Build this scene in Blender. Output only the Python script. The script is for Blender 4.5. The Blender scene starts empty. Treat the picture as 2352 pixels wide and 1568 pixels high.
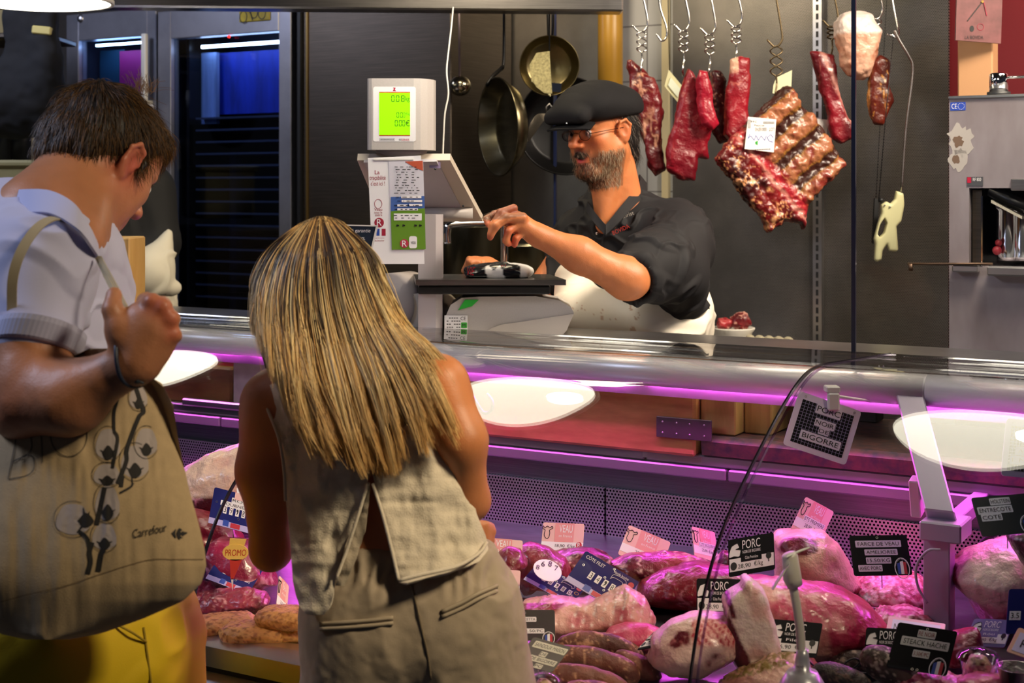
import bpy, math, random
import numpy as np
from mathutils import Vector, Matrix

random.seed(7)
RNG = np.random.default_rng(7)
SC = bpy.context.scene
COL = SC.collection
PI = math.pi

# ------------------------------------------------------------------ camera, world, exposure
EYE, F, HOR = 1.60, 3267.0, 440.0
cam_d = bpy.data.cameras.new('camera')
cam = bpy.data.objects.new('camera', cam_d); COL.objects.link(cam); SC.camera = cam
cam.location = (0, 0, EYE); cam.rotation_euler = (PI/2, 0, 0)
cam_d.sensor_width = 36; cam_d.lens = 36*F/2352
cam_d.shift_y = -(784-HOR)/2352
cam_d.clip_start = .05
cam_d.dof.use_dof = True; cam_d.dof.focus_distance = 3.0; cam_d.dof.aperture_fstop = 6.3

world = bpy.data.worlds.new('market_air'); SC.world = world; world.use_nodes = True
world.node_tree.nodes['Background'].inputs[0].default_value = (.55, .6, .8, 1)
world.node_tree.nodes['Background'].inputs[1].default_value = .035
SC.view_settings.view_transform = 'Standard'; SC.view_settings.look = 'None'
SC.view_settings.gamma = 1; SC.view_settings.exposure = -0.12; SC.view_settings.use_curve_mapping = False
SC.cycles.max_bounces = 8; SC.cycles.transparent_max_bounces = 24
SC.cycles.sample_clamp_indirect = 6; SC.cycles.use_denoising = True

def area(name, loc, target, size, power, color, size_y=None, spread=None):
    d = bpy.data.lights.new(name, 'AREA'); d.energy = power; d.color = color
    d.size = size
    if size_y: d.shape = 'RECTANGLE'; d.size_y = size_y
    if spread: d.spread = spread
    o = bpy.data.objects.new(name, d); COL.objects.link(o); o.location = loc
    v = Vector(target)-Vector(loc)
    o.rotation_euler = v.to_track_quat('-Z', 'Y').to_euler()
    return o

# unseen area lights added as fill over aisle, stall and work area
area('hall_fill_light', (-2.5, 1.9, 3.0), (-.75, 2.2, 1.3), .6, 11, (.66, .74, 1.0), spread=1.6)
area('aisle_fill_light', (1.35, .95, 2.9), (-.15, 2.3, 1.35), .4, 5.2, (1.0, .82, .56), spread=.75)
area('stall_fill_light', (1.35, 3.0, 2.8), (.55, 3.95, 1.4), .35, 15, (1.0, .86, .68), spread=1.5)
area('work_area_fill_light', (1.9, 3.3, 2.75), (1.4, 4.6, 1.4), .4, 40, (1.0, .84, .64))
area('preparation_fill_light', (-.15, 4.1, 2.7), (.1, 5.0, 1.6), .4, 16, (1.0, .82, .55))
area('fridge_fill_light', (-2.2, 4.6, 2.8), (-1.9, 6.2, 1.7), .5, 16, (.72, .78, 1.0))

# ------------------------------------------------------------------ placing
U = np.array((math.cos(math.radians(30)), -.5, 0)); N_ = np.array((.5, math.cos(math.radians(30)), 0))
def W(px, py, Y):
    "the point seen at a pixel of the photograph, Y metres into the room"
    return Vector(((px-1176)/F*Y, Y, EYE-(py-HOR)/F*Y))
def L(s, t, z):
    "stall frame: s along the counter, t away from the customers"
    return Vector((s*U[0]+t*N_[0], s*U[1]+t*N_[1], z))
def CT(px, py, t):
    dx = (px-1176)/F
    return W(px, py, t/(.5*dx+N_[1]))
def CZ(px, py, z):
    return W(px, py, F*(EYE-z)/(py-HOR))
def SOF(p): return p[0]*U[0]+p[1]*U[1]
def TOF(p): return p[0]*N_[0]+p[1]*N_[1]
RZ30 = Matrix.Rotation(math.radians(-30), 3, 'Z')

# ------------------------------------------------------------------ objects
LOC = {}
def tag(o, label=None, cat=None, group=None, kind=None):
    if label: o['label'] = label
    if cat: o['category'] = cat
    if group: o['group'] = group
    if kind: o['kind'] = kind
    return o
def thing(name, loc, label=None, cat=None, group=None, parent=None):
    o = bpy.data.objects.new(name, None); COL.objects.link(o)
    o.empty_display_size = .05
    base = LOC[parent.name] if parent else Vector((0, 0, 0))
    o.location = Vector(loc)-base; o.parent = parent
    LOC[o.name] = Vector(loc)
    return tag(o, label, cat, group)
def link(name, me, mats, parent=None, label=None, smooth=None, origin=None):
    "verts are in world space; the object's origin is its parent's, or the base centre of the mesh"
    me.name = name
    if mats is not None:
        for m in (mats if isinstance(mats, (list, tuple)) else [mats]): me.materials.append(m)
    n = len(me.vertices)
    co = np.empty(n*3, np.float32); me.vertices.foreach_get('co', co); co = co.reshape(-1, 3)
    if parent is not None: o0 = LOC[parent.name]
    elif origin is not None: o0 = Vector(origin)
    else:
        lo, hi = co.min(0), co.max(0); o0 = Vector(((lo[0]+hi[0])/2, (lo[1]+hi[1])/2, lo[2]))
    co -= np.array(o0, np.float32)
    me.vertices.foreach_set('co', co.ravel()); me.update()
    o = bpy.data.objects.new(name, me); COL.objects.link(o)
    if parent is not None: o.parent = parent
    else: o.location = o0
    LOC[o.name] = Vector(o0)
    if label: o['label'] = label
    return o
def copy_tree(o, parent=None):
    c = o.copy(); COL.objects.link(c); c.parent = parent
    for ch in list(o.children): copy_tree(ch, c)
    return c

class MB:
    "collects shapes for ONE mesh"
    def __init__(s): s.v = []; s.f = []; s.m = []; s.sm = []; s.M = Matrix.Identity(4); s.mi = 0
    def add(s, vs, fs, smooth=False):
        b = len(s.v); s.v += [tuple(s.M @ Vector(v)) for v in vs]
        for f in fs: s.f.append([i+b for i in f]); s.m.append(s.mi); s.sm.append(smooth)
        return s
    def box(s, c, d, R=None, bev=0):
        cx, cy, cz = c; hx, hy, hz = d[0]/2, d[1]/2, d[2]/2
        if bev <= 0:
            vs = [Vector((x*hx, y*hy, z*hz)) for z in (-1, 1) for y in (-1, 1) for x in (-1, 1)]
            fs = [(0, 2, 3, 1), (4, 5, 7, 6), (0, 1, 5, 4), (2, 6, 7, 3), (0, 4, 6, 2), (1, 3, 7, 5)]
        else:
            b = min(bev, hx*.99, hy*.99, hz*.99); vs = []; fs = []
            ids = {}
            for sx in (-1, 1):
                for sy in (-1, 1):
                    for sz in (-1, 1):
                        for a in range(3):
                            q = [sx*(hx-b), sy*(hy-b), sz*(hz-b)]
                            q[a] = (sx*hx, sy*hy, sz*hz)[a]
                            ids[(sx, sy, sz, a)] = len(vs); vs.append(Vector(q))
            g = ids.get
            for a in range(3):
                o1, o2 = [(1, 2), (2, 0), (0, 1)][a]
                for sg in (-1, 1):
                    q = []
                    for (p1, p2) in ((-1, -1), (1, -1), (1, 1), (-1, 1)):
                        k = [0, 0, 0]; k[a] = sg; k[o1] = p1; k[o2] = p2; q.append(g((*k, a)))
                    fs.append(q if sg > 0 else q[::-1])
            for a in range(3):           # edges running along axis a
                o1, o2 = [(1, 2), (2, 0), (0, 1)][a]
                for s1 in (-1, 1):
                    for s2 in (-1, 1):
                        k0 = [0, 0, 0]; k1 = [0, 0, 0]; k0[a] = -1; k1[a] = 1
                        for k in (k0, k1): k[o1] = s1; k[o2] = s2
                        q = [g((*k0, o1)), g((*k1, o1)), g((*k1, o2)), g((*k0, o2))]
                        fs.append(q if s1*s2 < 0 else q[::-1])
            for sx in (-1, 1):
                for sy in (-1, 1):
                    for sz in (-1, 1):
                        q = [g((sx, sy, sz, a)) for a in range(3)]
                        fs.append(q if sx*sy*sz > 0 else q[::-1])
        C = Vector(c)
        vs = [(R @ v if R is not None else v)+C for v in vs]
        return s.add(vs, fs)
    def hexa(s, p): # 8 points: bottom 4 ccw, top 4 ccw
        return s.add(p, [(3, 2, 1, 0), (4, 5, 6, 7), (0, 1, 5, 4), (1, 2, 6, 5), (2, 3, 7, 6), (3, 0, 4, 7)])
    def tube(s, pts, r, seg=10, cap=True, flat=None, smooth=True):
        pts = [Vector(p) for p in pts]; n = len(pts)
        rs = r if isinstance(r, (list, tuple)) else [r]*n
        vs = []; fs = []; prev = None
        for i, p in enumerate(pts):
            t = (pts[min(i+1, n-1)]-pts[max(i-1, 0)]).normalized()
            if prev is None:
                a = Vector((0, 0, 1)) if abs(t.z) < .9 else Vector((1, 0, 0))
                x = t.cross(a).normalized()
            else: x = (prev-t*prev.dot(t)).normalized()
            prev = x; y = t.cross(x)
            for k in range(seg):
                an = 2*PI*k/seg; fx, fy = flat or (1, 1)
                vs.append(p+(x*math.cos(an)*fx+y*math.sin(an)*fy)*rs[i])
        for i in range(n-1):
            for k in range(seg):
                a = i*seg+k; b = i*seg+(k+1) % seg
                fs.append((a, b, b+seg, a+seg))
        if cap: fs.append(tuple(range(seg))[::-1]); fs.append(tuple((n-1)*seg+k for k in range(seg)))
        return s.add(vs, fs, smooth)
    def lathe(s, prof, seg=32, M=None, smooth=True, a0=0, a1=2*PI):
        "prof: (r, z) pairs round the local z axis"
        full = abs(a1-a0-2*PI) < 1e-6; n = seg if full else seg+1
        vs = []; fs = []
        for r, z in prof:
            for k in range(n):
                an = a0+(a1-a0)*k/seg; v = Vector((r*math.cos(an), r*math.sin(an), z)); vs.append(M @ v if M is not None else v)
        for i in range(len(prof)-1):
            for k in range(seg):
                a = i*n+k; b = i*n+(k+1) % n
                fs.append((a, b, b+n, a+n))
        return s.add(vs, fs, smooth)
    def prism(s, poly, d0, d1, M=None):
        "poly in local xy, extruded along local z from d0 to d1"
        n = len(poly)
        vs = [Vector((x, y, d0)) for x, y in poly]+[Vector((x, y, d1)) for x, y in poly]
        if M is not None: vs = [M @ v for v in vs]
        fs = [tuple(range(n))[::-1], tuple(range(n, 2*n))]+[(i, (i+1) % n, (i+1) % n+n, i+n) for i in range(n)]
        return s.add(vs, fs)
    def sphere(s, c, r, R=None, seg=20, ring=12):
        r = (r, r, r) if isinstance(r, (int, float)) else r
        vs = []; fs = []
        for i in range(ring+1):
            th = PI*i/ring
            for k in range(seg):
                an = 2*PI*k/seg; v = Vector((r[0]*math.sin(th)*math.cos(an), r[1]*math.sin(th)*math.sin(an), r[2]*math.cos(th)))
                vs.append((R @ v if R is not None else v)+Vector(c))
        for i in range(ring):
            for k in range(seg):
                a = i*seg+k; b = i*seg+(k+1) % seg; fs.append((a+seg, b+seg, b, a))
        return s.add(vs, fs, True)
    def sheet(s, fn, nu, nv, th=0, smooth=True):
        "fn(u,v)->point; closed slab when th>0"
        P = [[Vector(fn(i/nu, j/nv)) for j in range(nv+1)] for i in range(nu+1)]
        vs = [p for r in P for p in r]; w = nv+1
        fs = [(i*w+j, (i+1)*w+j, (i+1)*w+j+1, i*w+j+1) for i in range(nu) for j in range(nv)]
        if th:
            nn = []
            for i in range(nu+1):
                for j in range(nv+1):
                    a = P[min(i+1, nu)][j]-P[max(i-1, 0)][j]; b = P[i][min(j+1, nv)]-P[i][max(j-1, 0)]
                    nn.append(a.cross(b).normalized())
            m = len(vs); vs = vs+[v-n*th for v, n in zip(vs, nn)]
            fs = fs+[tuple(i+m for i in f[::-1]) for f in fs]; s.add(vs, fs, smooth); fs = []; smooth = False
            rim = [i*w for i in range(nu)]+[nu*w+j for j in range(nv)]+[i*w+nv for i in range(nu, 0, -1)]+[j for j in range(nv, 0, -1)]
            fs += [(rim[(k+1) % len(rim)], rim[k], rim[k]+m, rim[(k+1) % len(rim)]+m) for k in range(len(rim))]
        return s.add(vs, fs, smooth)
    def me(s):
        me = bpy.data.meshes.new('m'); me.from_pydata(s.v, [], s.f)
        me.polygons.foreach_set('material_index', s.m); me.polygons.foreach_set('use_smooth', s.sm); me.update()
        return me
    def out(s, name, mat, parent=None, label=None, origin=None): return link(name, s.me(), mat, parent, label, origin=origin)

def catmull(P, n):
    P = [Vector(p) for p in P]; Q = [P[0]*2-P[1]]+P+[P[-1]*2-P[-2]]; out = []
    for i in range(1, len(Q)-2):
        a, b, c, d = Q[i-1:i+3]
        for k in range(n):
            t = k/n
            out.append(.5*((2*b)+(c-a)*t+(2*a-5*b+4*c-d)*t*t+(3*b-a-3*c+d)*t**3))
    return out+[P[-1].copy()]

# ------------------------------------------------------------------ noise (numpy)
def _h(ix, iy, iz):
    n = (ix*374761393+iy*668265263+iz*2147483647) & 0xffffffff
    n = ((n ^ (n >> 13))*1274126177) & 0xffffffff
    return ((n ^ (n >> 16)) & 0xffff)/65535.0
def noise(P, sc=1.0, octv=1, seed=0):
    P = np.asarray(P, np.float64)*sc+seed*17.31; out = 0; amp = 1; tot = 0
    for _ in range(octv):
        i = np.floor(P).astype(np.int64); f = P-i; f = f*f*(3-2*f); r = 0
        for a in (0, 1):
            for b in (0, 1):
                for c in (0, 1):
                    w = (f[:, 0] if a else 1-f[:, 0])*(f[:, 1] if b else 1-f[:, 1])*(f[:, 2] if c else 1-f[:, 2])
                    r = r+w*_h(i[:, 0]+a, i[:, 1]+b, i[:, 2]+c)
        out = out+amp*(r*2-1); tot += amp; amp *= .5; P = P*2.03+5.7
    return out/tot

# ------------------------------------------------------------------ smooth-union solids
def axis(*segs):
    o = []
    for lo, hi, st in segs: o += list(np.arange(lo, hi, st))
    return np.array(o+[segs[-1][1]], np.float32)
class Solid:
    def __init__(s, xs, ys, zs):
        s.ax = [np.asarray(a, np.float32) for a in (xs, ys, zs)]
        s.d = np.full([len(a) for a in s.ax], .5, np.float32); s.fr = None
    def _pt(s, p):
        p = Vector(p); return s.fr @ p if s.fr is not None else p
    def _R(s, R):
        B = s.fr.to_3x3() if s.fr is not None else Matrix.Identity(3)
        return np.array(B @ R if R is not None else B, np.float32)
    def _sub(s, lo, hi):
        sl = []
        for a, l, h in zip(s.ax, lo, hi):
            i0 = max(int(np.searchsorted(a, l))-1, 0); i1 = min(int(np.searchsorted(a, h))+1, len(a))
            if i1-i0 < 1: return None
            sl.append(slice(i0, i1))
        sl = tuple(sl); return sl, s.ax[0][sl[0]][:, None, None], s.ax[1][sl[1]][None, :, None], s.ax[2][sl[2]][None, None, :]
    def _op(s, sl, d2, k, op):
        d1 = s.d[sl]
        if op == '-': d1 = -d1
        elif op == '&': d1 = -d1; d2 = -d2
        h = np.clip(.5+.5*(d2-d1)/k, 0, 1); r = d2*(1-h)+d1*h-k*h*(1-h)
        s.d[sl] = -r if op in '-&' else r
    def cap(s, a, b, ra, rb=None, k=.02, op='+', flat=None):
        rb = ra if rb is None else rb
        a = np.array(s._pt(a)); b = np.array(s._pt(b)); m = max(ra, rb)*max(1, flat[1] if flat else 1)+2*k+.008
        q = s._sub(np.minimum(a, b)-m, np.maximum(a, b)+m)
        if q is None: return s
        sl, X, Y, Z = q; ba = b-a; sc = 1
        px, py, pz = X-a[0], Y-a[1], Z-a[2]
        if flat:
            ax = np.array(s._R(None) @ np.array(Vector(flat[0]).normalized())); g = 1/flat[1]-1
            c = px*ax[0]+py*ax[1]+pz*ax[2]; px = px+g*c*ax[0]; py = py+g*c*ax[1]; pz = pz+g*c*ax[2]
            ba = ba+g*np.dot(ba, ax)*ax; sc = min(1, flat[1])
        L2 = max(float(np.dot(ba, ba)), 1e-9)
        h = np.clip((px*ba[0]+py*ba[1]+pz*ba[2])/L2, 0, 1)
        d = np.sqrt((px-h*ba[0])**2+(py-h*ba[1])**2+(pz-h*ba[2])**2)-(ra+(rb-ra)*h)
        s._op(sl, (d*sc).astype(np.float32), k, op); return s
    def path(s, pts, rs, k=.01, op='+', flat=None):
        for i in range(len(pts)-1): s.cap(pts[i], pts[i+1], rs[i], rs[i+1], k, op, flat)
        return s
    def ell(s, c, r, R=None, k=.02, op='+'):
        r = (r, r, r) if isinstance(r, (int, float)) else r
        c = np.array(s._pt(c)); Rm = s._R(R); m = max(r)+2*k+.008
        q = s._sub(c-m, c+m)
        if q is None: return s
        sl, X, Y, Z = q; px, py, pz = X-c[0], Y-c[1], Z-c[2]
        l = [px*Rm[0, i]+py*Rm[1, i]+pz*Rm[2, i] for i in range(3)]
        k0 = np.sqrt(sum((l[i]/r[i])**2 for i in range(3))); k1 = np.sqrt(sum((l[i]/r[i]**2)**2 for i in range(3)))+1e-6
        s._op(sl, (k0*(k0-1)/k1).astype(np.float32), k, op); return s
    def box(s, c, h, R=None, rd=.01, k=.01, op='+'):
        c = np.array(s._pt(c)); Rm = s._R(R); m = math.sqrt(sum(x*x for x in h))+2*k+.008
        q = s._sub(c-m, c+m)
        if q is None: return s
        sl, X, Y, Z = q; px, py, pz = X-c[0], Y-c[1], Z-c[2]
        l = [np.abs(px*Rm[0, i]+py*Rm[1, i]+pz*Rm[2, i])-(h[i]-rd) for i in range(3)]
        d = np.sqrt(sum(np.maximum(v, 0)**2 for v in l))+np.minimum(np.maximum(l[0], np.maximum(l[1], l[2])), 0)-rd
        s._op(sl, d.astype(np.float32), k, op); return s
    def poly(s, pts, yc, th, rd=.01, k=.01, op='+', tilt=(0, 0)):
        "slab with an outline of (x,z) points, th thick, facing the room; tilt: its middle shifts in y per metre of x and z"
        P = np.array([(p[0], p[1]) for p in pts], np.float32); m = 2*k+.008; cx, cz = P.mean(0)
        ext_ = abs(tilt[0])*np.abs(P[:, 0]-cx).max()+abs(tilt[1])*np.abs(P[:, 1]-cz).max()
        q = s._sub((P[:, 0].min()-m, yc-th/2-m-ext_, P[:, 1].min()-m), (P[:, 0].max()+m, yc+th/2+m+ext_, P[:, 1].max()+m))
        if q is None: return s
        sl, X, Y, Z = q; x = X[:, 0, 0][:, None]; z = Z[0, 0][None, :]; d = np.full((x.shape[0], z.shape[1]), 1e9, np.float32); ins = np.zeros(d.shape, bool)
        for i in range(len(P)):
            a, b = P[i-1], P[i]; e = b-a; wx, wz = x-a[0], z-a[1]; h = np.clip((wx*e[0]+wz*e[1])/max(float(e @ e), 1e-12), 0, 1)
            d = np.minimum(d, (wx-h*e[0])**2+(wz-h*e[1])**2); c = ((a[1] > z) != (b[1] > z))
            if abs(e[1]) > 1e-12: ins ^= c & (x < e[0]*(z-a[1])/e[1]+a[0])
        d = np.sqrt(d)*np.where(ins, -1, 1)
        d = d[:, None, :]; w = np.abs(Y-yc-tilt[0]*(X-cx)-tilt[1]*(Z-cz))-th/2; a, b = d+rd, w+rd
        dd = np.sqrt(np.maximum(a, 0)**2+np.maximum(b, 0)**2)+np.minimum(np.maximum(a, b), 0)-rd
        s._op(sl, dd.astype(np.float32), k, op); return s
    def mesh(s, disp=None, color=None, relax=0):
        d = s.d; d[0] = d[-1] = .5; d[:, 0] = d[:, -1] = .5; d[:, :, 0] = d[:, :, -1] = .5
        neg = d < 0; nx, ny, nz = d.shape
        cnt = np.zeros((nx-1, ny-1, nz-1), np.uint8)
        offs = [(a, b, c) for a in (0, 1) for b in (0, 1) for c in (0, 1)]
        for a, b, c in offs: cnt += neg[a:nx-1+a, b:ny-1+b, c:nz-1+c]
        act = (cnt > 0) & (cnt < 8); I = np.argwhere(act); idx = np.full(act.shape, -1, np.int64); idx[act] = np.arange(len(I))
        P = np.zeros((len(I), 3)); C = np.zeros(len(I))
        def crd(I, o): return np.stack([s.ax[q][I[:, q]+o[q]] for q in range(3)], 1)
        for o in offs:
            for q in range(3):
                if o[q]: continue
                e = list(o); e[q] = 1
                va = d[I[:, 0]+o[0], I[:, 1]+o[1], I[:, 2]+o[2]]; vb = d[I[:, 0]+e[0], I[:, 1]+e[1], I[:, 2]+e[2]]
                m = (va < 0) != (vb < 0); t = (va[m]/(va[m]-vb[m]))[:, None]
                A = crd(I[m], o); B = crd(I[m], e); P[m] += A+(B-A)*t; C[m] += 1
        P /= C[:, None]; F4 = []
        for q in range(3):
            u, v = (q+1) % 3, (q+2) % 3
            A = [slice(None)]*3; B = [slice(None)]*3; A[q] = slice(0, -1); B[q] = slice(1, None)
            na, nb = neg[tuple(A)], neg[tuple(B)]; E = np.argwhere(na != nb)
            E = E[(E[:, u] > 0) & (E[:, v] > 0) & (E[:, u] < d.shape[u]-1) & (E[:, v] < d.shape[v]-1)]
            fl = na[E[:, 0], E[:, 1], E[:, 2]]; quad = []
            for du, dv in ((1, 1), (0, 1), (0, 0), (1, 0)):
                G = E.copy(); G[:, u] -= du; G[:, v] -= dv; quad.append(idx[G[:, 0], G[:, 1], G[:, 2]])
            Q = np.stack(quad, 1); Q[~fl] = Q[~fl][:, ::-1]; F4.append(Q)
        Fq = np.concatenate(F4)
        for _ in range(relax):
            acc = np.zeros_like(P); n = np.zeros(len(P))
            for a in range(4):
                np.add.at(acc, Fq[:, a], P[Fq[:, (a+1) % 4]]); np.add.at(n, Fq[:, a], 1)
                np.add.at(acc, Fq[:, a], P[Fq[:, (a+3) % 4]]); np.add.at(n, Fq[:, a], 1)
            P = P*.5+.5*acc/n[:, None]
        if disp is not None:
            Nn = normals(P, Fq); P = P+Nn*disp(P, Nn)[:, None]
        me = npmesh(P, Fq)
        if color is not None: setcol(me, color(P))
        return me
def normals(P, Fq):
    fn = np.cross(P[Fq[:, 2]]-P[Fq[:, 0]], P[Fq[:, 3]]-P[Fq[:, 1]]); Nn = np.zeros_like(P)
    for a in range(4): np.add.at(Nn, Fq[:, a], fn)
    return Nn/(np.linalg.norm(Nn, axis=1)[:, None]+1e-12)
def npmesh(P, Fq, smooth=True):
    me = bpy.data.meshes.new('m'); n, m, k = len(P), len(Fq), Fq.shape[1]
    me.vertices.add(n); me.vertices.foreach_set('co', np.asarray(P, np.float32).ravel())
    me.loops.add(m*k); me.loops.foreach_set('vertex_index', Fq.astype(np.int32).ravel())
    me.polygons.add(m); me.polygons.foreach_set('loop_start', np.arange(0, m*k, k, dtype=np.int32))
    me.polygons.foreach_set('use_smooth', np.full(m, smooth)); me.update(calc_edges=True); me.validate(); return me
def setcol(me, c):
    a = me.color_attributes.new('Col', 'FLOAT_COLOR', 'POINT'); c = np.asarray(c, np.float32)
    if c.shape[1] == 3: c = np.concatenate([c, np.ones((len(c), 1), np.float32)], 1)
    a.data.foreach_set('color', c.ravel())
def strands(paths, rad, cols=None, sides=3):
    "paths (N,S,3), rad (N,S) or scalar, cols (N,S,3): many fine hairs in ONE mesh"
    P = np.asarray(paths, np.float64); n, S, _ = P.shape
    T = np.gradient(P, axis=1); T /= np.linalg.norm(T, axis=2, keepdims=True)+1e-9
    A = np.cross(T, np.array((.31, .91, .27))); A /= np.linalg.norm(A, axis=2, keepdims=True)+1e-9; B = np.cross(T, A)
    r = np.broadcast_to(np.asarray(rad, np.float64), (n, S))[:, :, None]
    V = np.stack([P+r*(A*math.cos(2*PI*k/sides)+B*math.sin(2*PI*k/sides)) for k in range(sides)], 2).reshape(-1, 3)
    b = (np.arange(n)[:, None, None]*S+np.arange(S-1)[None, :, None])*sides; k = np.arange(sides)[None, None, :]; k2 = (k+1) % sides
    Q = np.stack([b+k, b+k2, b+sides+k2, b+sides+k], 3).reshape(-1, 4)
    me = npmesh(V, Q)
    if cols is not None: setcol(me, np.repeat(np.asarray(cols).reshape(-1, 3), sides, 0))
    return me
def lin(c):
    if isinstance(c, str): c = [int(c[i:i+2], 16)/255 for i in (0, 2, 4)]
    return tuple(x/12.92 if x <= .04045 else ((x+.055)/1.055)**2.4 for x in c)

# ------------------------------------------------------------------ materials
def mat(name, col=(.5, .5, .5), rough=.5, metal=0, emit=None, estr=0, noise_sc=0, noise_amt=.15, col2=None, bump=0, bump_sc=80,
        vcol=False, spec=.5, sub=0, coat=0, trans=0, stretch=None, aniso=0, sheen=0):
    m = bpy.data.materials.new(name); m.use_nodes = True; nt = m.node_tree; N = nt.nodes; b = N['Principled BSDF']; k = nt.links.new
    c = lin(col) if isinstance(col, str) else col; c = (*c[:3], 1)
    b.inputs['Base Color'].default_value = c; b.inputs['Roughness'].default_value = rough; b.inputs['Metallic'].default_value = metal
    b.inputs['Specular IOR Level'].default_value = spec
    if coat: b.inputs['Coat Weight'].default_value = coat; b.inputs['Coat Roughness'].default_value = .12
    if aniso: b.inputs['Anisotropic'].default_value = aniso
    if sheen: b.inputs['Sheen Weight'].default_value = sheen
    if sub: b.inputs['Subsurface Weight'].default_value = sub; b.inputs['Subsurface Scale'].default_value = .01; b.inputs['Subsurface Radius'].default_value = (1, .35, .2)
    if trans: b.inputs['Transmission Weight'].default_value = trans
    if emit is not None:
        e = lin(emit) if isinstance(emit, str) else emit
        b.inputs['Emission Color'].default_value = (*e[:3], 1); b.inputs['Emission Strength'].default_value = estr
    vec = None
    if noise_sc or bump:
        tc = N.new('ShaderNodeTexCoord'); mp = N.new('ShaderNodeMapping'); k(tc.outputs['Object'], mp.inputs[0])
        if stretch: mp.inputs['Scale'].default_value = stretch
        vec = mp.outputs[0]
    src = None
    if vcol:
        a = N.new('ShaderNodeVertexColor'); a.layer_name = 'Col'; src = a.outputs[0]
    if noise_sc:
        nz = N.new('ShaderNodeTexNoise'); nz.inputs['Scale'].default_value = noise_sc; nz.inputs['Detail'].default_value = 5; nz.inputs['Roughness'].default_value = .6
        k(vec, nz.inputs['Vector'])
        rp = N.new('ShaderNodeValToRGB'); rp.color_ramp.elements[0].position = .35; rp.color_ramp.elements[1].position = .65
        k(nz.outputs['Fac'], rp.inputs[0])
        if src is None:
            c2 = (lin(col2) if isinstance(col2, str) else col2) if col2 else tuple(x*(1-noise_amt) for x in c[:3])
            rp.color_ramp.elements[0].color = (*c2[:3], 1); rp.color_ramp.elements[1].color = c; src = rp.outputs[0]
        else:
            rp.color_ramp.elements[0].color = (1-noise_amt,)*3+(1,); rp.color_ramp.elements[1].color = (1, 1, 1, 1)
            mx = N.new('ShaderNodeMix'); mx.data_type = 'RGBA'; mx.blend_type = 'MULTIPLY'; mx.inputs[0].default_value = 1
            k(src, mx.inputs[6]); k(rp.outputs[0], mx.inputs[7]); src = mx.outputs[2]
    if src is not None: k(src, b.inputs['Base Color'])
    if bump:
        nb = N.new('ShaderNodeTexNoise'); nb.inputs['Scale'].default_value = bump_sc; nb.inputs['Detail'].default_value = 4; k(vec, nb.inputs['Vector'])
        bp = N.new('ShaderNodeBump'); bp.inputs['Strength'].default_value = bump; bp.inputs['Distance'].default_value = .004
        k(nb.outputs['Fac'], bp.inputs['Height']); k(bp.outputs[0], b.inputs['Normal'])
    return m
def glass_mat(name, tint=(1, 1, 1), ior=1.45, rough=.0):
    "clear pane: what is not mirrored by fresnel passes straight through"
    m = bpy.data.materials.new(name); m.use_nodes = True; nt = m.node_tree; N = nt.nodes; N.clear(); k = nt.links.new
    o = N.new('ShaderNodeOutputMaterial'); t = N.new('ShaderNodeBsdfTransparent'); g = N.new('ShaderNodeBsdfGlossy'); mx = N.new('ShaderNodeMixShader'); fr = N.new('ShaderNodeFresnel')
    geo = N.new('ShaderNodeNewGeometry'); mr = N.new('ShaderNodeMix'); k(geo.outputs['Backfacing'], mr.inputs[0]); mr.inputs[2].default_value = ior; mr.inputs[3].default_value = 1/ior; k(mr.outputs[0], fr.inputs[0])
    t.inputs[0].default_value = (*tint, 1); g.inputs['Roughness'].default_value = rough
    k(fr.outputs[0], mx.inputs[0]); k(t.outputs[0], mx.inputs[1]); k(g.outputs[0], mx.inputs[2]); k(mx.outputs[0], o.inputs[0])
    return m
def brushed(name, c1, c2, rough=.32, sc=(1, 1, 60), amt_sc=6, metal=1.0):
    m = mat(name, c1, rough, metal, noise_sc=amt_sc, col2=c2, bump=.08, bump_sc=30, stretch=sc); return m
M = {}
M['steel'] = brushed('brushed steel', (.50, .49, .50), (.36, .35, .36), .3)
M['dark_steel'] = brushed('dark steel sheet', (.13, .105, .085), (.09, .075, .062), .42)
M['chrome'] = mat('chrome', (.82, .82, .84), .08, 1)
M['alu'] = brushed('satin aluminium', (.74, .74, .76), (.62, .62, .65), .3, (1, 1, 1), 3)
M['black'] = mat('black rubber', (.008, .008, .01), .5)
M['black_gloss'] = mat('black gloss', (.006, .006, .007), .2)
M['glass'] = glass_mat('case glass')
M['white_plastic'] = mat('white plastic', 'E4E0D8', .45)
M['printed_white'] = mat('white card', 'F0ECEC', .5)
def flatm(name, col, rough=.55): 
    if name not in M: M[name] = mat(name, col, rough)
    return M[name]
# ------------------------------------------------------------------ setting
def lbox(mb, s0, s1, t0, t1, z0, z1, bev=0):
    mb.box(L((s0+s1)/2, (t0+t1)/2, (z0+z1)/2), (abs(s1-s0), abs(t1-t0), abs(z1-z0)), RZ30, bev); return mb
def ext(mb, prof, s0, s1, smooth=False):
    "profile of (t,z), closed, pulled along the counter"
    n = len(prof); vs = [L(s, t, z) for s in (s0, s1) for t, z in prof]
    mb.add(vs, [tuple(range(n))[::-1], tuple(range(n, 2*n))]); mb.add(vs, [(i, (i+1) % n, (i+1) % n+n, i+n) for i in range(n)], smooth); return mb
def sx(px, t): return SOF(CT(px, HOR, t))
def zy(px, py, t): return CT(px, py, t)[2]
def struct(name, mb, m): o = mb.out(name, m); o['kind'] = 'structure'; return o

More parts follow.
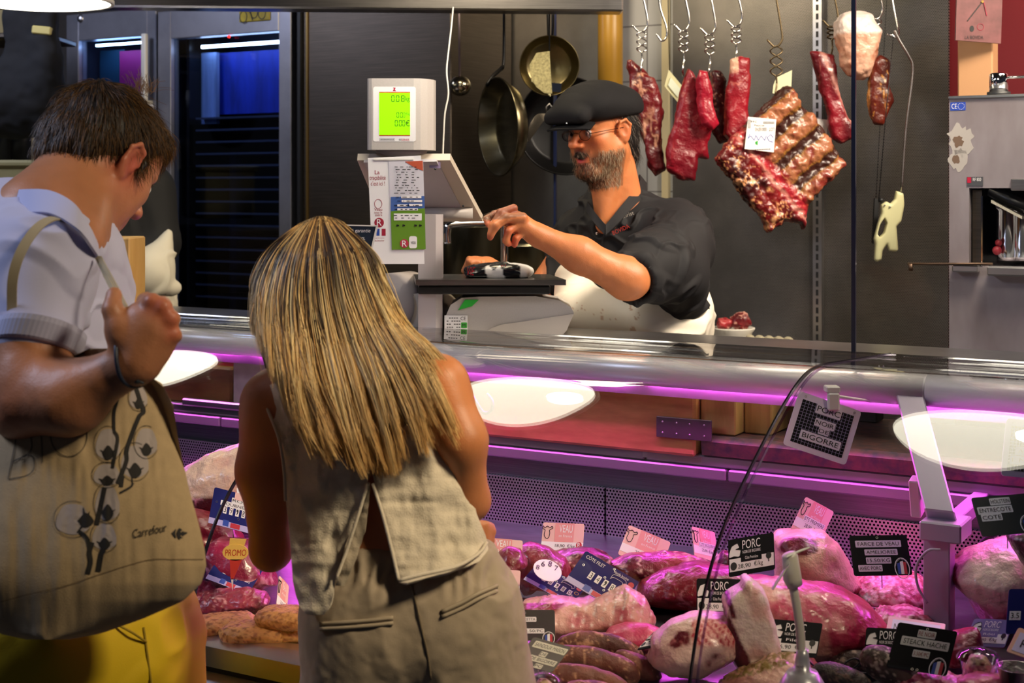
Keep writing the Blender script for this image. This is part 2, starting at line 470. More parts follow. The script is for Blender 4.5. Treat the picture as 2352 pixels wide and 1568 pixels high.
def dots_mat(name, c1, c2, pitch, rr, metal=.9, rough=.4, hole=(.004, .003, .006)):
    m = mat(name, c1, rough, metal, noise_sc=5, col2=c2); nt = m.node_tree; N = nt.nodes; k = nt.links.new; b = N['Principled BSDF']
    tc = N.new('ShaderNodeTexCoord')
    def dot(v):
        d = N.new('ShaderNodeVectorMath'); d.operation = 'DOT_PRODUCT'; k(tc.outputs['Object'], d.inputs[0]); d.inputs[1].default_value = v; return d.outputs['Value']
    def mt(op, a, b_=None, c=None):
        n = N.new('ShaderNodeMath'); n.operation = op
        for i, v in enumerate((a, b_, c)):
            if v is None: continue
            if isinstance(v, (int, float)): n.inputs[i].default_value = v
            else: k(v, n.inputs[i])
        return n.outputs[0]
    u = mt('DIVIDE', dot(tuple(U)), pitch); v = mt('DIVIDE', dot((0, 0, 1)), pitch*1.732)
    ds = []
    for off in (0, .5):
        fu = mt('SUBTRACT', mt('FRACT', mt('ADD', u, off)), .5); fv = mt('MULTIPLY', mt('SUBTRACT', mt('FRACT', mt('ADD', v, off)), .5), 1.732)
        ds.append(mt('SQRT', mt('ADD', mt('MULTIPLY', fu, fu), mt('MULTIPLY', fv, fv))))
    h = mt('LESS_THAN', mt('MINIMUM', ds[0], ds[1]), rr)
    src = b.inputs['Base Color'].links[0].from_socket
    mx = N.new('ShaderNodeMix'); mx.data_type = 'RGBA'; k(h, mx.inputs[0]); k(src, mx.inputs[6]); mx.inputs[7].default_value = (*hole, 1); k(mx.outputs[2], b.inputs['Base Color'])
    inv = mt('MULTIPLY', mt('SUBTRACT', 1.0, h), metal); k(inv, b.inputs['Metallic'])
    sp = mt('MULTIPLY', mt('SUBTRACT', 1.0, h), .5); k(sp, b.inputs['Specular IOR Level'])
    return m
M['rail'] = mat('pale satin rail', (.82, .82, .84), .3, .2)
M['perf'] = dots_mat('perforated steel', (.62, .60, .64), (.50, .49, .53), .0083, .29)
M['perf_fine'] = dots_mat('finely perforated steel', (.27, .25, .23), (.19, .18, .165), .0056, .30, .85, .42)
M['floor'] = mat('grey floor tiles', (.10, .10, .11), .5, noise_sc=12)
M['paint'] = mat('dark painted ceiling', (.05, .05, .055), .8)
def tile_mat(name, c1, grout, w, h):
    m = mat(name, c1, .25); nt = m.node_tree; N = nt.nodes; k = nt.links.new
    tc = N.new('ShaderNodeTexCoord'); cb = N.new('ShaderNodeCombineXYZ')
    for i, v in enumerate((tuple(U), (0, 0, 1))):
        d = N.new('ShaderNodeVectorMath'); d.operation = 'DOT_PRODUCT'; k(tc.outputs['Object'], d.inputs[0]); d.inputs[1].default_value = v; k(d.outputs['Value'], cb.inputs[i])
    br = N.new('ShaderNodeTexBrick'); br.offset = 0; k(cb.outputs[0], br.inputs[0])
    br.inputs['Color1'].default_value = (*c1, 1); br.inputs['Color2'].default_value = (*[x*.94 for x in c1], 1); br.inputs['Mortar'].default_value = (*grout, 1)
    br.inputs['Scale'].default_value = 1; br.inputs['Brick Width'].default_value = w; br.inputs['Row Height'].default_value = h; br.inputs['Mortar Size'].default_value = .003
    k(br.outputs[0], N['Principled BSDF'].inputs['Base Color']); return m
M['tile'] = tile_mat('pale wall tiles', (.46, .48, .52), (.2, .2, .22), .2, .2)
TW = 4.72
b = MB(); lbox(b, -8, 2.6, -1.5, TW+.1, -.1, 0); struct('floor', b, M['floor'])
b = MB(); lbox(b, -8, 2.6, -1.5, TW+.1, 3.3, 3.4); struct('ceiling', b, M['paint'])
b = MB(); lbox(b, sx(1425, TW), sx(1560, TW), TW-.02, TW+.1, 0, 3.3); struct('wall_tiled', b, M['tile'])
M['red_wall'] = mat('deep red wall', (.16, .006, .012), .5)
b = MB(); lbox(b, -8, sx(1425, TW), TW, TW+.1, 0, 3.3); struct('wall_back', b, mat('brown grey wall', (.07, .06, .055), .7))
b = MB(); lbox(b, sx(2170, TW), 2.6, TW, TW+.1, 0, 3.3); struct('wall_right', b, M['red_wall'])
# steel wall cladding with fine perforation
def panel(x0, x1, name, lab):
    b = MB(); lbox(b, sx(x0, TW-.03), sx(x1, TW-.03), TW-.03, TW-.01, 1.06, 2.9)
    o = b.out(name, M['perf_fine']); tag(o, kind='structure'); return o
panel(1545, 1868, 'wall_panel', ''); panel(1888, 2178, 'wall_panel', '')
b = MB(); lbox(b, sx(1545, TW), sx(2178, TW), TW-.012, TW+.1, 0, 3.3); struct('wall_clad', b, M['dark_steel'])
# slotted channel between the two panels
b = MB(); x0, x1 = sx(1868, TW-.05), sx(1888, TW-.05)
lbox(b, x0, x1, TW-.055, TW-.012, 1.06, 2.9); o = struct('trim_channel', b, M['alu'])
b = MB()
for i in range(60):
    z = 1.10+i*.03; lbox(b, (x0+x1)/2-.004, (x0+x1)/2+.004, TW-.0565, TW-.053, z, z+.02)
b.out('trim_slots', M['black'], o)
b = MB(); lbox(b, sx(1530, TW), sx(1545, TW), TW-.04, TW-.02, .9, 2.9, ); struct('trim_corner', b, mat('cream corner bead', (.55, .48, .30), .5))
b = MB(); b.tube([CT(1402, 60, TW-.11)+Vector((0, 0, -1.0)), CT(1402, 60, TW-.11)+Vector((0, 0, .9))], .045, 20)
o = b.out('gas_pipe', mat('ochre painted pipe', (.42, .22, .02), .35)); tag(o, 'thick ochre painted pipe running up the wall behind the man in the flat cap', 'pipe')
# steel backsplash behind the pans, dark cabinet side
b = MB(); lbox(b, sx(1052, TW-.02), sx(1425, TW-.02), TW-.03, TW, 1.0, 2.9); struct('wall_splashback', b, brushed('greenish splashback', (.42, .41, .40), (.26, .25, .24), .38, (1, 1, 1), 2))
b = MB(); s0, s1 = sx(694, 4.25), sx(1036, 4.25); lbox(b, s0, s1, 4.25, TW-.04, 0, 2.9, .004)
o = b.out('tall_cabinet', M['dark_steel']); tag(o, 'tall dark stainless steel cabinet standing beside the glass door refrigerator', 'cabinet')
b = MB(); lbox(b, s0+.022, s0+.03, 4.244, 4.25, 0, 2.9); b.out('door_seam', mat('brass edge', (.25, .16, .05), .4, .8), o)
b = MB(); lbox(b, s0-.012, s0+.002, 4.235, 4.26, 0, 2.9); b.out('door_hinge_strip', M['black'], o)

# ------------------------------------------------------------------ counter behind the case, back counter
M['stone'] = mat('reddish stone', (.15, .06, .05), .45, noise_sc=45, col2=(.045, .035, .04), bump=.3, bump_sc=60)
S0, S1 = -3.74, .15
case = thing('display_case', L(-1.8, 2.45, 0), 'long refrigerated glass meat display case the two customers lean over', 'display case')
P = case
# plinth and rounded bumper
b = MB(); ext(b, [(2.02, .04), (3.3, .04), (3.3, .74), (2.0, .74)], S0, S1); b.out('base_cabinet', brushed('grey case body', (.20, .20, .215), (.16, .16, .17), .45), P)
prof = [(2.02, .44)]+[(1.98-.11*math.sin(a)*1.0, .60-.15*math.cos(a)) for a in [i*PI/14 for i in range(1, 14)]]+[(2.02, .75)]
b = MB(); ext(b, prof, S0, S1, True); b.out('bumper', mat('lilac grey bumper', (.75, .75, .82), .35, .15), P)
b = MB(); ext(b, [(1.90, .765), (1.99, .765), (1.99, .80), (1.945, .806), (1.90, .80)], S0, S1); b.out('glass_channel', M['alu'], P)
b = MB(); ext(b, [(1.915, .75), (1.99, .75), (1.99, .765), (1.915, .765)], S0, S1); b.out('seal', M['black'], P)
deckz = lambda t: .765+(t-1.98)*.045
b = MB(); ext(b, [(1.98, .735), (2.95, .765), (2.95, deckz(2.95)), (1.98, deckz(1.98))], S0, S1); b.out('deck', brushed('deck steel', (.30, .30, .33), (.18, .18, .20), .35), P)
b = MB(); ext(b, [(1.985, .765), (2.04, .765), (2.03, .79), (1.99, .80)], S0, S1); b.out('deck_lip', M['steel'], P)
for i, (a, c) in enumerate(((S0, -2.42), (-2.415, -1.455), (-1.45, -.49), (-.485, S1))):
    b = MB(); lbox(b, a, c, 2.945, 2.955, .79, .918); b.out('perforated_panel', M['perf'], P)
b = MB(); lbox(b, S0, S1, 2.957, 2.99, .78, .975); b.out('back_plate', brushed('blue grey plate', (.20, .21, .25), (.15, .16, .19), .4), P)
for a, c in ((S0, -2.6), (-2.595, -1.15), (-1.145, .0), (.005, S1)):
    b = MB(); lbox(b, a, c, 2.925, 2.96, .967, .992, .003); lbox(b, a-.2 if a > S0 else a, c-.2, 2.935, 2.96, .993, 1.017, .003); b.out('profile_strip', mat('lilac grey profile', (.26, .25, .27), .35, .4), P)
b = MB(); ext(b, [(2.93, 1.019), (3.36, 1.019), (3.36, 1.062), (2.94, 1.062), (2.925, 1.05)], sx(1612, 2.93), S1); b.out('stone_worktop', M['stone'], P)
b = MB(); ext(b, [(2.935, 1.0), (3.36, 1.0), (3.36, 1.012), (2.935, 1.012)], S0, sx(1610, 2.93)); b.out('steel_worktop', M['steel'], P)
# tube under the top glass
TT, TZ, TR = 2.865, 1.2045, .032
for a, c in ((S0, -1.96), (-1.956, -.702), (-.698, S1)):
    b = MB(); b.tube([L(a, TT, TZ), L(c, TT, TZ)], TR, 36); b.out('lamp_rail', M['rail'], P)
# pink fluorescent tubes slung under the rail
M['pink_tube'] = mat('pink tube light', (.2, .05, .2), .4, emit=(1.0, .09, .92), estr=185)
for a, c in ((-3.6, -2.5), (-2.46, -1.36), (-1.32, -.22)):
    b = MB(); b.tube([L(a, TT+.0195, TZ-.0275), L(c, TT+.0195, TZ-.0275)], .0055, 12); b.out('tube_light', M['pink_tube'], P)
b = MB(); lbox(b, S0, S1, TT+.027, TT+.030, TZ-.057, TZ-.005); b.out('lamp_light_shield', M['alu'], P)  # flange added to keep the pink light off the wall and wood block
# curved panes
_ta = [3.05, 2.62, 2.54, 2.48, 2.43, 2.39, 2.32, 2.25, 2.17, 2.095, 2.04, 2.00, 1.965, 1.945]
_sl = [-3.3, -3.3, 1, 12, 19, 22.5, 26.5, 28, 29, 35, 48, 58, 68, 76]
_t = np.linspace(3.05, 1.945, 140); _s = np.interp(-_t, [-x for x in _ta], _sl)
for _ in range(6): _s[1:-1] = (_s[:-2]+_s[1:-1]+_s[2:])/3
_z = 1.247-np.concatenate([[0], np.cumsum(np.tan(np.radians((_s[1:]+_s[:-1])/2))*(_t[:-1]-_t[1:]))])
PROFC = [(float(t), float(z)) for t, z in zip(_t, _z)]
while PROFC[-1][1] > .803: PROFC.append((PROFC[-1][0]-.0028, PROFC[-1][1]-.011))
def pane(a, c):
    b = MB(); n = len(PROFC)
    def fn(u, v):
        i = min(int(round(v*(n-1))), n-1); t, z = PROFC[i]; return L(a+(c-a)*u, t, z)
    b.sheet(fn, 1, n-1, .005)
    return b.out('curved_pane', M['glass'], P)
JO = [S0, -2.757, -1.79, -.823, S1]
for a, c in zip(JO, JO[1:]): pane(a+.001, c-.001)
for j in JO[1:-1]:
    PS = PROFC if j > -1 else [q for q in PROFC if q[0] < 2.45]; b = MB(); n = len(PS)
    b.sheet(lambda u, v: L(j-.0015+.003*u, PS[int(round(v*(n-1)))][0], PS[int(round(v*(n-1)))][1]+.0008), 1, n-1, .0065)
    b.out('pane_seal', M['black_gloss'], P)
for j in (-.823,):
    b = MB(); n = len(PROFC)
    b.sheet(lambda u, v: L(j+.010+.002*u, PROFC[int(round(v*(n-1)))][0], PROFC[int(round(v*(n-1)))][1]+.0008), 1, n-1, .006)
    b.out('pane_edge', glass_mat('polished glass edge', (.75, .6, .8), 2.2), P)
# chrome edge of the top glass, service shelf
b = MB(); lbox(b, S0, S1, 3.046, 3.058, 1.236, 1.252, .003); b.out('chrome_edge', M['chrome'], P)
b = MB(); lbox(b, S0, S1, 2.935, 2.955, 1.228, 1.24, .003); b.out('glass_support', M['chrome'], P)
b = MB(); lbox(b, S0, S1, 3.062, 3.40, 1.222, 1.234, .003); b.out('service_shelf', M['steel'], P)
# slanted support bracket on the right
M['bracket'] = mat('painted grey bracket', (.50, .44, .52), .4, .3)
def ray_t(px, py, t): return CT(px, py, t)
b = MB(); c0 = CT(2090, 908, 2.88); c1 = CT(2165, 1200, 2.66)
ax = (c1-c0).normalized(); R = Matrix((Vector(U), ax.cross(Vector(U)).normalized()*-1, ax)).transposed()
b.box((c0+c1)/2, (.055, .07, (c1-c0).length), R, .003)
b.box(CT(2172, 1212, 2.66), (.075, .09, .035), RZ30, .003)
b.out('bracket_arm', M['bracket'], P)
b = MB(); q = CT(2157, 1212, 2.66); q2 = CT(2157, 1415, 2.66); lbox(b, SOF(q)-.024, SOF(q)+.024, TOF(q)-.022, TOF(q)+.022, .77, q[2]-.01, .002); b.out('bracket_post', M['bracket'], P)
b = MB(); q = CT(2172, 1208, 2.66); lbox(b, SOF(q)-.01, SOF(q)+.02, 2.68, 2.95, q[2]-.014, q[2]+.012, .002); b.out('bracket_bar', M['bracket'], P)
b = MB(); q = CT(2128, 1066, 2.79); b.sphere(q+L(0, -.035, 0), (.008, .008, .008)); b.out('bolt', M['chrome'], P)
b = MB(); q = CT(2105, 1140, 2.75); b.box(q, (.02, .03, .075), RZ30 @ Matrix.Rotation(.25, 3, 'X'), .002); b.out('switch_box', M['white_plastic'], P)
b = MB(); b.tube(catmull([CT(x, y, 2.86) for x, y in ((2165, 1272), (2200, 1278), (2238, 1268), (2262, 1240), (2300, 1215), (2352, 1190))], 6), .006, 8); b.out('power_cable', M['black'], P)
b = MB(); b.tube(catmull([CT(x, y, 2.6) for x, y in ((2160, 1262), (2130, 1265), (2105, 1300), (2108, 1345), (2130, 1385))], 6), .0025, 8); b.out('sensor_wire', mat('grey wire', (.5, .45, .5), .4), P)

b = MB(); lbox(b, sx(1545, 4.3), sx(2178, 4.3)+.6, 4.2, TW-.04, .05, 1.06, .005)
o = b.out('back_counter', M['steel']); tag(o, 'steel counter along the perforated wall, with a bowl and an egg tray on it', 'counter')

# thin dark posts of the glass screen above the counter
def post(px, t, z0, y1, lab):
    b = MB(); s = sx(px, t); lbox(b, s-.0045, s+.0045, t-.004, t+.004, z0, 2.5)
    return b, s
b, s = post(1961, 3.12, 1.236, 0, '')
r = thing('glass_screen', L(s, 3.12, 1.236), 'tall clear glass screen with a dark vertical edge above the right end of the case', 'glass screen')
b.out('edge_strip', mat('dark blue edge', (.004, .006, .02), .3), r)
b = MB(); lbox(b, s+.005, .15, 3.117, 3.123, 1.236, 2.5); b.out('pane', glass_mat('screen glass', (.97, .98, .98), 1.2), r)
b, s = post(1275, 4.35, 1.1, 0, '')
b.out('edge_strip', mat('blue edge', (.02, .03, .10), .3)); o = bpy.data.objects['edge_strip.001']; o.name = 'screen_post'; tag(o, 'thin blue grey upright rod in front of the hanging pans', 'post')

# ------------------------------------------------------------------ pendant lamps over the counter
def pendant():
    r = thing('pendant_lamp', (0, 0, 0))
    b = MB(); b.lathe([(.02, .20), (.05, .19), (.10, .12), (.17, .05), (.215, .012), (.215, 0), (.205, .0), (.205, .010), (.16, .045), (.09, .11), (.04, .17), (.0, .175)], 48)
    b.out('lamp_shade', mat('enamel shade', (.7, .7, .68), .4), r)
    b = MB(); b.lathe([(0, .012), (.10, .010), (.17, .008), (.204, .006), (.204, .002), (.17, -.004), (.1, -.008), (0, -.01)], 48)
    b.out('diffuser', mat('opal diffuser', (.8, .8, .75), .5, emit=(1.0, .93, .74), estr=8.5), r)
    b = MB(); b.sphere((.125, -.01, .0), (.055, .05, .022), seg=24); b.out('bulb', mat('bright bulb', (1, 1, 1), .4, emit=(1, .95, .85), estr=45), r)
    b = MB(); b.tube([(0, 0, .19), (0, 0, 1.16)], .004, 8); b.out('cord', M['black'], r)
    b = MB(); b.lathe([(0, .19), (.028, .19), (.028, .25), (.012, .27), (0, .27)], 24); b.out('lamp_holder', M['alu'], r)
    return r
p0 = pendant()
for i, (s, t, z, lab) in enumerate(((-3.27, 2.9, 2.15, 'round white pendant lamp hanging at the top left over the glass top'),
                              (-1.91, 2.87, 2.13, 'round white pendant lamp above the middle of the case, seen mirrored beside the blonde hair'),
                              (-.70, 2.87, 2.13, 'round white pendant lamp above the right of the case, seen mirrored at the right edge'))):
    o = p0 if i == 0 else copy_tree(p0); o.location = L(s, t, z); o.rotation_euler = (0, 0, math.radians(-30)); LOC[o.name] = L(s, t, z)
    tag(o, lab, 'lamp', 'pendant lamps over the counter')
# steel beam across the top
b = MB(); a = W(-200, 12, 4.62); c = W(1432, 26, 4.62)
R = Matrix.Rotation(math.atan2(-(c[2]-a[2]), c[0]-a[0]), 3, 'Y')
b.box((a+c)/2+Vector((0, .05, .05)), ((c-a).length, .10, .10), R, .006); o = b.out('hood_beam', M['steel']); o['kind'] = 'structure'; o.name = 'beam_hood'
# ------------------------------------------------------------------ lettering and small helpers
_TX = {}
def glyphs(s):
    "flat outline of a text, scaled to width 1 x height 1"
    if s in _TX: return _TX[s]
    cu = bpy.data.curves.new('t', 'FONT'); cu.body = s; cu.resolution_u = 3
    o = bpy.data.objects.new('t', cu); COL.objects.link(o)
    me = bpy.data.meshes.new_from_object(o.evaluated_get(bpy.context.evaluated_depsgraph_get()))
    bpy.data.objects.remove(o); bpy.data.curves.remove(cu)
    v = [tuple(p.co[:2]) for p in me.vertices]; f = [tuple(p.vertices) for p in me.polygons]; bpy.data.meshes.remove(me)
    x0, x1 = min(p[0] for p in v), max(p[0] for p in v); y0, y1 = min(p[1] for p in v), max(p[1] for p in v)
    r = ([((x-x0)/(x1-x0+1e-9), (y-y0)/(y1-y0+1e-9)) for x, y in v], f); _TX[s] = r; return r
class Plane:
    "2D drawing on a plane: O origin, X right, Y up in metres"
    def __init__(s, O, X, Y, scale=1): s.O, s.X, s.Y = Vector(O), Vector(X).normalized()*scale, Vector(Y).normalized()*scale; s.N = s.X.cross(s.Y).normalized()
    def p(s, x, y, z=0): return s.O+s.X*x+s.Y*y+s.N*(z*s.X.length)
    def poly(s, mb, pts, z0, z1):
        n = len(pts); vs = [s.p(x, y, z0) for x, y in pts]+[s.p(x, y, z1) for x, y in pts]
        mb.add(vs, [tuple(range(n))[::-1], tuple(range(n, 2*n))]+[(i, (i+1) % n, (i+1) % n+n, i+n) for i in range(n)]); return mb
    def rect(s, mb, x0, y0, x1, y1, z0, z1): return s.poly(mb, [(x0, y0), (x1, y0), (x1, y1), (x0, y1)], z0, z1)
    def rrect(s, mb, x0, y0, x1, y1, r, z0, z1):
        pts = []
        for cx, cy, a in ((x1-r, y0+r, -90), (x1-r, y1-r, 0), (x0+r, y1-r, 90), (x0+r, y0+r, 180)):
            for k in range(5): an = math.radians(a+k*22.5); pts.append((cx+r*math.cos(an), cy+r*math.sin(an)))
        return s.poly(mb, pts, z0, z1)
    def disc(s, mb, cx, cy, rx, ry, z0, z1, n=24): return s.poly(mb, [(cx+rx*math.cos(2*PI*k/n), cy+ry*math.sin(2*PI*k/n)) for k in range(n)], z0, z1)
    def ring(s, mb, cx, cy, rx, ry, w, z0, z1, n=28):
        for k in range(n):
            a, b = 2*PI*k/n, 2*PI*(k+1)/n
            s.poly(mb, [(cx+rx*math.cos(a), cy+ry*math.sin(a)), (cx+rx*math.cos(b), cy+ry*math.sin(b)), (cx+(rx-w)*math.cos(b), cy+(ry-w)*math.sin(b)), (cx+(rx-w)*math.cos(a), cy+(ry-w)*math.sin(a))], z0, z1)
    def line(s, mb, pts, w, z0, z1):
        for (xa, ya), (xb, yb) in zip(pts, pts[1:]):
            l = math.hypot(xb-xa, yb-ya)+1e-9; nx, ny = -(yb-ya)/l*w/2, (xb-xa)/l*w/2; ex, ey = (xb-xa)/l*w*.3, (yb-ya)/l*w*.3
            s.poly(mb, [(xa-nx-ex, ya-ny-ey), (xb-nx+ex, yb-ny+ey), (xb+nx+ex, yb+ny+ey), (xa+nx-ex, ya+ny-ey)], z0, z1)
    def text(s, mb, t, x0, y0, x1, y1, z=.0012, shear=0):
        v, f = glyphs(t); mb.add([s.p(x0+(x1-x0)*a+shear*b*(y1-y0), y0+(y1-y0)*b, z) for a, b in v], f); return mb
def pxplane(px, py, Y, yaw=0):
    "plane facing the camera at a pixel, units = pixels of the photo at that depth, y up"
    a = math.radians(yaw); return Plane(W(px, py, Y), (math.cos(a), math.sin(a), 0), (0, 0, 1), Y/F)
CHEAP = {}
def cm(hexcol, rough=.5, **k):
    key = (hexcol, rough, tuple(k.items()))
    if key not in CHEAP: CHEAP[key] = mat('colour '+hexcol, hexcol, rough, **k)
    return CHEAP[key]
INK = cm('101014'); WHITE = M['printed_white']

# ------------------------------------------------------------------ retail scale
SY = 3.66
sc_ = thing('retail_scale', W(1130, 772, SY), 'beige retail weighing scale with a green customer display on a tall post', 'scale')
M['scale'] = mat('warm grey plastic', (.50, .455, .43), .45, noise_sc=300, noise_amt=.06)
M['scale2'] = mat('lilac grey plastic', (.42, .38, .40), .5)
q = pxplane(0, 0, SY)  # pixel coordinates, y down is negative
def Q(mb, pts, z0, z1, pl=None): return (pl or q).poly(mb, [(x, -y) for x, y in pts][::-1], z0, z1)
# head: body with a swelling right side
b = MB(); pr = []
pts = [(-.0, 0), (.0, -.035), (.004, -.042), (.012, -.045), (.118, -.045), (.135, -.040), (.152, -.022), (.166, .0), (.170, .03), (.168, .06), (.15, .072), (.01, .072)]
o0 = W(847, 345, SY-.02); o1 = W(847, 183, SY-.02)
b.prism([(x, y) for x, y in pts], 0, (o1-o0).length, Matrix.Translation(o0)); b.out('display_head', M['scale'], sc_)
hp = Plane(W(0, 0, SY-.0655), (1, 0, 0), (0, 0, 1), (SY-.0655)/F)
def HR(mb, x0, y0, x1, y1, z0, z1, pl=hp): return pl.rect(mb, x0, -y1, x1, -y0, z0, z1)
b = MB(); hp.rrect(b, 857, -325, 955, -199, 5, -1.2, .0); lcdp = b.out('display_frame', WHITE, sc_)
b = MB(); HR(b, 871, 211, 942, 312, .0, .35); b.out('lcd_border', cm('C81828'), lcdp)
b = MB(); HR(b, 871, 213, 942, 310, .3, .6); lcd = b.out('lcd_screen', mat('green lit lcd', (.2, .6, .0), .4, emit=(.30, .98, .0), estr=.95), sc_)
def seg(mb, ch, x, y, w, h, pl, z):
    S = {'0': 'abcdef', '1': 'bc', '8': 'abcdefg'}; L_ = w*.20; g = L_*.5
    seg_ = dict(a=(x+g, y, x+w-g, y+L_), d=(x+g, y+h-L_, x+w-g, y+h), g=(x+g, y+h/2-L_/2, x+w-g, y+h/2+L_/2), f=(x, y+g, x+L_, y+h/2-g), b=(x+w-L_, y+g, x+w, y+h/2-g), e=(x, y+h/2+g, x+L_, y+h-g), c=(x+w-L_, y+h/2+g, x+w, y+h-g))
    if ch == '.': pl.rect(mb, x, -(y+h), x+L_, -(y+h-L_), z, z+.3); return
    for c in S[ch]: r = seg_[c]; pl.rect(mb, r[0], -r[3], r[2], -r[1], z, z+.2)
b = MB()
for s_, x, y, w, h, st in (('0', 899, 219, 7, 15, 0), ('.', 908, 219, 4, 15, 0), ('0', 910, 219, 7, 15, 0), ('1', 916, 219, 7, 15, 0), ('8', 922, 219, 7, 15, 0),
                           ('0', 911, 258, 5.5, 12, 0), ('.', 918, 258, 4, 12, 0), ('0', 919.5, 258, 5.5, 12, 0), ('0', 927, 258, 3.5, 12, 0),
                           ('0', 907, 276, 6.5, 14, 0), ('.', 915, 276, 4, 14, 0), ('0', 916.5, 276, 6.5, 14, 0), ('0', 924.5, 276, 6, 14, 0)):
    seg(b, s_, x, y, w, h, hp, .62)
hp.text(b, 'kg', 931, -235, 940.5, -221, .8); hp.text(b, '€/kg', 932, -266, 941, -258, .8); hp.text(b, '€', 931.5, -290, 941, -276, .8)
b.out('digits', cm('0A2A08'), lcd)
b = MB(); hp.text(b, 'SERIES', 922, -323.5, 940, -318.5, .3); hp.poly(b, [(902, -201), (909, -201), (907, -206), (910, -209), (902, -209), (905, -204)][::-1], .1, .3); b.out('red_print', cm('B01838'), lcdp)
b = MB(); hp.text(b, 'RE', 916.5, -323, 922, -318.5, .3)
for k in range(12): hp.rect(b, 874+k*2.6, -321.5, 875.6+k*2.6, -319.2, .1, .3)
hp.line(b, [(872, -323), (906, -323), (906, -317.5), (872, -317.5), (872, -323)], .4, .1, .3); b.out('small_print', cm('5A5A60'), lcdp)
# neck under the head
b = MB(); c0 = W(922, 345, SY+.0); b.lathe([(.0, 0), (.068, 0), (.062, -.012), (.05, -.020), (.0, -.021)], 28, Matrix.Translation(c0) @ Matrix.Diagonal((1, .6, 1, 1))); c1 = W(914, 352, SY); b.lathe([(.027, 0), (.027, -.03), (0, -.03)], 20, Matrix.Translation(c1)); b.out('swivel_neck', M['scale2'], sc_)
# tilted operator console seen from behind: top edge far, sloping toward the butcher
b = MB()
A, B_, C, D = W(821, 361, SY-.03), W(1034, 361, SY-.03), W(1109, 502, SY+.17), W(880, 502, SY+.17)
nrm = (B_-A).cross(D-A).normalized(); th = .018
if nrm.y > 0: nrm = -nrm
b.hexa([D, C, C-nrm*-.0+nrm*0, D, A, B_, B_, A]) if False else None
F1 = [A, B_, C, D]; b.hexa([p+nrm*.010 for p in F1]+[p-nrm*.012 for p in F1]); cons = b.out('operator_console', mat('beige console', (.52, .44, .36), .5), sc_)
b = MB(); G = [W(836, 366, SY-.04), W(1003, 364, SY-.04), W(1064, 478, SY+.135), W(890, 478, SY+.135)]; b.hexa([p+nrm*.001 for p in G][::-1]+[p+nrm*.010 for p in G][::-1]); b.out('back_cover', M['scale2'], cons)
b = MB(); b.tube([W(968, 489, SY+.12), W(1086, 489, SY+.12)], .015, 20); b.out('hinge_barrel', M['scale'], cons)
b = MB(); b.tube([W(1000, 388, SY-.03), W(1000, 388, SY-.05)], .003, 10); b.tube([W(1064, 473, SY+.10), W(1064, 473, SY+.08)], .003, 10); b.out('screw', M['black'], cons)
b = MB(); P0 = pxplane(0, 0, SY-.033); P0.rect(b, 986, -386, 1012, -372, 0, .6); b.out('rating_sticker', cm('8A7A98'), cons)
# post
b = MB(); pa, pb = W(990, 768, SY+.02), W(990, 492, SY+.02); hw = .0625/2
b.prism([(-hw, -.03), (.014, -.03), (.03, -.014), (.03, .035), (-hw, .035)], 0, (pb-pa).length, Matrix.Translation(pa)); b.out('post', M['scale2'], sc_)
# base with rounded nose
b = MB(); prof = [(1318, 718), (1312, 706), (1285, 690), (1230, 680), (1100, 681), (1060, 684), (1035, 700), (1024, 725), (1018, 772), (1290, 772), (1302, 755)]
Q(b, prof, -.16*F/SY*0-130, 0); base = b.out('base_housing', M['scale'], sc_)
b = MB(); q2 = pxplane(0, 0, SY-.002)
Q(b, [(1318, 720), (1302, 757), (1290, 772), (1110, 772), (1125, 755), (1150, 745), (1200, 738)], 0, 4, q2); b.out('base_cover', mat('beige cover', (.46, .41, .37), .5), base)
b = MB(); q2.rect(b, 1021, -764, 1074, -724, 0, 2) ; st = b.out('verification_sticker', WHITE, base)
b = MB()
for r in range(5):
    for k in range(6):
        if (r*7+k*3) % 5: q2.rect(b, 1026+k*5.5, -(731+r*7), 1030+k*5.5, -(729+r*7), 2, 2.4)
q2.text(b, 'CE', 1058, -735, 1070, -727, 2.4); b.out('sticker_print', INK, st)
b = MB(); q2.rrect(b, 1059, -753, 1073, -740, 2, 2, 2.4); b.out('green_mark', cm('3FA838'), st)
b = MB(); q2.text(b, 'M', 1062, -750, 1069, -743, 2.8); b.out('mark_letter', INK, st)
b = MB(); q2.poly(b, [(1052, -712), (1084, -703), (1100, -688), (1068, -688)], 0, 2); b.out('green_sticker', cm('20B030'), base)
for x, y, r, dz in ((884, 700, 74, 0), (953, 735, 62, -.02)):
    b = MB(); c = W(x, y, SY+.12+dz); rr = r/F*SY; b.tube([c, c+Vector((.06, .12, 0))], rr, 40); b.tube([c+Vector((-.001, -.004, 0)), c], rr*.93, 40); b.out('printer_drum', mat('grey drum', (.40, .36, .35), .5) if dz == 0 else mat('cream drum', (.56, .50, .42), .5), sc_)
# platter
b = MB(); y0, y1 = SY-.05, SY+.20
p4 = [W(955, 655, y0), W(1300, 662, y0), W(1262, 640, y1), W(950, 636, y1)]
z = p4[0].z; pts = [Vector((p.x, p.y, z)) for p in p4]
b.hexa(pts+[p+Vector((0, 0, .014)) for p in pts]); b.out('platter', brushed('platter steel', (.30, .29, .28), (.2, .2, .19), .3), sc_)
b = MB(); b.box((pts[0]+pts[2])/2-Vector((0, 0, .014)), (.34, .2, .022), None, .004); b.out('platter_frame', M['black'], sc_)
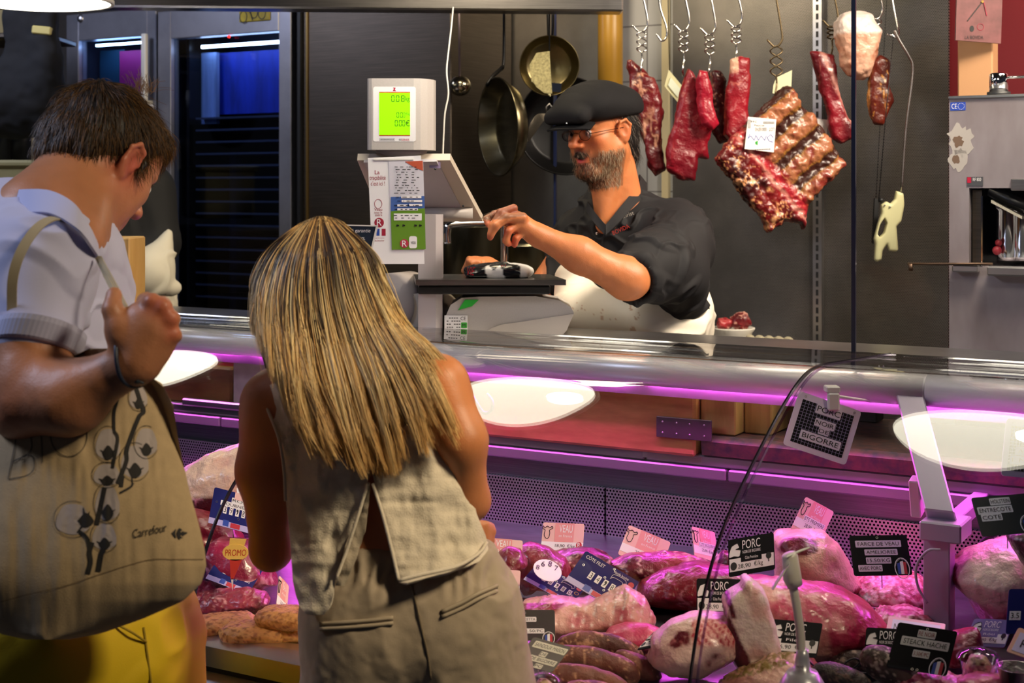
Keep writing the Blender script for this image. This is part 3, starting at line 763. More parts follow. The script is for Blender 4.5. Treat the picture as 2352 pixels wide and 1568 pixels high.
# customer information holder clipped to the post
r = thing('information_sheet', W(910, 607, 3.55), 'white traceability sheet with a green and blue leaflet hanging from the scale console', 'sheet')
s1 = pxplane(0, 0, 3.56, 0)
b = MB(); Q(b, [(845, 363), (967, 357), (975, 606), (855, 606)], 0, 2, s1); b.out('white_backing', WHITE, r)
b = MB(); Q(b, [(893, 371), (972, 368), (978, 573), (900, 574)], 2.2, 3.2, s1); lf = b.out('leaflet', cm('D8D4DC', .35), r)
b = MB(); Q(b, [(898, 452), (975, 450), (976, 500), (898, 505)], 3.3, 3.8, s1); b.out('blue_band', cm('4A68A8', .35), lf)
b = MB(); Q(b, [(898, 485), (976, 478), (978, 572), (900, 573)], 3.9, 4.3, s1); b.out('green_field', cm('66902C', .35), lf)
b = MB(); Q(b, [(930, 371), (971, 369), (972, 392), (955, 386)], 3.3, 3.8, s1); b.out('red_picture', cm('C05A40', .35), lf)
b = MB()
for x0, y0, x1, y1 in ((922, 449, 968, 455), (923, 459, 970, 464), (913, 469, 936, 474), (940, 468, 970, 473), (913, 478, 960, 483), (905, 490, 969, 506)): s1.rect(b, x0, -y1, x1, -y0, 4.4, 4.8)
s1.rrect(b, 940, -570, 958, -542, 5, 4.4, 4.8); b.out('white_fields', WHITE, lf)
b = MB(); rr = random.Random(3)
for y in list(range(383, 448, 6))+[452, 461, 471, 480, 494, 500]:
    x = 905+rr.random()*8
    while x < 958: w_ = 2+rr.random()*9; s1.rect(b, x, -(y+1.3), min(x+w_, 964), -y+.3, 4.9, 5.1); x += w_+2+rr.random()*9
for x in (914, 928, 955, 966): s1.poly(b, [(x-3, -520), (x+3, -519), (x+3, -516), (x-3, -515)], 4.9, 5.1)
s1.text(b, 'veau', 944, -560, 955, -554, 5); b.out('fine_print', INK, lf)
b = MB(); s1.disc(b, 929, -559, 10, 10, 4.4, 5); b.out('red_emblem', cm('B8304A'), lf)
b = MB(); s1.text(b, 'R', 924, -566, 935, -552, 5.4); b.out('emblem_letter', WHITE, lf)
b = MB(); s1.text(b, 'La', 861, -400, 872, -391, 2.4); s1.text(b, 'traçabilité', 849, -415, 886, -403, 2.4); s1.text(b, "c'est ici !", 852, -426, 884, -416, 2.4)
s1.text(b, 'Veau', 860, -484, 878, -478, 2.4); s1.text(b, 'sous la', 860, -490, 878, -485, 2.4); s1.text(b, 'mère', 862, -496, 878, -491, 2.4); s1.ring(b, 869, -468, 9, 11, 1, 2, 2.4, 16)
s1.disc(b, 871, -511, 11, 11, 2, 2.4); s1.text(b, 'agrément', 861, -548, 883, -545, 2.4); s1.text(b, 'du boucher', 861, -554, 883, -550, 2.4); s1.rect(b, 877, -541, 886, -525, 2, 2.4); b.out('red_lettering', cm('A02038'), r)
b = MB(); s1.text(b, 'R', 866, -518, 877, -503, 2.7); b.out('logo_letter', WHITE, r)
b = MB(); s1.rect(b, 865, -541, 872, -525, 2, 2.4); b.out('blue_bar', cm('2848A0'), r)
b = MB(); s1.rect(b, 858, -368, 950, -364, 2, 4); b.out('clip_bar', M['white_plastic'], r)
# slate sign behind the blonde head
r = thing('slate_sign', W(820, 610, 3.45), 'small dark blue sign with white handwriting beside the blonde hair', 'sign')
s2 = pxplane(0, 0, 3.42)
b = MB(); Q(b, [(775, 517), (868, 519), (846, 605), (770, 605)], 0, 3, s2); b.out('board', cm('1C2A3A', .4), r)
b = MB(); Q(b, [(864, 519), (869, 519), (848, 606), (845, 604)], 3, 5, s2); Q(b, [(775, 515), (869, 517), (868, 520), (775, 518)], 3, 5, s2); b.out('frame', M['white_plastic'], r)
b = MB(); s2.text(b, 'la qualité garantie', 772, -536, 850, -525, 3.6, .2); s2.text(b, 'par les éleveurs,', 778, -553, 838, -542, 3.6, .2); b.out('handwriting', WHITE, r)
b = MB(); e = W(812, 604, 3.43); b.box(Vector((e.x, e.y+.01, (e.z+1.236)/2)), (.05, .012, e.z-1.236), None, .002); b.out('foot', M['white_plastic'], r)
b = MB(); s2.rect(b, 806, -605, 822, -572, 3, 3.5); b.out('picture', cm('7A8490'), r)
# packet on the platter
r = thing('meat_packet', W(1140, 652, 3.74), 'black and white printed paper packet of meat on the scale platter', 'packet')
Sd = Solid(axis((-.15, .15, .005)), axis((-.12, .12, .005)), axis((-.05, .06, .0035)))
Sd.ell((0, 0, .01), (.088, .06, .019), k=.01); Sd.ell((.035, -.01, .008), (.06, .05, .014), k=.02); Sd.box((-.0, 0, .0), (.08, .055, .006), rd=.004, k=.015)
pc0 = W(1142, 640, 3.73); pc0.z = pts[0].z+.0225
def pkcol(P):
    P = P-np.array(pc0); c = np.tile(lin('16161A'), (len(P), 1)); w = (P[:, 0]+.35*P[:, 1] > .03+.012*np.sin(P[:, 1]*90)); c[w] = lin('D8D4D0')
    w = (np.abs(P[:, 0]+.005+.3*P[:, 2]) < .022) & (P[:, 2] < .018+.006*np.sin(P[:, 0]*200)); c[w] = lin('E4DEDA'); return c
Sd2 = Sd; me = Sd.mesh(disp=lambda P, n: .004*noise(P, 45, 2)); n_ = len(me.vertices); co = np.empty(n_*3, np.float32); me.vertices.foreach_get('co', co); co = co.reshape(-1, 3)+np.array(pc0, np.float32); me.vertices.foreach_set('co', co.ravel()); setcol(me, pkcol(co))
link('wrapper', me, mat('glossy printed paper', rough=.22, vcol=True), r)
pk = pxplane(0, 0, 3.73-.061); b = MB(); pk.text(b, 'VIE', 1070, -632, 1088, -613, 0, .2); pk.text(b, 'ei', 1150, -613, 1162, -607, 0); b.out('red_print', cm('C01830'), r)
# cable
b = MB(); b.tube(catmull([W(x, y, 3.72) for x, y in ((1041, 16), (1037, 60), (1030, 120), (1026, 165), (1030, 215), (1022, 260), (1019, 310), (1017, 362))], 6), .0022, 8)
tag(b.out('scale_cable', M['white_plastic']), 'thin white cable running down from the hood to the scale console', 'cable')

# ------------------------------------------------------------------ pans and ladle on the splashback
M['pan_dark'] = mat('blackened iron', (.012, .012, .014), .35, .6)
M['pan_steel'] = mat('worn pan steel', (.20, .17, .10), .30, 1, noise_sc=8, noise_amt=.4, stretch=(1, 1, 4))
def YT(px, t): return CT(px, HOR, t).y
r = thing('ladle', W(1057, 220, 4.95), 'small steel ladle hanging left of the pans', 'ladle')
yl = 4.95; c = W(1057, 197, yl); b = MB(); b.sphere(c, (.038, .034, .036), seg=28, ring=16); b.out('bowl', mat('ladle steel', (.40, .36, .26), .18, 1), r)
b = MB(); b.tube([W(1054, -40, yl-.01), W(1056, 175, yl-.01)], .011, 12, flat=(1, .35)); b.out('handle', mat('mauve handle', (.20, .15, .17), .4, .4), r)
def pan(name, px, py, Y, rx, depth, nrm, lab, mt, hpts, grp=None):
    c = W(px, py, Y); r = thing(name, c-Vector((0, 0, rx)), lab, 'pan'); z = Vector(nrm).normalized(); x = z.cross(Vector((0, 0, 1))).normalized(); y = z.cross(x)
    Mx = Matrix.Translation(c) @ Matrix((x, y, z)).transposed().to_4x4()
    b = MB(); b.lathe([(0, -.0), (rx*.72, 0), (rx*.80, .006), (rx, depth), (rx*.985, depth+.003), (rx*.965, depth), (rx*.77, .010), (rx*.7, .005), (0, .005)], 48, Mx); b.out('pan_body', mt, r)
    b = MB(); b.tube(catmull(hpts, 5), [.012]*(len(hpts)*5-4), 10, flat=(1, .45)); b.out('handle', M['pan_dark'], r); return r
pan('frying_pan', 1178, 290, 4.72, .165, .055, (-.93, -.42, -.05), 'large blackened steel frying pan hanging edge-on beside the scale', M['pan_steel'], [W(1158, 15, 4.80), W(1157, 140, 4.80), W(1150, 158, 4.78), (W(1132, 175, 4.74)), W(1118, 196, 4.72)])
pan('frying_pan', 1298, 290, 4.96, .172, .05, (.05, -1, 0), 'black iron frying pan hanging flat behind the others near the flat cap', M['pan_dark'], [W(1258, 15, 5.0), W(1262, 120, 5.0), W(1272, 200, 4.98)])
pan('saute_pan', 1260, 150, 4.86, .102, .06, (.02, -1, -.1), 'bright steel saute pan with its open side to the room', mat('bright brass tinted steel', (.30, .25, .13), .3, 1, noise_sc=12, noise_amt=.3), [W(1270, 8, 4.86), W(1270, 60, 4.85), W(1268, 92, 4.84)])
r = thing('scrub_brush', W(1245, 240, 4.72), 'pale bristle brush hanging in front of the saute pan', 'brush')
b = MB(); pb_ = pxplane(0, 0, 4.73); Q(b, [(1216, 150), (1232, 122), (1262, 118), (1268, 215), (1250, 214), (1232, 200), (1220, 180)], -6, 6, pb_); b.out('bristle_head', mat('pale bristles', (.40, .36, .18), .8, noise_sc=120, noise_amt=.5), r)
b = MB()
for i in range(14): t_ = i/13; Q(b, [(1221+t_*42-1.2, 175+t_*36), (1221+t_*42+1.2, 175+t_*36), (1222+t_*42+1, 188+t_*33), (1222+t_*42-1, 188+t_*33)], -5, 5, pb_)
b.out('bristles', mat('cream bristles', (.55, .52, .30), .8), r)
b = MB(); Q(b, [(1266, 190), (1290, 192), (1288, 212), (1266, 210)], -4, 4, pb_); b.out('clip', M['chrome'], r)
b = MB(); b.tube([W(1262, 118, 4.73), W(1262, -70, 4.73)], .003, 6); b.out('hanging_cord', M['black'], r)
r = thing('whisk', W(1225, 300, 4.6), 'dark balloon whisk hanging behind the peak of the cap', 'whisk')
b = MB()
for k in range(9):
    a = (k-4)/4; b.tube(catmull([W(1262, 262, 4.62), W(1240-6*a, 272-8*a, 4.62+.01*a), W(1215+2*a, 300-18*a+6, 4.62), W(1213, 305, 4.62)], 5), .0018, 6)
b.out('wires', mat('dark wire', (.08, .07, .06), .35, .8), r)
b = MB(); b.tube([W(1260, 264, 4.62), W(1330, 215, 4.62)], .009, 10); b.out('handle', M['pan_dark'], r)
b = MB(); b.tube([W(1255, 265, 4.70), W(1255, 245, 4.70), W(1262, 238, 4.70), W(1268, 246, 4.70), W(1268, 262, 4.70)], .003, 6); tag(b.out('hanging_ring', M['steel']), 'small wire ring under the saute pan', 'ring')
# tap, basin and pots behind the scale
b = MB(); y_ = 4.15; b.tube(catmull([W(1028, 560, y_), W(1027, 530, y_), W(1040, 516, y_), W(1120, 512, y_), W(1152, 516, y_), W(1158, 532, y_), W(1158, 700, y_)], 6), .011, 14); tag(b.out('swan_neck_tap', M['chrome']), 'chrome swan neck tap arching behind the raised hand', 'tap')
for px, py, rp, h, Y, lab in ((1090, 700, 76, .24, 4.45, 'tall steel stock pot behind the scale platter'), (1215, 720, 70, .21, 4.5, 'steel stock pot with a bright rim behind the raised forearm')):
    c = W(px, py, Y); rr = rp/F*Y; r = thing('stock_pot', c, lab, 'pot')
    b = MB(); b.lathe([(0, 0), (rr, 0), (rr, h), (rr*1.05, h+.004), (rr*1.05, h+.008), (rr*.97, h+.006), (rr*.96, .01), (0, .01)], 40, Matrix.Translation(c)); b.out('pot_body', mat('olive steel', (.28, .26, .18), .3, 1, noise_sc=6, noise_amt=.4, stretch=(1, 1, .3)), r)
b = MB(); c = W(1150, 720, 4.5); b.box(c+Vector((0, 0, -.02)), (.55, .35, .04), None, .005); b.box(c+Vector((0, .12, -.60)), (.55, .30, 1.12), None, .005); tag(b.out('pot_stand', M['dark_steel']), 'dark steel stand carrying the stock pots behind the scale', 'stand')

# ------------------------------------------------------------------ oven / coffee machine on the right
OT = 3.80
ov = thing('steel_machine', CT(2300, 828, OT), 'stained stainless steel machine with an open bay at the right edge', 'machine')
M['mach'] = brushed('mauve tinted steel', (.50, .44, .47), (.33, .27, .28), .42, (1, 1, .4), 5, .55)
sL, sR = sx(2180, OT), sx(2180, OT)+.55; sA = sx(2226, OT); zt, zb = zy(2182, 228, OT), zy(2180, 826, OT); za, zc_ = zy(2226, 432, OT), zy(2226, 612, OT)
for (a, c, z0, z1, nm) in ((sL, sA, zb, zt, 'side_panel'), (sA, sR, za, zt, 'top_panel'), (sA, sR, zb, zc_, 'bottom_panel')):
    b = MB(); lbox(b, a, c, OT, OT+.45, z0, z1); b.out(nm, M['mach'], ov)
b = MB(); lbox(b, sA, sR, OT+.2, OT+.45, zc_, za); b.out('bay_back', M['black_gloss'], ov)
b = MB(); lbox(b, sL-.002, sR, OT-.006, OT+.46, zt, zt+.008, .002); b.out('top_lid', M['alu'], ov)
b = MB(); lbox(b, sA+.004, sA+.028, OT+.02, OT+.2, zc_, za-.005); b.out('bay_divider', M['dark_steel'], ov)
b = MB(); lbox(b, sA+.030, sA+.034, OT+.0, OT+.2, zc_, za-.02); b.out('bay_edge', M['chrome'], ov)
pm = Plane(CT(0, 0, OT), tuple(U), (0, 0, 1)); O0 = pm.O
def om(px, py, t=OT): p = CT(px, py, t); return SOF(p)-SOF(O0), p[2]-O0[2]
def orect(mb, x0, y0, x1, y1, z0, z1): a, c = om(x0, y1), om(x1, y0); pm.rect(mb, a[0], a[1], c[0], c[1], z0, z1)
b = MB(); orect(b, 2183, 234, 2218, 254, 0, .001); eu = b.out('ce_sticker', cm('2848B0'), ov)
b = MB(); a, c = om(2186, 250), om(2198, 238); pm.text(b, 'CE', a[0], a[1], c[0], c[1], .0015)
a = om(2208, 244)
for k in range(12): pm.disc(b, a[0]+.008*math.cos(k*PI/6), a[1]+.008*math.sin(k*PI/6), .001, .001, .001, .0015, 6)
b.out('sticker_print', WHITE, eu)
b = MB(); orect(b, 2221, 406, 2258, 427, 0, .002); pl = b.out('name_plate', cm('4A4A50'), ov)
b = MB(); orect(b, 2222, 407, 2231, 420, .002, .0025); b.out('red_square', cm('B81038'), pl)
b = MB(); a, c = om(2235, 416), om(2254, 408); pm.text(b, 'RF 800', a[0], a[1], c[0], c[1], .0027); b.out('plate_print', WHITE, pl)
b = MB(); c0 = CT(2275, 435, OT+.02); c1 = CT(2275+110, 435+58, OT+.02)
b.tube([c0, c1], .022, 4, flat=(1, .8)); ar = b.out('slotted_arm', M['pan_dark'], ov)
b = MB()
for i in range(24):
    f_ = i/23*.62; p = c0.lerp(c1, f_+.05)+Vector((0, -.0, -.028)); b.box(p, (.0025, .03, .008), RZ30)
b.out('slots', mat('cream slots', (.6, .55, .45), .5), ar)
for px, w, nm in ((2318, 20, 'brew_cylinder'), (2352, 24, 'brew_cylinder')):
    b = MB(); c = CT(px, 598, OT+.09); b.lathe([(0, 0), (.030, 0), (.032, .01), (.032, .13), (.036, .135), (.036, .145), (0, .145)], 32, Matrix.Translation(c)); b.out(nm, M['chrome'], ov)
b = MB(); c = CT(2290, 575, OT+.05); b.sphere(c, .012); b.sphere(c+Vector((.004, 0, .02)), .009); b.out('red_knob', cm('901828'), ov)
b = MB(); c = CT(2338, 424, OT-.004); b.box(c, (.035, .006, .03), RZ30, .002); b.out('latch', M['steel'], ov)
b = MB(); a = CT(2186, 617, OT-.03); c = CT(2246, 617, OT-.03); lbox(b, SOF(a), SOF(c), OT-.03, OT, a[2]-.008, a[2]+.010, .003); a = CT(2266, 622, OT-.045); lbox(b, SOF(a), sR, OT-.045, OT, a[2]-.012, a[2]+.012, .004); b.out('front_rail', M['alu'], ov)
b = MB(); b.tube([CT(2085, 606, OT-.03), CT(2280, 606, OT-.03)], .0035, 8); b.tube([CT(2092, 606, OT-.03), CT(2092, 622, OT-.03)], .006, 8); b.out('skewer_rod', mat('rusty rod', (.10, .06, .04), .5, .7), ov)
b = MB(); c = CT(2294, 222, OT+.1); b.lathe([(0, .0), (.030, 0), (.030, .012), (0.026, .013), (0, .013)], 24, Matrix.Translation(c)); b.out('lever_foot', M['black'], ov)
b = MB(); b.lathe([(0, .012), (.024, .012), (.024, .058), (.02, .062), (0, .062)], 24, Matrix.Translation(c)); b.tube([c+Vector((0, 0, .05)), c+L(.2, 0, .05)], .004, 8); b.out('chrome_lever', M['chrome'], ov)
b = MB(); lbox(b, sL+.01, sR, OT+.02, OT+.38, .0, zb-.001, .004); tag(b.out('base_cabinet', M['dark_steel']), 'steel base cabinet under the stainless machine', 'cabinet')
# stains on the steel
b = MB(); a = om(2203, 325)
def blot(mb, px, py, R_, n, seed, z):
    rr = random.Random(seed); a = om(px, py); pm.poly(mb, [(a[0]+R_*(.7+.5*rr.random())*math.cos(2*PI*k/n), a[1]+R_*1.25*(.7+.5*rr.random())*math.sin(2*PI*k/n)) for k in range(n)], 0, z)
b = MB(); blot(b, 2206, 322, .034, 26, 1, .0006); blot(b, 2200, 365, .024, 20, 5, .0006); b.out('pale_stain', mat('dried splash', (.42, .38, .36), .8), ov)
b = MB(); blot(b, 2201, 325, .013, 18, 2, .0009); blot(b, 2196, 366, .010, 16, 3, .0009); b.out('brown_stain', mat('brown splash', (.16, .10, .07), .9), ov)
# clock plaque with beige board behind
b = MB(); p5 = pxplane(0, 0, 4.15, -8); o = None
ck = thing('wall_clock', W(2250, 96, 4.2), 'square dusky pink butcher clock with thin black hands at the top right', 'clock')
pc_ = pxplane(2250, 40, 4.2, 0); b = MB(); pc_.poly(b, [(-55, -52), (49, -60), (55, 120), (-50, 120)], -8, 0); b.out('clock_plate', mat('dusky pink board', (.20, .065, .07), .5, noise_sc=25, noise_amt=.35), ck)
b = MB(); pc_.line(b, [(8, 38), (-28, -8)], 2.2, 1, 2); pc_.line(b, [(8, 38), (14, 70)], 3, 1, 2); pc_.text(b, 'LA BOVIDA', -34, -50, 8, -42, 1.5); pc_.disc(b, -18, -26, 5, 7, .5, 1); b.out('hands', INK, ck)
b = MB(); pc_.line(b, [(8, 40), (16, 4)], 1.6, 1.5, 2.2); pc_.ring(b, 2, -22, 8, 8, 1, .5, 1); b.out('second_hand', cm('9A1838'), ck)
b = MB(); pc_.disc(b, 6, 36, 3, 3, 1.8, 3); b.out('brass_pin', cm('A08028'), ck)
b = MB(); a = CT(2203, 232, 4.4); c = CT(2283, 90, 4.4); lbox(b, SOF(a), SOF(c), 4.38, 4.46, 1.06, c[2]+.25, .004); tag(b.out('wooden_board', mat('peach board', (.56, .30, .15), .6)), 'peach coloured board standing upright below the clock', 'board')

# ------------------------------------------------------------------ refrigerators on the left
M['fridge'] = mat('lilac aluminium', (.40, .40, .47), .38, .7, noise_sc=6, noise_amt=.2)
def fridge(px0, px1, pin0, pin1, ytop, yin, T, lab, handle_px):
    s0, s1 = sx(px0, T), sx(px1, T); i0, i1 = sx(pin0, T), sx(pin1, T); zt = zy((px0+px1)/2, ytop, T); zi = zy((pin0+pin1)/2, yin, T)
    r = thing('glass_door_refrigerator', L((s0+s1)/2, T+.3, 0), lab, 'refrigerator'); D_ = TW-.06
    for nm, a, c, z0, z1, t1 in (('left_stile', s0, i0, 0, zt, T+.05), ('right_stile', i1, s1, 0, zt, T+.05), ('head_panel', i0, i1, zi, zt, T+.05), ('foot_panel', i0, i1, 0, .25, T+.05)):
        b = MB(); lbox(b, a, c, T, t1, z0, z1, .003); b.out(nm, M['fridge'], r)
    b = MB(); lbox(b, s0+.01, s0+.03, T+.05, D_, .05, zt-.01); lbox(b, s1-.03, s1-.01, T+.05, D_, .05, zt-.01); lbox(b, s0+.03, s1-.03, D_-.02, D_, .05, zt-.01); lbox(b, s0+.03, s1-.03, T+.05, D_, zt-.04, zt-.01); lbox(b, s0+.03, s1-.03, T+.05, D_, .05, .07)
    b.out('inner_cabinet', mat('dark blue liner', (.02, .024, .05), .4), r)
    b = MB(); lbox(b, i0, i1, T+.02, T+.026, .25, zi); b.out('door_glass', glass_mat('fridge glass', (.72, .78, .9), 1.5), r)
    b = MB(); lbox(b, handle_px[0], handle_px[0]+.025, T-.05, T-.03, handle_px[1], handle_px[2], .004); lbox(b, handle_px[0]+.005, handle_px[0]+.02, T-.03, T, handle_px[2]-.3, handle_px[2]-.27); b.out('door_handle', M['white_plastic'], r)
    return r, s0, s1, i0, i1, zi, D_
T1 = 4.28
r, s0, s1, i0, i1, zi, D_ = fridge(362, 668, 392, 640, 14, 80, T1, 'tall refrigerator with a blue lit glass door beside the dark cabinet', (sx(356, T1), 1.2, 1.95))
z1 = zy(560, 102, T1+.1); b = MB(); lbox(b, i0+.08, i1-.005, T1+.09, T1+.10, z1-.006, z1+.006); b.out('strip_light', mat('cold strip light', (1, 1, 1), .4, emit=(.65, .82, 1), estr=18), r)
zb1 = zy(560, 262, T1+.2); b = MB(); lbox(b, i0+.09, i1+.02, T1+.17, T1+.19, zb1, z1-.02); b.out('blue_reflection', mat('blue reflection colour', (.01, .045, .62), .6, noise_sc=6, noise_amt=.5, stretch=(3, 3, .6)), r)  # coloured panel standing in for a blue reflection in the door glass
b = MB(); lbox(b, i0-.015, i0+.125, T1+.13, T1+.15, zb1-.04, z1-.02); b.out('pale_curtain', mat('pale blue plastic', (.30, .45, .85), .4, noise_sc=5, noise_amt=.5, stretch=(4, 4, .4)), r)
for k in range(16):
    z = zb1-.02-k*.048
    b = MB(); lbox(b, i0+.06, i1, T1+.08, T1+.085, z-.004, z+.004); lbox(b, i0+.06, i1, T1+.085, T1+.34, z-.002, z); b.out('shelf', mat('blue steel shelf', (.16, .19, .30), .35, .8) if k == 0 else bpy.data.materials['blue steel shelf'], r)
b = MB(); lbox(b, i0+.03, i0+.045, T1+.06, T1+.3, .3, zi); b.out('rack_post', M['pan_dark'], r)
b = MB(); c = CT(526, 84, T1); b.sphere(c, (.006, .004, .006)); b.out('red_indicator', mat('red led', (.5, 0, 0), .4, emit=(1, .03, .02), estr=2), r)
b = MB(); a, c = CT(551, 52, T1), CT(622, 12, T1); lbox(b, SOF(a), SOF(c), T1-.006, T1, a[2], c[2], .003); ys = b.out('warning_label', mat('yellow label', (.55, .42, .02), .5, noise_sc=9, noise_amt=.5), r)
b = MB(); pf = Plane(L(SOF(a), T1-.0065, a[2]), tuple(U), (0, 0, 1)); w_, h_ = SOF(c)-SOF(a), c[2]-a[2]
for (x, y) in ((.15, .35), (.5, .6), (.75, .5)): pf.ring(b, x*w_, y*h_, .02, .025, .004, 0, .0005, 12)
pf.line(b, [(.3*w_, .9*h_), (.4*w_, .5*h_), (.45*w_, .1*h_)], .006, 0, .0005); pf.line(b, [(.55*w_, .8*h_), (.7*w_, .75*h_)], .004, 0, .0005); b.out('label_drawing', cm('2A2408'), ys)
T2 = 4.30
r, s0, s1, i0, i1, zi, D_ = fridge(152, 358, 180, 338, 26, 88, T2, 'second refrigerator, its dark glass door behind the bowed brown head', (sx(343, T2)-.0, 1.5, zy(343, 80, T2)))
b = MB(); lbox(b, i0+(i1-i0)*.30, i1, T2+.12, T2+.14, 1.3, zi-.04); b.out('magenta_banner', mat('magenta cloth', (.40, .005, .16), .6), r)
b = MB(); lbox(b, i0-.02, i0+(i1-i0)*.32, T2+.14, T2+.15, 1.2, zi-.03); b.out('teal_sheet', mat('teal plastic', (.01, .06, .12), .5), r)
b = MB(); z1 = zi-.01; lbox(b, i0+.05, i1, T2+.05, T2+.06, z1-.012, z1-.004); b.out('strip_light', mat('blue strip light', (1, 1, 1), .4, emit=(.45, .7, 1), estr=30), r)
b = MB(); c = CT(186, 43, T2); b.sphere(c-L(0, .0, 0), (.016, .01, .018)); b.out('lock', M['steel'], r)
# clutter at the far left
b = MB(); b.box(W(25, 445, 5.4), (.32, .25, .22), None, .02); b.box(W(25, 378, 5.4), (.34, .27, .03), None, .01); tag(b.out('storage_tub', mat('olive cream plastic', (.30, .26, .12), .5)), 'cream lidded tub standing behind the man in the polo shirt', 'tub')
b = MB(); b.box(W(25, 445, 5.4)+Vector((0, 0, -.82)), (.9, .4, 1.35), None, .01); tag(b.out('work_table', M['dark_steel']), 'dark steel table carrying the cream tub at the far left', 'table')
b = MB(); b.box(W(70, 345, 5.6), (.045, .04, .14), None, .004); tag(b.out('white_carton', M['white_plastic']), 'narrow white carton behind the cream tub', 'carton')
b = MB(); b.box(W(-20, 55, 5.5), (.4, .3, .16), None, .01); tag(b.out('cardboard_box', mat('brown cardboard', (.20, .15, .06), .8)), 'brown cardboard box on the top left shelf', 'box')
b = MB(); b.box(W(-40, 92, 5.5), (.62, .34, .02), None, .004); tag(b.out('wall_shelf', M['dark_steel']), 'dark shelf at the top left', 'shelf')
b = MB(); b.box(W(97, 70, 5.3), (.07, .03, .03), Matrix.Rotation(.1, 3, 'Y'), .004); tag(b.out('paper_bag', cm('C8B870')), 'crumpled pale bag on the top left shelf', 'bag')
Sd = Solid(axis((-.3, .3, .012)), axis((-.2, .2, .012)), axis((-.6, .5, .012)))
Sd.box((0, 0, .22), (.10, .05, .14), rd=.03, k=.03); Sd.ell((-.06, 0, -.02), (.17, .09, .15), k=.06); Sd.ell((.04, 0, .03), (.08, .08, .18), k=.06)
me = Sd.mesh(disp=lambda P, n: .02*noise(P, 14, 3)); cc = W(72, 215, 5.35); me.transform(Matrix.Translation(cc)); tag(link('hanging_apron', me, mat('black cloth', (.006, .006, .008), .9)), 'black aprons hanging in a bundle at the far left', 'apron')
for x, g in ((18, 'black rolled sheet leaning at the left edge'), (48, 'black rolled sheet leaning below the hanging aprons')):
    b = MB(); b.tube([W(x, 370, 5.55), W(x, 130 if x < 30 else 265, 5.55)], .04, 16); tag(b.out('rolled_sheet', mat('dark grey film', (.015, .016, .022), .4)), g, 'roll')
# ------------------------------------------------------------------ meat
M['meat'] = mat('raw meat', rough=.34, vcol=True, bump=.5, bump_sc=150, spec=.5, coat=.25)
M['meat_dry'] = mat('dry cured meat', rough=.55, vcol=True, bump=.5, bump_sc=160)
def lc(x): return np.array(lin(x))
def mix(a, b, w): w = np.clip(w, 0, 1)[:, None]; return a*(1-w)+b*w
def marble(red='8A1222', fat='E2B8A0', amt=.35, sc=30, stretch=(1, 1, 1), seed=0, dark='4A0612'):
    def f(P):
        Q_ = P*np.array(stretch); n = noise(Q_, sc, 4, seed); m = noise(Q_, sc*.35, 3, seed+5)
        c = mix(np.tile(lc(red), (len(P), 1)), np.tile(lc(dark), (len(P), 1)), .5+1.3*m); v = np.abs(noise(Q_, sc*.8, 3, seed+9))
        return mix(c, np.tile(lc(fat), (len(P), 1)), np.maximum((.045-v)/.03*amt*2, (n-(.75-amt))*6)*np.clip(.5+m*2+amt, 0, 1))
    return f
def slab(name, pts, Y, th, colf, lab, cat='meat', group=None, vox=.0045, rd=.018, amp=.008, asc=28, tilt=(0, 0), parent=None, extra=None, mt=None, ff=None):
    wp = [W(x, y, Y) for x, y in pts]; xs = [p.x for p in wp]; zs = [p.z for p in wp]; m = .03; e = abs(tilt[0])*(max(xs)-min(xs))+abs(tilt[1])*(max(zs)-min(zs))
    sd = Solid(axis((min(xs)-m, max(xs)+m, vox)), axis((Y-th/2-m-e, Y+th/2+m+e, vox)), axis((min(zs)-m, max(zs)+m, vox)))
    sd.poly([(p.x, p.z) for p in wp], Y, th, min(rd, th*.48), .01, tilt=tilt)
    if extra: extra(sd)
    me = sd.mesh(disp=(lambda P, n: amp*noise(P, asc, 3, 1)+(ff(P) if ff else 0)), color=colf, relax=1)
    o = link(name, me, mt or M['meat'], parent)
    return tag(o, lab, cat, group) if parent is None else o
YH = 4.5
def hook_s(px, y0, y1, Y, r=.0028, flip=1):
    "an S hook from the rail down to a pixel"
    w = 14
    return catmull([W(px-flip*w*.2, y0-40, Y), W(px, y0, Y), W(px+flip*w*1.3, y1-34, Y), W(px+flip*w*1.2, y1-8, Y), W(px+flip*2, y1+2, Y), W(px-flip*w*1.1, y1-14, Y)], 6)
HM = mat('hook steel', (.62, .61, .60), .2, 1)
def hooks(px, ytop, ytwist, yend, Y, lab, sc=1, dirty=False):
    r = thing('meat_hook', W(px, yend, Y), lab, 'hook', 'chrome S hooks with twisted shanks on the rail'); m = mat('rusty hook', (.16, .12, .07), .4, .9) if dirty else HM
    b = MB(); b.tube(hook_s(px-6, ytop-60, ytwist, Y), .0032, 8); b.out('upper_hook', m, r)
    n = 40; b = MB()
    for ph in (0, PI): b.tube([W(px+11*sc*math.sin(PI*3*i/n+ph)*(1 if i else 1), ytwist+(yend-40-ytwist)*i/n, Y+.006*math.cos(PI*3*i/n+ph)) for i in range(n+1)], .0027, 6)
    b.out('twisted_shank', m, r)
    b = MB(); b.tube(catmull([W(px, yend-42, Y), W(px+1, yend-20, Y), W(px-2, yend, Y-.01), W(px-1, yend+14, Y+.02)], 5), .003, 8); b.out('hook_point', m, r)
b = MB(); b.tube([W(1380, -60, YH), W(2200, -60, YH)], .012, 16); tag(b.out('hanging_rail', M['chrome']), 'chrome rail just above the picture from which the meat hooks hang', 'rail')
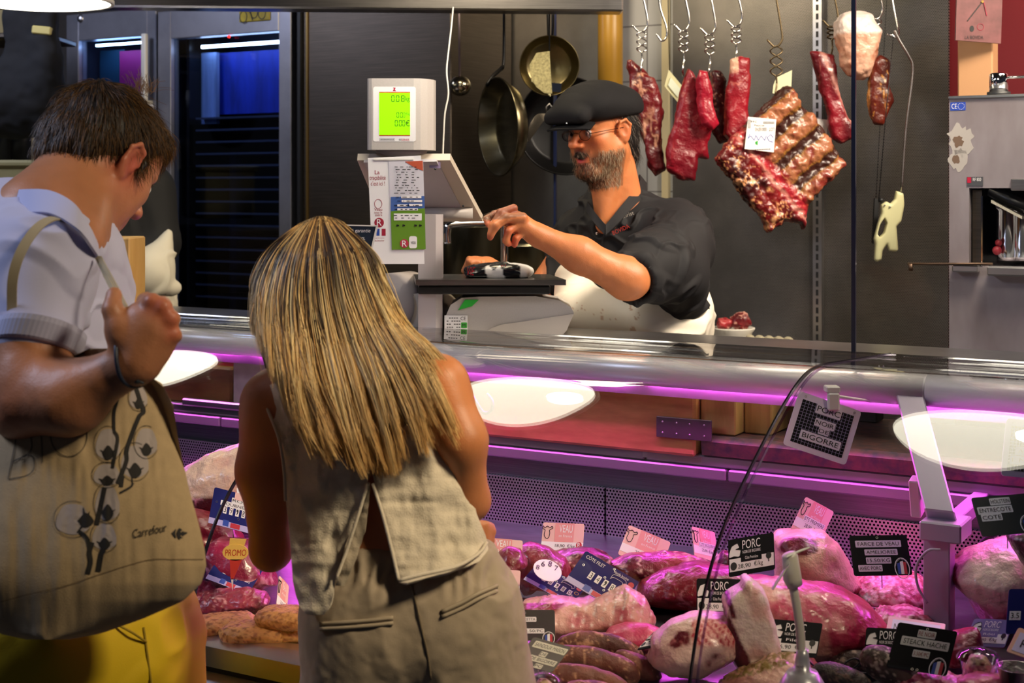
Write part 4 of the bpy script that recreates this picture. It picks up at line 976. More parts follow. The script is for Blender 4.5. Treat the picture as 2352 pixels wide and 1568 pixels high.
for a in ((1474, 10, 72, 160, 4.46, 'chrome twisted hook nearest the ochre pipe'), (1570, 10, 70, 160, 4.42, 'chrome twisted hook above the longest dark beef cut'), (1630, 10, 78, 165, 4.46, 'chrome twisted hook, third from the ochre pipe'),
          (1691, 10, 60, 140, 4.42, 'chrome twisted hook, straight above the cut with a pale fat top'), (1783, 20, 105, 215, 4.34, 'large tarnished twisted hook holding the rib rack'), (1911, 0, 60, 130, 4.5, 'dark hook above the narrow rib strip'), (2013, 0, 42, 130, 4.45, 'twisted hook holding the little smoked ribs')):
    hooks(*a, sc=1.25 if a[0] == 1783 else 1, dirty=a[0] in (1783, 1911))
b = MB(); b.tube(catmull([W(1513, -50, YH), W(1515, 10, YH), W(1530, 60, YH), W(1531, 84, YH), W(1520, 94, YH), W(1508, 78, YH)], 6), .0032, 8); tag(b.out('bare_hook', HM), 'empty steel hook hanging against the pale tiles', 'hook')
slab('hanging_beef', [(1438, 138), (1450, 136), (1478, 160), (1487, 178), (1500, 182), (1515, 205), (1524, 260), (1518, 300), (1526, 390), (1505, 405), (1488, 380), (1470, 300), (1448, 215)], 4.48, .055, marble('6E0F18', 'C08A70', .42, 38, (1, 1, .35), 1, '2E060C'), 'dark marbled beef strip hanging half behind the flat cap', group='cuts hanging on hooks', amp=.012)
slab('hanging_beef', [(1580, 155), (1592, 165), (1606, 200), (1612, 260), (1640, 285), (1626, 325), (1626, 365), (1602, 362), (1596, 418), (1560, 412), (1532, 388), (1530, 350), (1556, 245), (1570, 190)], 4.42, .06, marble('8E0E22', 'B05048', .16, 30, (1, 1, .3), 2, '5A0818'), 'longest dark crimson beef cut, hanging above the shoulder of the bearded man', group='cuts hanging on hooks')
slab('hanging_beef', [(1606, 160), (1626, 162), (1634, 200), (1640, 250), (1652, 285), (1636, 300), (1612, 285), (1600, 240), (1598, 180)], 4.36, .05, marble('B01030', 'C04858', .12, 24, (1, 1, .5), 3, '8A0A24'), 'bright crimson beef cut in front of the longest one', group='cuts hanging on hooks')
slab('hanging_beef', [(1634, 165), (1655, 162), (1668, 185), (1672, 260), (1672, 330), (1652, 332), (1636, 300), (1632, 220)], 4.50, .045, marble('5A0A14', 'C08878', .40, 55, (1, 1, 1), 4, '30050C'), 'mottled dark beef cut between two brighter ones', group='cuts hanging on hooks')
def fatop(P):
    c = marble('9A1426', 'D08070', .30, 26, (1, 1, .5), 5, '5A0816')(P); return mix(c, np.tile(lc('D8A890'), (len(P), 1)), (P[:, 2]-W(0, 172, 4.42).z)*60*((P[:, 0] < W(1692, 0, 4.42).x)*1.))
slab('hanging_beef', [(1678, 136), (1700, 130), (1722, 134), (1724, 190), (1718, 240), (1722, 285), (1700, 305), (1680, 325), (1662, 310), (1666, 240), (1672, 190)], 4.42, .055, fatop, 'crimson beef cut with a pale fat top, left of the rib rack', group='cuts hanging on hooks')
# rib rack
RK = thing('rib_rack', W(1790, 535, 4.3), 'large rack of beef ribs hung diagonally on a hook, with a white label', 'meat')
def ribcol(P):
    px = P[:, 0]/P[:, 1]*F+1176; py = HOR-(P[:, 2]-EYE)/P[:, 1]*F
    u = ((px-1638)*.62+(py-362)*.78)/1.0; v = ((px-1805)*.78-(py-200)*.62)       # u down the spine edge, v across
    e1 = np.array([.65, .76]); e2 = np.array([.76, -.65]); a = (px-1640)*e1[0]+(py-365)*e1[1]; b = (px-1640)*e2[0]+(py-365)*e2[1]  # a: along lower-left edge, b: towards the rib ends
    n = noise(P, 40, 4, 3); s = np.sin((a+8*n)*2*PI/62); rib = np.tile(lc('A06444'), (len(P), 1)); rib = mix(rib, np.tile(lc('7A2A22'), (len(P), 1)), n*3)
    gap = np.tile(lc('3A1A14'), (len(P), 1)); fatc = np.tile(lc('B07A34'), (len(P), 1))
    c = mix(gap, rib, (s+.35)*2.2); c = mix(c, fatc, (1-np.abs(s+.25)/.22)*.85)
    flesh = marble('7A1216', 'D89868', .55, 42, (1, 1, 1), 8, '3A0A0C')(P); edge = 58+10*n
    c = mix(flesh, c, (b-edge-34)/14); red = np.tile(lc('B02030'), (len(P), 1)); c = mix(c, red, (1-np.abs(b-edge-22)/24)*.9*(n > -.3)); c = mix(c, np.tile(lc('E0A090'), (len(P), 1)), (1-np.abs(b-edge-14)/7)*.7)
    return c
def ribdisp(P):
    px = P[:, 0]/P[:, 1]*F+1176; py = HOR-(P[:, 2]-EYE)/P[:, 1]*F; a = (px-1640)*.65+(py-365)*.76; b = (px-1640)*.76-(py-365)*.65; n = noise(P, 40, 4, 3)
    return .006*np.sin((a+8*n)*2*PI/62)*np.clip((b-85)/20, 0, 1)*(P[:, 1] < 4.32)
slab('ribs', [(1800, 202), (1812, 198), (1838, 240), (1866, 268), (1902, 320), (1938, 372), (1930, 395), (1880, 440), (1856, 468), (1850, 500), (1846, 530), (1838, 512), (1800, 505), (1764, 534), (1756, 515), (1740, 490), (1702, 450), (1668, 400), (1640, 366), (1660, 335), (1700, 300), (1735, 262), (1765, 232)], 4.33, .085, ribcol, '', parent=RK, vox=.0038, amp=.010, asc=55, rd=.02, ff=ribdisp, tilt=(.12, 0))
lb = pxplane(0, 0, 4.265)
def pxl(mb, pts, z0, z1, pl): return Q(mb, pts, z0, z1, pl)
b = MB(); pxl(b, [(1718, 268), (1783, 274), (1777, 350), (1710, 342)], 0, 1, lb); o = b.out('label', WHITE, RK)
b = MB()
for k in range(13): lb.rect(b, 1753+k*2, -285-k*.0, 1754+k*2, -279, 1, 1.3)
for k in range(8): lb.rect(b, 1717, -(276+k*2.6), 1724, -(275+k*2.6), 1, 1.3)
v, f = glyphs('LOT : 00018743'); b.add([lb.p(1778-44*a, -297-8*(q_-.5), 1.4) for a, q_ in v], f)
v, f = glyphs('40.50Kg'); b.add([lb.p(1756-24*a, -288-5*(q_-.5), 1.4) for a, q_ in v], f); v, f = glyphs('744'); b.add([lb.p(1738-14*a, -279-5*(q_-.5), 1.4) for a, q_ in v], f)
for k in range(12): lb.rect(b, 1722+k*4, -345.5+.2*k, 1725+k*4, -343.5+.2*k, 1, 1.3)
b.out('label_print', INK, o)
b = MB(); lb.line(b, [(1775, -326), (1766, -324), (1762, -316), (1770, -309), (1776, -316)], 1.2, 1, 1.4); lb.line(b, [(1760, -312), (1756, -322), (1748, -312), (1742, -322), (1736, -311), (1732, -322), (1724, -312), (1718, -318), (1722, -308)], 1.2, 1, 1.4); b.out('handwriting', cm('2850B8'), o)
b = MB(); pxl(b, [(1734, 326), (1740, 323), (1740, 334), (1735, 331)], 1, 1.4, lb); b.out('green_mark', cm('2FA040'), o)
b = MB(); pp_ = pxplane(0, 0, 4.45); pxl(b, [(1783, 178), (1819, 161), (1817, 200), (1812, 222), (1774, 214), (1776, 196)], 0, 1.5, pp_); tag(b.out('paper_slip', cm('D8D8B0')), 'pale paper slip stuck behind the top of the rib rack', 'paper')
b = MB(); pxl(b, [(1876, 272), (1900, 275), (1899, 310), (1888, 300), (1876, 290)], 0, 3, pxplane(0, 0, 4.5)); tag(b.out('paper_slip', WHITE), 'white slip glimpsed to the right of the rib rack', 'paper')
r = thing('plastic_tag', W(1550, 232, 4.6), 'cream plastic tag hanging on the tiles between two hooks', 'tag')
b = MB(); pt = pxplane(0, 0, 4.6); pxl(b, [(1536, 160), (1566, 196), (1556, 234), (1526, 198)], -2, 0, pt); b.out('tag_plate', cm('CFCBA4'), r); b = MB(); b.tube([W(1538, 162, 4.605), W(1533, -62, 4.52)], .0015, 6); b.out('cord', M['black'], r); b = MB(); pxl(b, [(1540, 178), (1564, 206), (1556, 224), (1534, 196)], 0, 4, pt); b.out('raised_window', cm('D8E0D0', .15), r)
def stripcol(P):
    px = P[:, 0]/P[:, 1]*F+1176; py = HOR-(P[:, 2]-EYE)/P[:, 1]*F; b = (px-1868)*.92-(py-120)*.40; n = noise(P, 50, 3, 2)
    c = marble('8E1024', 'C07060', .15, 40, (1, 1, .3), 6, '3A0610')(P); return mix(c, np.tile(lc('D8988C'), (len(P), 1)), (1-np.abs(b-20+6*n)/8)*.9)
slab('hanging_rib_strip', [(1860, 118), (1885, 118), (1916, 125), (1920, 165), (1925, 200), (1940, 250), (1958, 290), (1956, 318), (1930, 330), (1908, 318), (1900, 260), (1884, 210), (1872, 160)], 4.46, .05, stripcol, 'long red rib strip with a pale fat line, right of the rib rack', group='cuts hanging on hooks')
def hamcol(P):
    z0 = W(0, 82, 4.4).z; n = noise(P, 30, 4, 2); c = mix(np.tile(lc('D8A890'), (len(P), 1)), np.tile(lc('B06848'), (len(P), 1)), n*2.2); return mix(c, np.tile(lc('F0DCD4'), (len(P), 1)), (P[:, 2]-z0+.006*n)*120)
slab('hanging_pork_joint', [(1916, 48), (1935, 32), (1970, 28), (1998, 36), (2010, 60), (2022, 72), (2012, 110), (2002, 150), (1992, 178), (1972, 180), (1950, 172), (1934, 150), (1928, 120), (1916, 80)], 4.42, .12, hamcol, 'pale pork joint with white fat on top, tied above the smoked ribs', group='cuts hanging on hooks', rd=.05, amp=.012)
slab('smoked_ribs', [(2004, 140), (2022, 128), (2040, 135), (2046, 170), (2040, 200), (2050, 230), (2042, 262), (2030, 290), (2006, 284), (1996, 262), (1990, 210), (1998, 170)], 4.42, .04, marble('6A2010', 'D09048', .45, 40, (1.6, 1, .3), 7, '2A0C08'), 'small reddish brown smoked ribs hanging beside the pork joint', group='cuts hanging on hooks')
# bone saw
sw = thing('bone_saw', W(2040, 600, 4.35), 'butcher bone saw with a cream pistol grip hanging right of the dark glass edge', 'saw')
Sg = [(2058, 438), (2074, 444), (2076, 470), (2069, 508), (2058, 520), (2062, 574), (2056, 578), (2042, 576), (2036, 560), (2026, 576), (2024, 596), (2014, 601), (2008, 596), (2010, 560), (2007, 548), (2016, 512), (2024, 490), (2023, 470), (2036, 462), (2044, 468), (2054, 458)]
def hole(sd): sd.poly([(W(x, y, 4.35).x, W(x, y, 4.35).z) for x, y in ((2030, 500), (2036, 512), (2030, 535), (2020, 545), (2014, 538), (2020, 515))], 4.35, .1, .004, .004, '-')
slab('grip', Sg, 4.35, .028, lambda P: np.tile(lc('DCD8A8'), (len(P), 1)), '', parent=sw, rd=.009, vox=.0028, amp=0, extra=hole, mt=mat('cream grip plastic', rough=.4, vcol=True))
b = MB(); b.tube(catmull([W(2055, 70, 4.35), W(2064, 90, 4.35), (W(2088, 130, 4.35)), W(2096, 152, 4.35), W(2094, 190, 4.35), W(2080, 300, 4.35), W(2070, 440, 4.35)], 6), .0065, 8, flat=(1, .5)); b.out('bow_frame', M['steel'], sw)
b = MB(); q_ = [W(2051, 82, 4.35), W(2055, 82, 4.35), W(2036, 270, 4.35), W(2019, 462, 4.35), W(2014, 462, 4.35), W(2032, 270, 4.35)]; b.tube([W(2052, 82, 4.35), W(2034, 270, 4.35), W(2018, 462, 4.35)], .003, 6, flat=(1, .4)); b.out('saw_blade', mat('dark blade', (.03, .03, .035), .4, .8), sw)
b = MB(); b.tube([W(2053, 84, 4.35), W(2038, 78, 4.35)], .003, 6); b.out('blade_pin', M['steel'], sw)
b = MB(); b.tube([W(2020, 458, 4.35), W(2028, 462, 4.35)], .008, 8); b.out('blade_clamp', M['black'], sw)
b = MB()
for x, y in ((2032, 471), (2044, 475)): b.sphere(W(x, y, 4.333), .003)
b.out('rivets', M['steel'], sw)
b = MB(); b.tube(catmull([W(2050, -60, 4.4), W(2050, 0, 4.4), W(2062, 60, 4.38), W(2064, 78, 4.36), W(2056, 86, 4.35), W(2048, 78, 4.35)], 6), .0028, 8); tag(b.out('plain_hook', HM), 'plain dark hook carrying the bone saw', 'hook')
b = MB(); pxl(b, [(2008, 455), (2018, 458), (2014, 520), (2006, 560), (2003, 556), (2006, 500)], -5, 5, pxplane(0, 0, 4.42)); b.tube([W(2012, 458, 4.42), W(2040, -60, 4.5)], .001, 5); tag(b.out('black_sheath', M['black']), 'narrow black sheath hanging behind the saw grip', 'sheath')
# back counter: bowl of trimmings and egg tray
bw = thing('bowl', CT(1684, 800, 4.25), 'white plastic bowl heaped with meat trimmings on the back counter', 'bowl')
bz = 1.0605; c = CT(1684, 790, 4.35); c.z = bz
b = MB(); b.lathe([(0, 0), (.045, 0), (.062, .085), (.070, .095), (.070, .10), (.058, .095), (.042, .01), (0, .01)], 30, Matrix.Translation(c)); b.out('bowl_body', cm('D8D4CC'), bw)
for k, (dx, dz, r_, lab) in enumerate(((-.028, .112, .028, 'lump of pink trimmings on the left of the white bowl'), (.022, .118, .034, 'lump of pink trimmings on the right of the white bowl'))):
    sd = Solid(axis((-.07, .07, .004)), axis((-.07, .07, .004)), axis((-.07, .07, .004))); sd.ell((0, 0, 0), (r_, r_*.8, r_*.8)); me = sd.mesh(disp=lambda P, n: .012*noise(P, 50, 3, k), color=marble('B03038', 'E0A898', .5, 50, seed=k)); me.transform(Matrix.Translation(c+Vector((dx, 0, dz)))); tag(link('meat_trimmings', me, M['meat']), lab, 'meat', 'trimmings in the bowl')
b = MB(); c = CT(1772, 800, 4.35); c.z = 1.062; b.box(c+Vector((0, 0, .035)), (.17, .12, .07), RZ30, .03)
for k in range(5): b.sphere(c+L(-.064+.032*k, -.02, .066), (.016, .04, .014), seg=12, ring=8)
tag(b.out('egg_tray', mat('grey green pulp', 'A8A088', .9)), 'grey moulded egg tray on the back counter beside the bowl', 'tray')

# ------------------------------------------------------------------ blocks and boards on the worktop behind the case
def wood(name, c1, c2, sc=(8, 8, 60), n=2.2): return mat(name, c1, .5, noise_sc=n, col2=c2, stretch=sc, bump=.06)
M['block'] = wood('orange beech', (.54, .25, .08), (.36, .15, .045), (3, 3, 14)); M['pine'] = wood('pale end grain', (.58, .38, .13), (.40, .24, .07), (14, 14, 2)); M['brownwood'] = wood('brown block wood', (.30, .14, .035), (.20, .085, .02), (3, 3, 12))
r = thing('butcher_block', CT(1300, 1040, 2.93), 'long orange beech butcher block lying behind the glass in the middle of the case', 'block')
s0, s1 = sx(690, 2.925), sx(1596, 2.925); b = MB(); lbox(b, s0, s1, 2.925, 3.33, 1.013, 1.163, .006); b.out('block_body', M['block'], r)
b = MB(); q0, q1 = sx(1508, 2.92), sx(1634, 2.92); lbox(b, q0, q1, 2.918, 2.9245, 1.052, 1.098, .001); pl = b.out('joining_plate', mat('dull dark plate', (.09, .075, .075), .5, .6), r)
b = MB()
for f_ in (.12, .38, .62, .88):
    for z in (1.063, 1.087): b.sphere(L(q0+(q1-q0)*f_, 2.917, z), .0022, seg=8, ring=6)
b.out('screws', M['steel'], pl)
r = thing('wood_block', CT(1700, 1010, 2.98), 'pale upright grain wood block joined to the right of the orange block', 'block')
b = MB(); lbox(b, s1+.003, sx(1700, 2.98), 2.95, 3.3, 1.063, 1.148, .003); b.out('block_body', M['pine'], r)
b = MB(); a = sx(1702, 2.98); lbox(b, a, sx(1765, 2.98), 3.0, 3.3, 1.063, 1.150, .003); b.out('block_end', M['pine'], r)
r = thing('wood_block', CT(440, 905, 2.98), 'brown wood block behind the glass next to the hand of the man', 'block')
b = MB(); s0, s1 = sx(250, 2.97), sx(531, 2.97); lbox(b, s0, s1, 2.97, 3.3, 1.013, 1.12, .006); b.out('block_body', M['brownwood'], r)
b = MB(); b.sheet(lambda u, v: L(s0+.05+(s1-s0-.06)*u, 3.0+.05*v, 1.1205+.006*math.sin(u*9)**2*math.sin(v*PI)), 20, 4, .002); tag(b.out('meat_scrap', mat('red scrap', (.22, .01, .015), .3)), 'thin red smear of meat along the top of the brown wood block', 'meat')
b = MB(); a, c = sx(533, 2.95), sx(640, 2.95); lbox(b, a, c, 2.95, 3.2, 1.013, 1.165, .006); tag(b.out('white_crate', mat('pinkish white plastic', (.52, .44, .40), .5, noise_sc=20, noise_amt=.2)), 'pinkish white plastic crate half hidden by the blonde hair', 'crate')
b = MB(); a, c = sx(425, 2.94), sx(640, 2.94); lbox(b, a, c, 2.925, 2.948, 1.014, 1.034, .004); tag(b.out('metal_bar', M['steel']), 'grey metal bar lying below the white crate', 'bar')
b = MB(); p0_, p1_ = W(226, 757, 3.72), W(298, 546, 3.72); b.box(((p0_.x+p1_.x)/2, 3.80, (1.236+p1_.z)/2), (p1_.x-p0_.x, .16, p1_.z-1.236), None, .004); tag(b.out('pine_board_stack', wood('striped pine', (.72, .46, .16), (.48, .25, .06), (60, 4, 1.2), 1)), 'pale striped pine board standing on the case beside the polo shirt', 'board')
b = MB(); b.tube(catmull([CT(x, y, 2.87) for x, y in ((1082, 905), (1095, 925), (1108, 945), (1120, 948), (1130, 938), (1130, 920), (1118, 905))], 6), .0045, 8); tag(b.out('black_cable', M['black']), 'black cable loop hanging under the rail beside the bare shoulder', 'cable')
r = thing('paper_parcel', CT(1500, 885, 3.05), 'white printed paper parcel lying on the orange block under the rail', 'parcel')
b = MB(); c = CT(1530, 885, 3.06); c.z = 1.164; b.box(c+Vector((0, 0, .012)), (.24, .12, .024), RZ30, .01); b.out('parcel_paper', WHITE, r)
b = MB(); pf = Plane(c-Vector(U)*.11+L(0, -.0602, .012), tuple(U), (0, 0, 1)); pf.text(b, 'son equipe', .02, -.006, .12, .008, .0006, .3); b.out('parcel_print', cm('B03048'), r)
b = MB(); c = CT(1480, 900, 2.98); c.z = 1.1635; b.box(c+Vector((0, 0, .005)), (.15, .05, .01), RZ30, .004); tag(b.out('black_knife_case', M['black_gloss']), 'flat black case lying in front of the printed parcel', 'case')
b = MB(); c = CT(1990, 960, 3.3); lbox(b, SOF(c)-.03, SOF(c)+.03, 3.28, 3.34, 1.063, 1.19, .003); tag(b.out('black_box', M['black']), 'narrow black upright box behind the hanging price card', 'box')
b = MB(); b.tube([CT(2150, 1030, 3.15), CT(2420, 1046, 3.15)], .012, 16); tag(b.out('paper_roll', mat('yellowish roll', (.45, .42, .30), .5)), 'pale roll lying on the stone worktop behind the right lamp reflection', 'roll')
# ------------------------------------------------------------------ people
M['skin'] = mat('skin', rough=.48, vcol=True, sub=.12, bump=.12, bump_sc=350)
def frame(o, fwd, up=(0, 0, 1)):
    f = Vector(fwd).normalized(); r = f.cross(Vector(up)).normalized(); u = r.cross(f)
    return Matrix.Translation(Vector(o)) @ Matrix((r, f, u)).transposed().to_4x4()
def head(sd, fr, ear=True, jaw=1.0, open_mouth=0, nose=1.0):
    sd.fr = fr
    sd.ell((0, -.012, .045), (.074, .096, .082), k=.02); sd.ell((0, .03, .0), (.066, .062, .085), k=.02); sd.ell((0, .05, .055), (.055, .035, .04), k=.03)
    for s in (-1, 1):
        sd.cap((s*.056, .0, -.045), (s*.022, .066, -.098), .020*jaw, .018*jaw, .03); sd.ell((s*.040, .052, -.012), (.024, .026, .020), k=.022)
        sd.ell((s*.046, .03, -.045), (.022, .035, .03), k=.03)
    sd.cap((-.012, .074, -.098), (.012, .074, -.098), .016*jaw, k=.018)
    sd.cap((-.036, .075, .030), (-.008, .088, .026), .010, k=.012); sd.cap((.036, .075, .030), (.008, .088, .026), .010, k=.012)
    sd.ell((0, .072, -.052), (.028, .024, .030), k=.02)
    for s in (-1, 1): sd.ell((s*.031, .094, .010), (.017, .014, .012), k=.012, op='-'); sd.ell((s*.031, .0755, .009), (.0145, .0125, .0115), k=.004)
    n = nose
    sd.cap((0, .083, .022), (0, .083+.026*n, -.016), .007, .0105, .010); sd.ell((0, .085+.025*n, -.019), (.0105, .010, .0095), k=.008)
    for s in (-1, 1): sd.ell((s*.012, .092+.008*n, -.023), (.0085, .011, .0075), k=.007); sd.ell((s*.007, .095+.009*n, -.031), (.004, .006, .004), k=.003, op='-')
    if open_mouth: sd.ell((0, .097, -.058), (.014, .02, .006*open_mouth), k=.004, op='-')
    m = .0045*open_mouth
    sd.cap((-.019, .083, -.0535), (0, .0945, -.051+m*.3), .0035, .0052, .005); sd.cap((.019, .083, -.0535), (0, .0945, -.051+m*.3), .0035, .0052, .005)
    sd.cap((-.017, .082, -.057-m), (0, .092, -.063-m), .0038, .0062, .005); sd.cap((.017, .082, -.057-m), (0, .092, -.063-m), .0038, .0062, .005)
    if ear:
        for s in (-1, 1):
            Re = Matrix.Rotation(s*.45, 3, 'Z') @ Matrix.Rotation(-.15, 3, 'X')
            c = (s*.080, -.006, .002); sd.ell(c, (.008, .019, .031), Re, k=.006); sd.ell((s*.088, -.002, .006), (.006, .010, .017), Re, k=.005, op='-')
            sd.path([(s*.078, .014, .006), (s*.084, .008, .028), (s*.089, -.010, .033), (s*.092, -.024, .018), (s*.087, -.022, -.006), (s*.080, -.008, -.026)], [.0035, .004, .0042, .004, .004, .006], k=.004)
            sd.ell((s*.077, .008, -.003), (.004, .005, .007), Re, k=.004)
    sd.fr = None
def skincol(base, red=(), dark=(), seed=0):
    base = np.array(lin(base) if isinstance(base, str) else base)
    def f(P):
        c = np.tile(base, (len(P), 1)); n = noise(P, 28, 3, seed)[:, None]; c = c*(1+.16*n)
        for (q, r, col, a) in red:
            w = np.exp(-((P-np.array(q))**2).sum(1)/(r*r))[:, None]*a; c = c*(1-w)+np.array(lin(col))*w
        sp = noise(P, 260, 1, seed+3) > .93; c[sp] *= .8
        return np.clip(c, 0, 1)
    return f
def cloth(name, sd, parent, mt, disp=None, color=None, relax=1, label=None):
    return link(name, sd.mesh(disp, color, relax), mt, parent, label)
def folds(dirv, sc, amp, st=5, seed=0, fine=.0):
    "creases running along dirv"
    d = np.array(Vector(dirv).normalized())
    def f(P, n):
        a = P @ d; Pw = P+.02*np.stack([noise(P, 9, 2, seed+i) for i in range(3)], 1)
        Q_ = Pw-np.outer(Pw @ d, d)*(1-1/st); v = np.clip(1-np.abs(noise(Q_, sc, 2, seed))*5, 0, 1)
        return amp*(.4+v*np.clip(.6+noise(P, 7, 1, seed+9), 0, 1))+(fine*noise(P, 160, 2, seed) if fine else 0)
    return f
def fingers(sd, chains, k=.004):
    for pts, r0 in chains:
        n = len(pts); sd.path(pts, [r0*(1-.10*i) for i in range(n)], k=k)

# ================================================================= customer in the pale polo shirt
man = thing('person', W(60, 1568, 2.22)*1.0, 'young man in pale polo shirt and yellow shorts, head bowed, holding a tote bag', 'person')
LOC['person'] = Vector((man.location.x, man.location.y, 0)); man.location.z = 0
def f2(yaw, pitch): a, p = math.radians(yaw), math.radians(pitch); return Vector((math.cos(a)*math.cos(p), math.sin(a)*math.cos(p), -math.sin(p)))
mf = f2(56, 36); mup = Vector((0, 0, 1)); mr = mf.cross(mup).normalized()
ME = W(300, 378, 2.27); MH = ME-mr*.078+Vector((0, 0, .0)); FRM = frame(MH, mf)
A = lambda px, py, Y: W(px, py, Y)
g = Solid(axis((-1.02, -.72, .006), (-.72, -.42, .0028)), axis((1.76, 2.7, .004)), axis((0, .9, .02), (.9, 1.25, .008), (1.25, 1.82, .0032)))
head(g, FRM)
hp_ = lambda x, y, z: FRM @ Vector((x, y, z))
g.cap(hp_(0, -.03, -.03), A(105, 500, 2.20), .058, .066, .04); g.cap(hp_(.01, -.03, -.06), A(160, 560, 2.14), .038, .046, .03); g.cap(hp_(.045, -.01, -.03), A(200, 560, 2.12), .014, .013, .02)
# trunk, hips, legs
g.cap(A(100, 560, 2.2), A(90, 760, 2.25), .09, .12, .06); g.cap(A(90, 760, 2.25), A(130, 1200, 2.25), .12, .11, .05)
g.cap(A(60, 600, 2.10), A(120, 590, 2.36), .05, .05, .04)
g.cap(A(70, 1330, 2.18), A(90, 1330, 2.34), .11, .11, .05)
hipz = A(0, 1400, 2.2).z
for dx, dy in ((-.06, -.07), (.06, .09)):
    k0 = Vector((A(170, 0, 2.25).x+dx, 2.24+dy, hipz)); k1 = Vector((k0.x+.0, k0.y, .48)); k2 = Vector((k0.x-.04, k0.y, .09)); g.cap(k0, k1, .085, .055, .03); g.cap(k1, k2, .052, .038, .02); g.cap((k2.x-.03, k2.y, .04), (k2.x+.12, k2.y+.05, .035), .036, .028, .02)
# near arm: shoulder, elbow, wrist
S_, E_, W_ = A(75, 640, 2.04), A(62, 925, 1.96), A(318, 828, 1.90)
g.cap(S_, A(85, 760, 2.0), .058, .052, .03); g.cap(A(82, 740, 2.01), E_, .0515, .046, .03); g.cap(A(72, 880, 1.97), A(165, 915, 1.94), .047, .046, .03); g.cap(A(150, 915, 1.94), W_, .044, .027, .03); g.ell(A(40, 965, 1.98), (.028, .028, .022), k=.03)
# fist round the strap, back of the hand to the camera
g.cap(W_, A(348, 765, 1.90), .027, .034, .02, flat=((.1, 1, .1), .72)); g.ell(A(338, 762, 1.905), (.034, .022, .043), Matrix.Rotation(-.35, 3, 'Y'), k=.016)
for (a, c, d, e, r) in (((342, 735), (350, 694, 1.895), (335, 690, 1.925), (318, 715, 1.94), .0115), ((352, 740), (374, 706, 1.893), (372, 700, 1.928), (348, 722, 1.945), .0118), ((358, 752), (391, 732, 1.893), (396, 732, 1.93), (368, 745, 1.945), .0112), ((360, 775), (398, 768, 1.896), (402, 772, 1.93), (372, 775, 1.945), .0098)):
    g.path([A(a[0], a[1], 1.895), A(*c), A(*d), A(*e)], [.012, r, r*.95, r*.85], k=.005)
g.path([A(300, 800, 1.905), A(272, 748, 1.895), A(258, 712, 1.897), A(262, 676, 1.91)], [.02, .0155, .0125, .0105], k=.008)
g.cap(A(285, 770, 1.90), A(335, 790, 1.90), .022, .02, .015)
mred = [(A(x, y, 1.885), .014, 'B04A38', .5) for x, y in ((350, 696), (376, 708), (393, 734), (400, 768))]+[(ME, .04, 'B03A3A', .6), (hp_(0, .11, -.02), .02, 'B04A40', .5), (hp_(0, .095, -.056), .012, 'A04048', .7), (E_+Vector((0, -.03, 0)), .04, 'A05040', .3)]
body = link('body', g.mesh(disp=lambda P, n: .0007*noise(P, 60, 2), color=skincol('B07552', mred), relax=1), M['skin'], man)
# eyes and lashes
for s in (-1, 1):
    b = MB(); b.sphere(hp_(s*.031, .0775, .009), .0125); b.out('eye', mat('eye white', (.75, .72, .7), .2), man)
# polo shirt
h = Solid(axis((-1.02, -.5, .0036)), axis((1.9, 2.52, .004)), axis((1.10, 1.68, .0036)))
def torso_shirt(h, k=.0):
    h.cap(A(95, 610, 2.22), A(60, 800, 2.26), .115, .15, .06); h.cap(A(60, 800, 2.26), A(80, 1000, 2.26), .15, .14, .05)
    h.cap(A(40, 590, 2.07), A(120, 600, 2.38), .062, .06, .05); h.ell(A(185, 700, 2.20), (.058, .11, .085), k=.05); h.ell(A(150, 800, 2.2), (.085, .12, .07), k=.05); h.ell(A(10, 620, 2.25), (.10, .15, .14), k=.06)
    h.ell(A(88, 560, 2.12), (.07, .06, .05), k=.05)
torso_shirt(h)
h.cap(A(78, 640, 2.045), A(84, 765, 2.0), .070, .058, .035); h.ell(A(110, 630, 2.05), (.062, .06, .07), k=.04)
h.cap(A(64, 792, 1.998)+Vector((0, 0, -.03)), A(82, 830, 1.985)+Vector((0, 0, -.06)), .052, .048, .01, '-')
h.box(A(85, 870, 1.99), (.12, .12, .055), Matrix.Rotation(.38, 3, 'Y'), rd=.004, k=.008, op='-') if False else None
h.cap(hp_(0, -.03, -.03), A(115, 520, 2.19), .058, .072, .01, '-')
pdir = (A(170, 810, 2)-A(5, 745, 2))
fs = folds((.75, .1, -.35), 15, .009, 5, 2)
cuffn = Vector((-.38, -.1, -.92)).normalized()
me = h.mesh(disp=fs, relax=1)
link('polo_shirt', me, mat('pale lilac cotton', 'B4B4D2', .85, bump=.15, bump_sc=900, sheen=.2), man)
# ribbed sleeve band
b = MB(); c0 = A(84, 778, 2.0); ax = (A(66, 830, 1.98)-A(84, 760, 2.0)).normalized(); xx = ax.cross(Vector((0, 1, 0))).normalized(); yy = ax.cross(xx)
Mx = Matrix.Translation(A(90, 776, 1.99)) @ Matrix((xx, yy, Vector((.33, 0, .94)).normalized()*-1)).transposed().to_4x4()
NB = 120
vs = []; fsx = []
for j, (r, z) in enumerate(((.056, -.012), (.0625, -.012), (.0635, -.004), (.062, .018), (.060, .0205), (.055, .021), (.056, -.012))):
    for k in range(NB):
        rr = r-.002+(.0003 if k % 2 else 0); a = 2*PI*k/NB; vs.append(Mx @ Vector((rr*math.cos(a)*1.02, rr*math.sin(a)*1.06, z)))
for j in range(6):
    for k in range(NB): a_ = j*NB+k; b_ = j*NB+(k+1) % NB; fsx.append((a_, b_, b_+NB, a_+NB))
b.add(vs, fsx, False); b.out('sleeve_band', mat('ribbed lilac cotton', 'B8B8D4', .85), man)
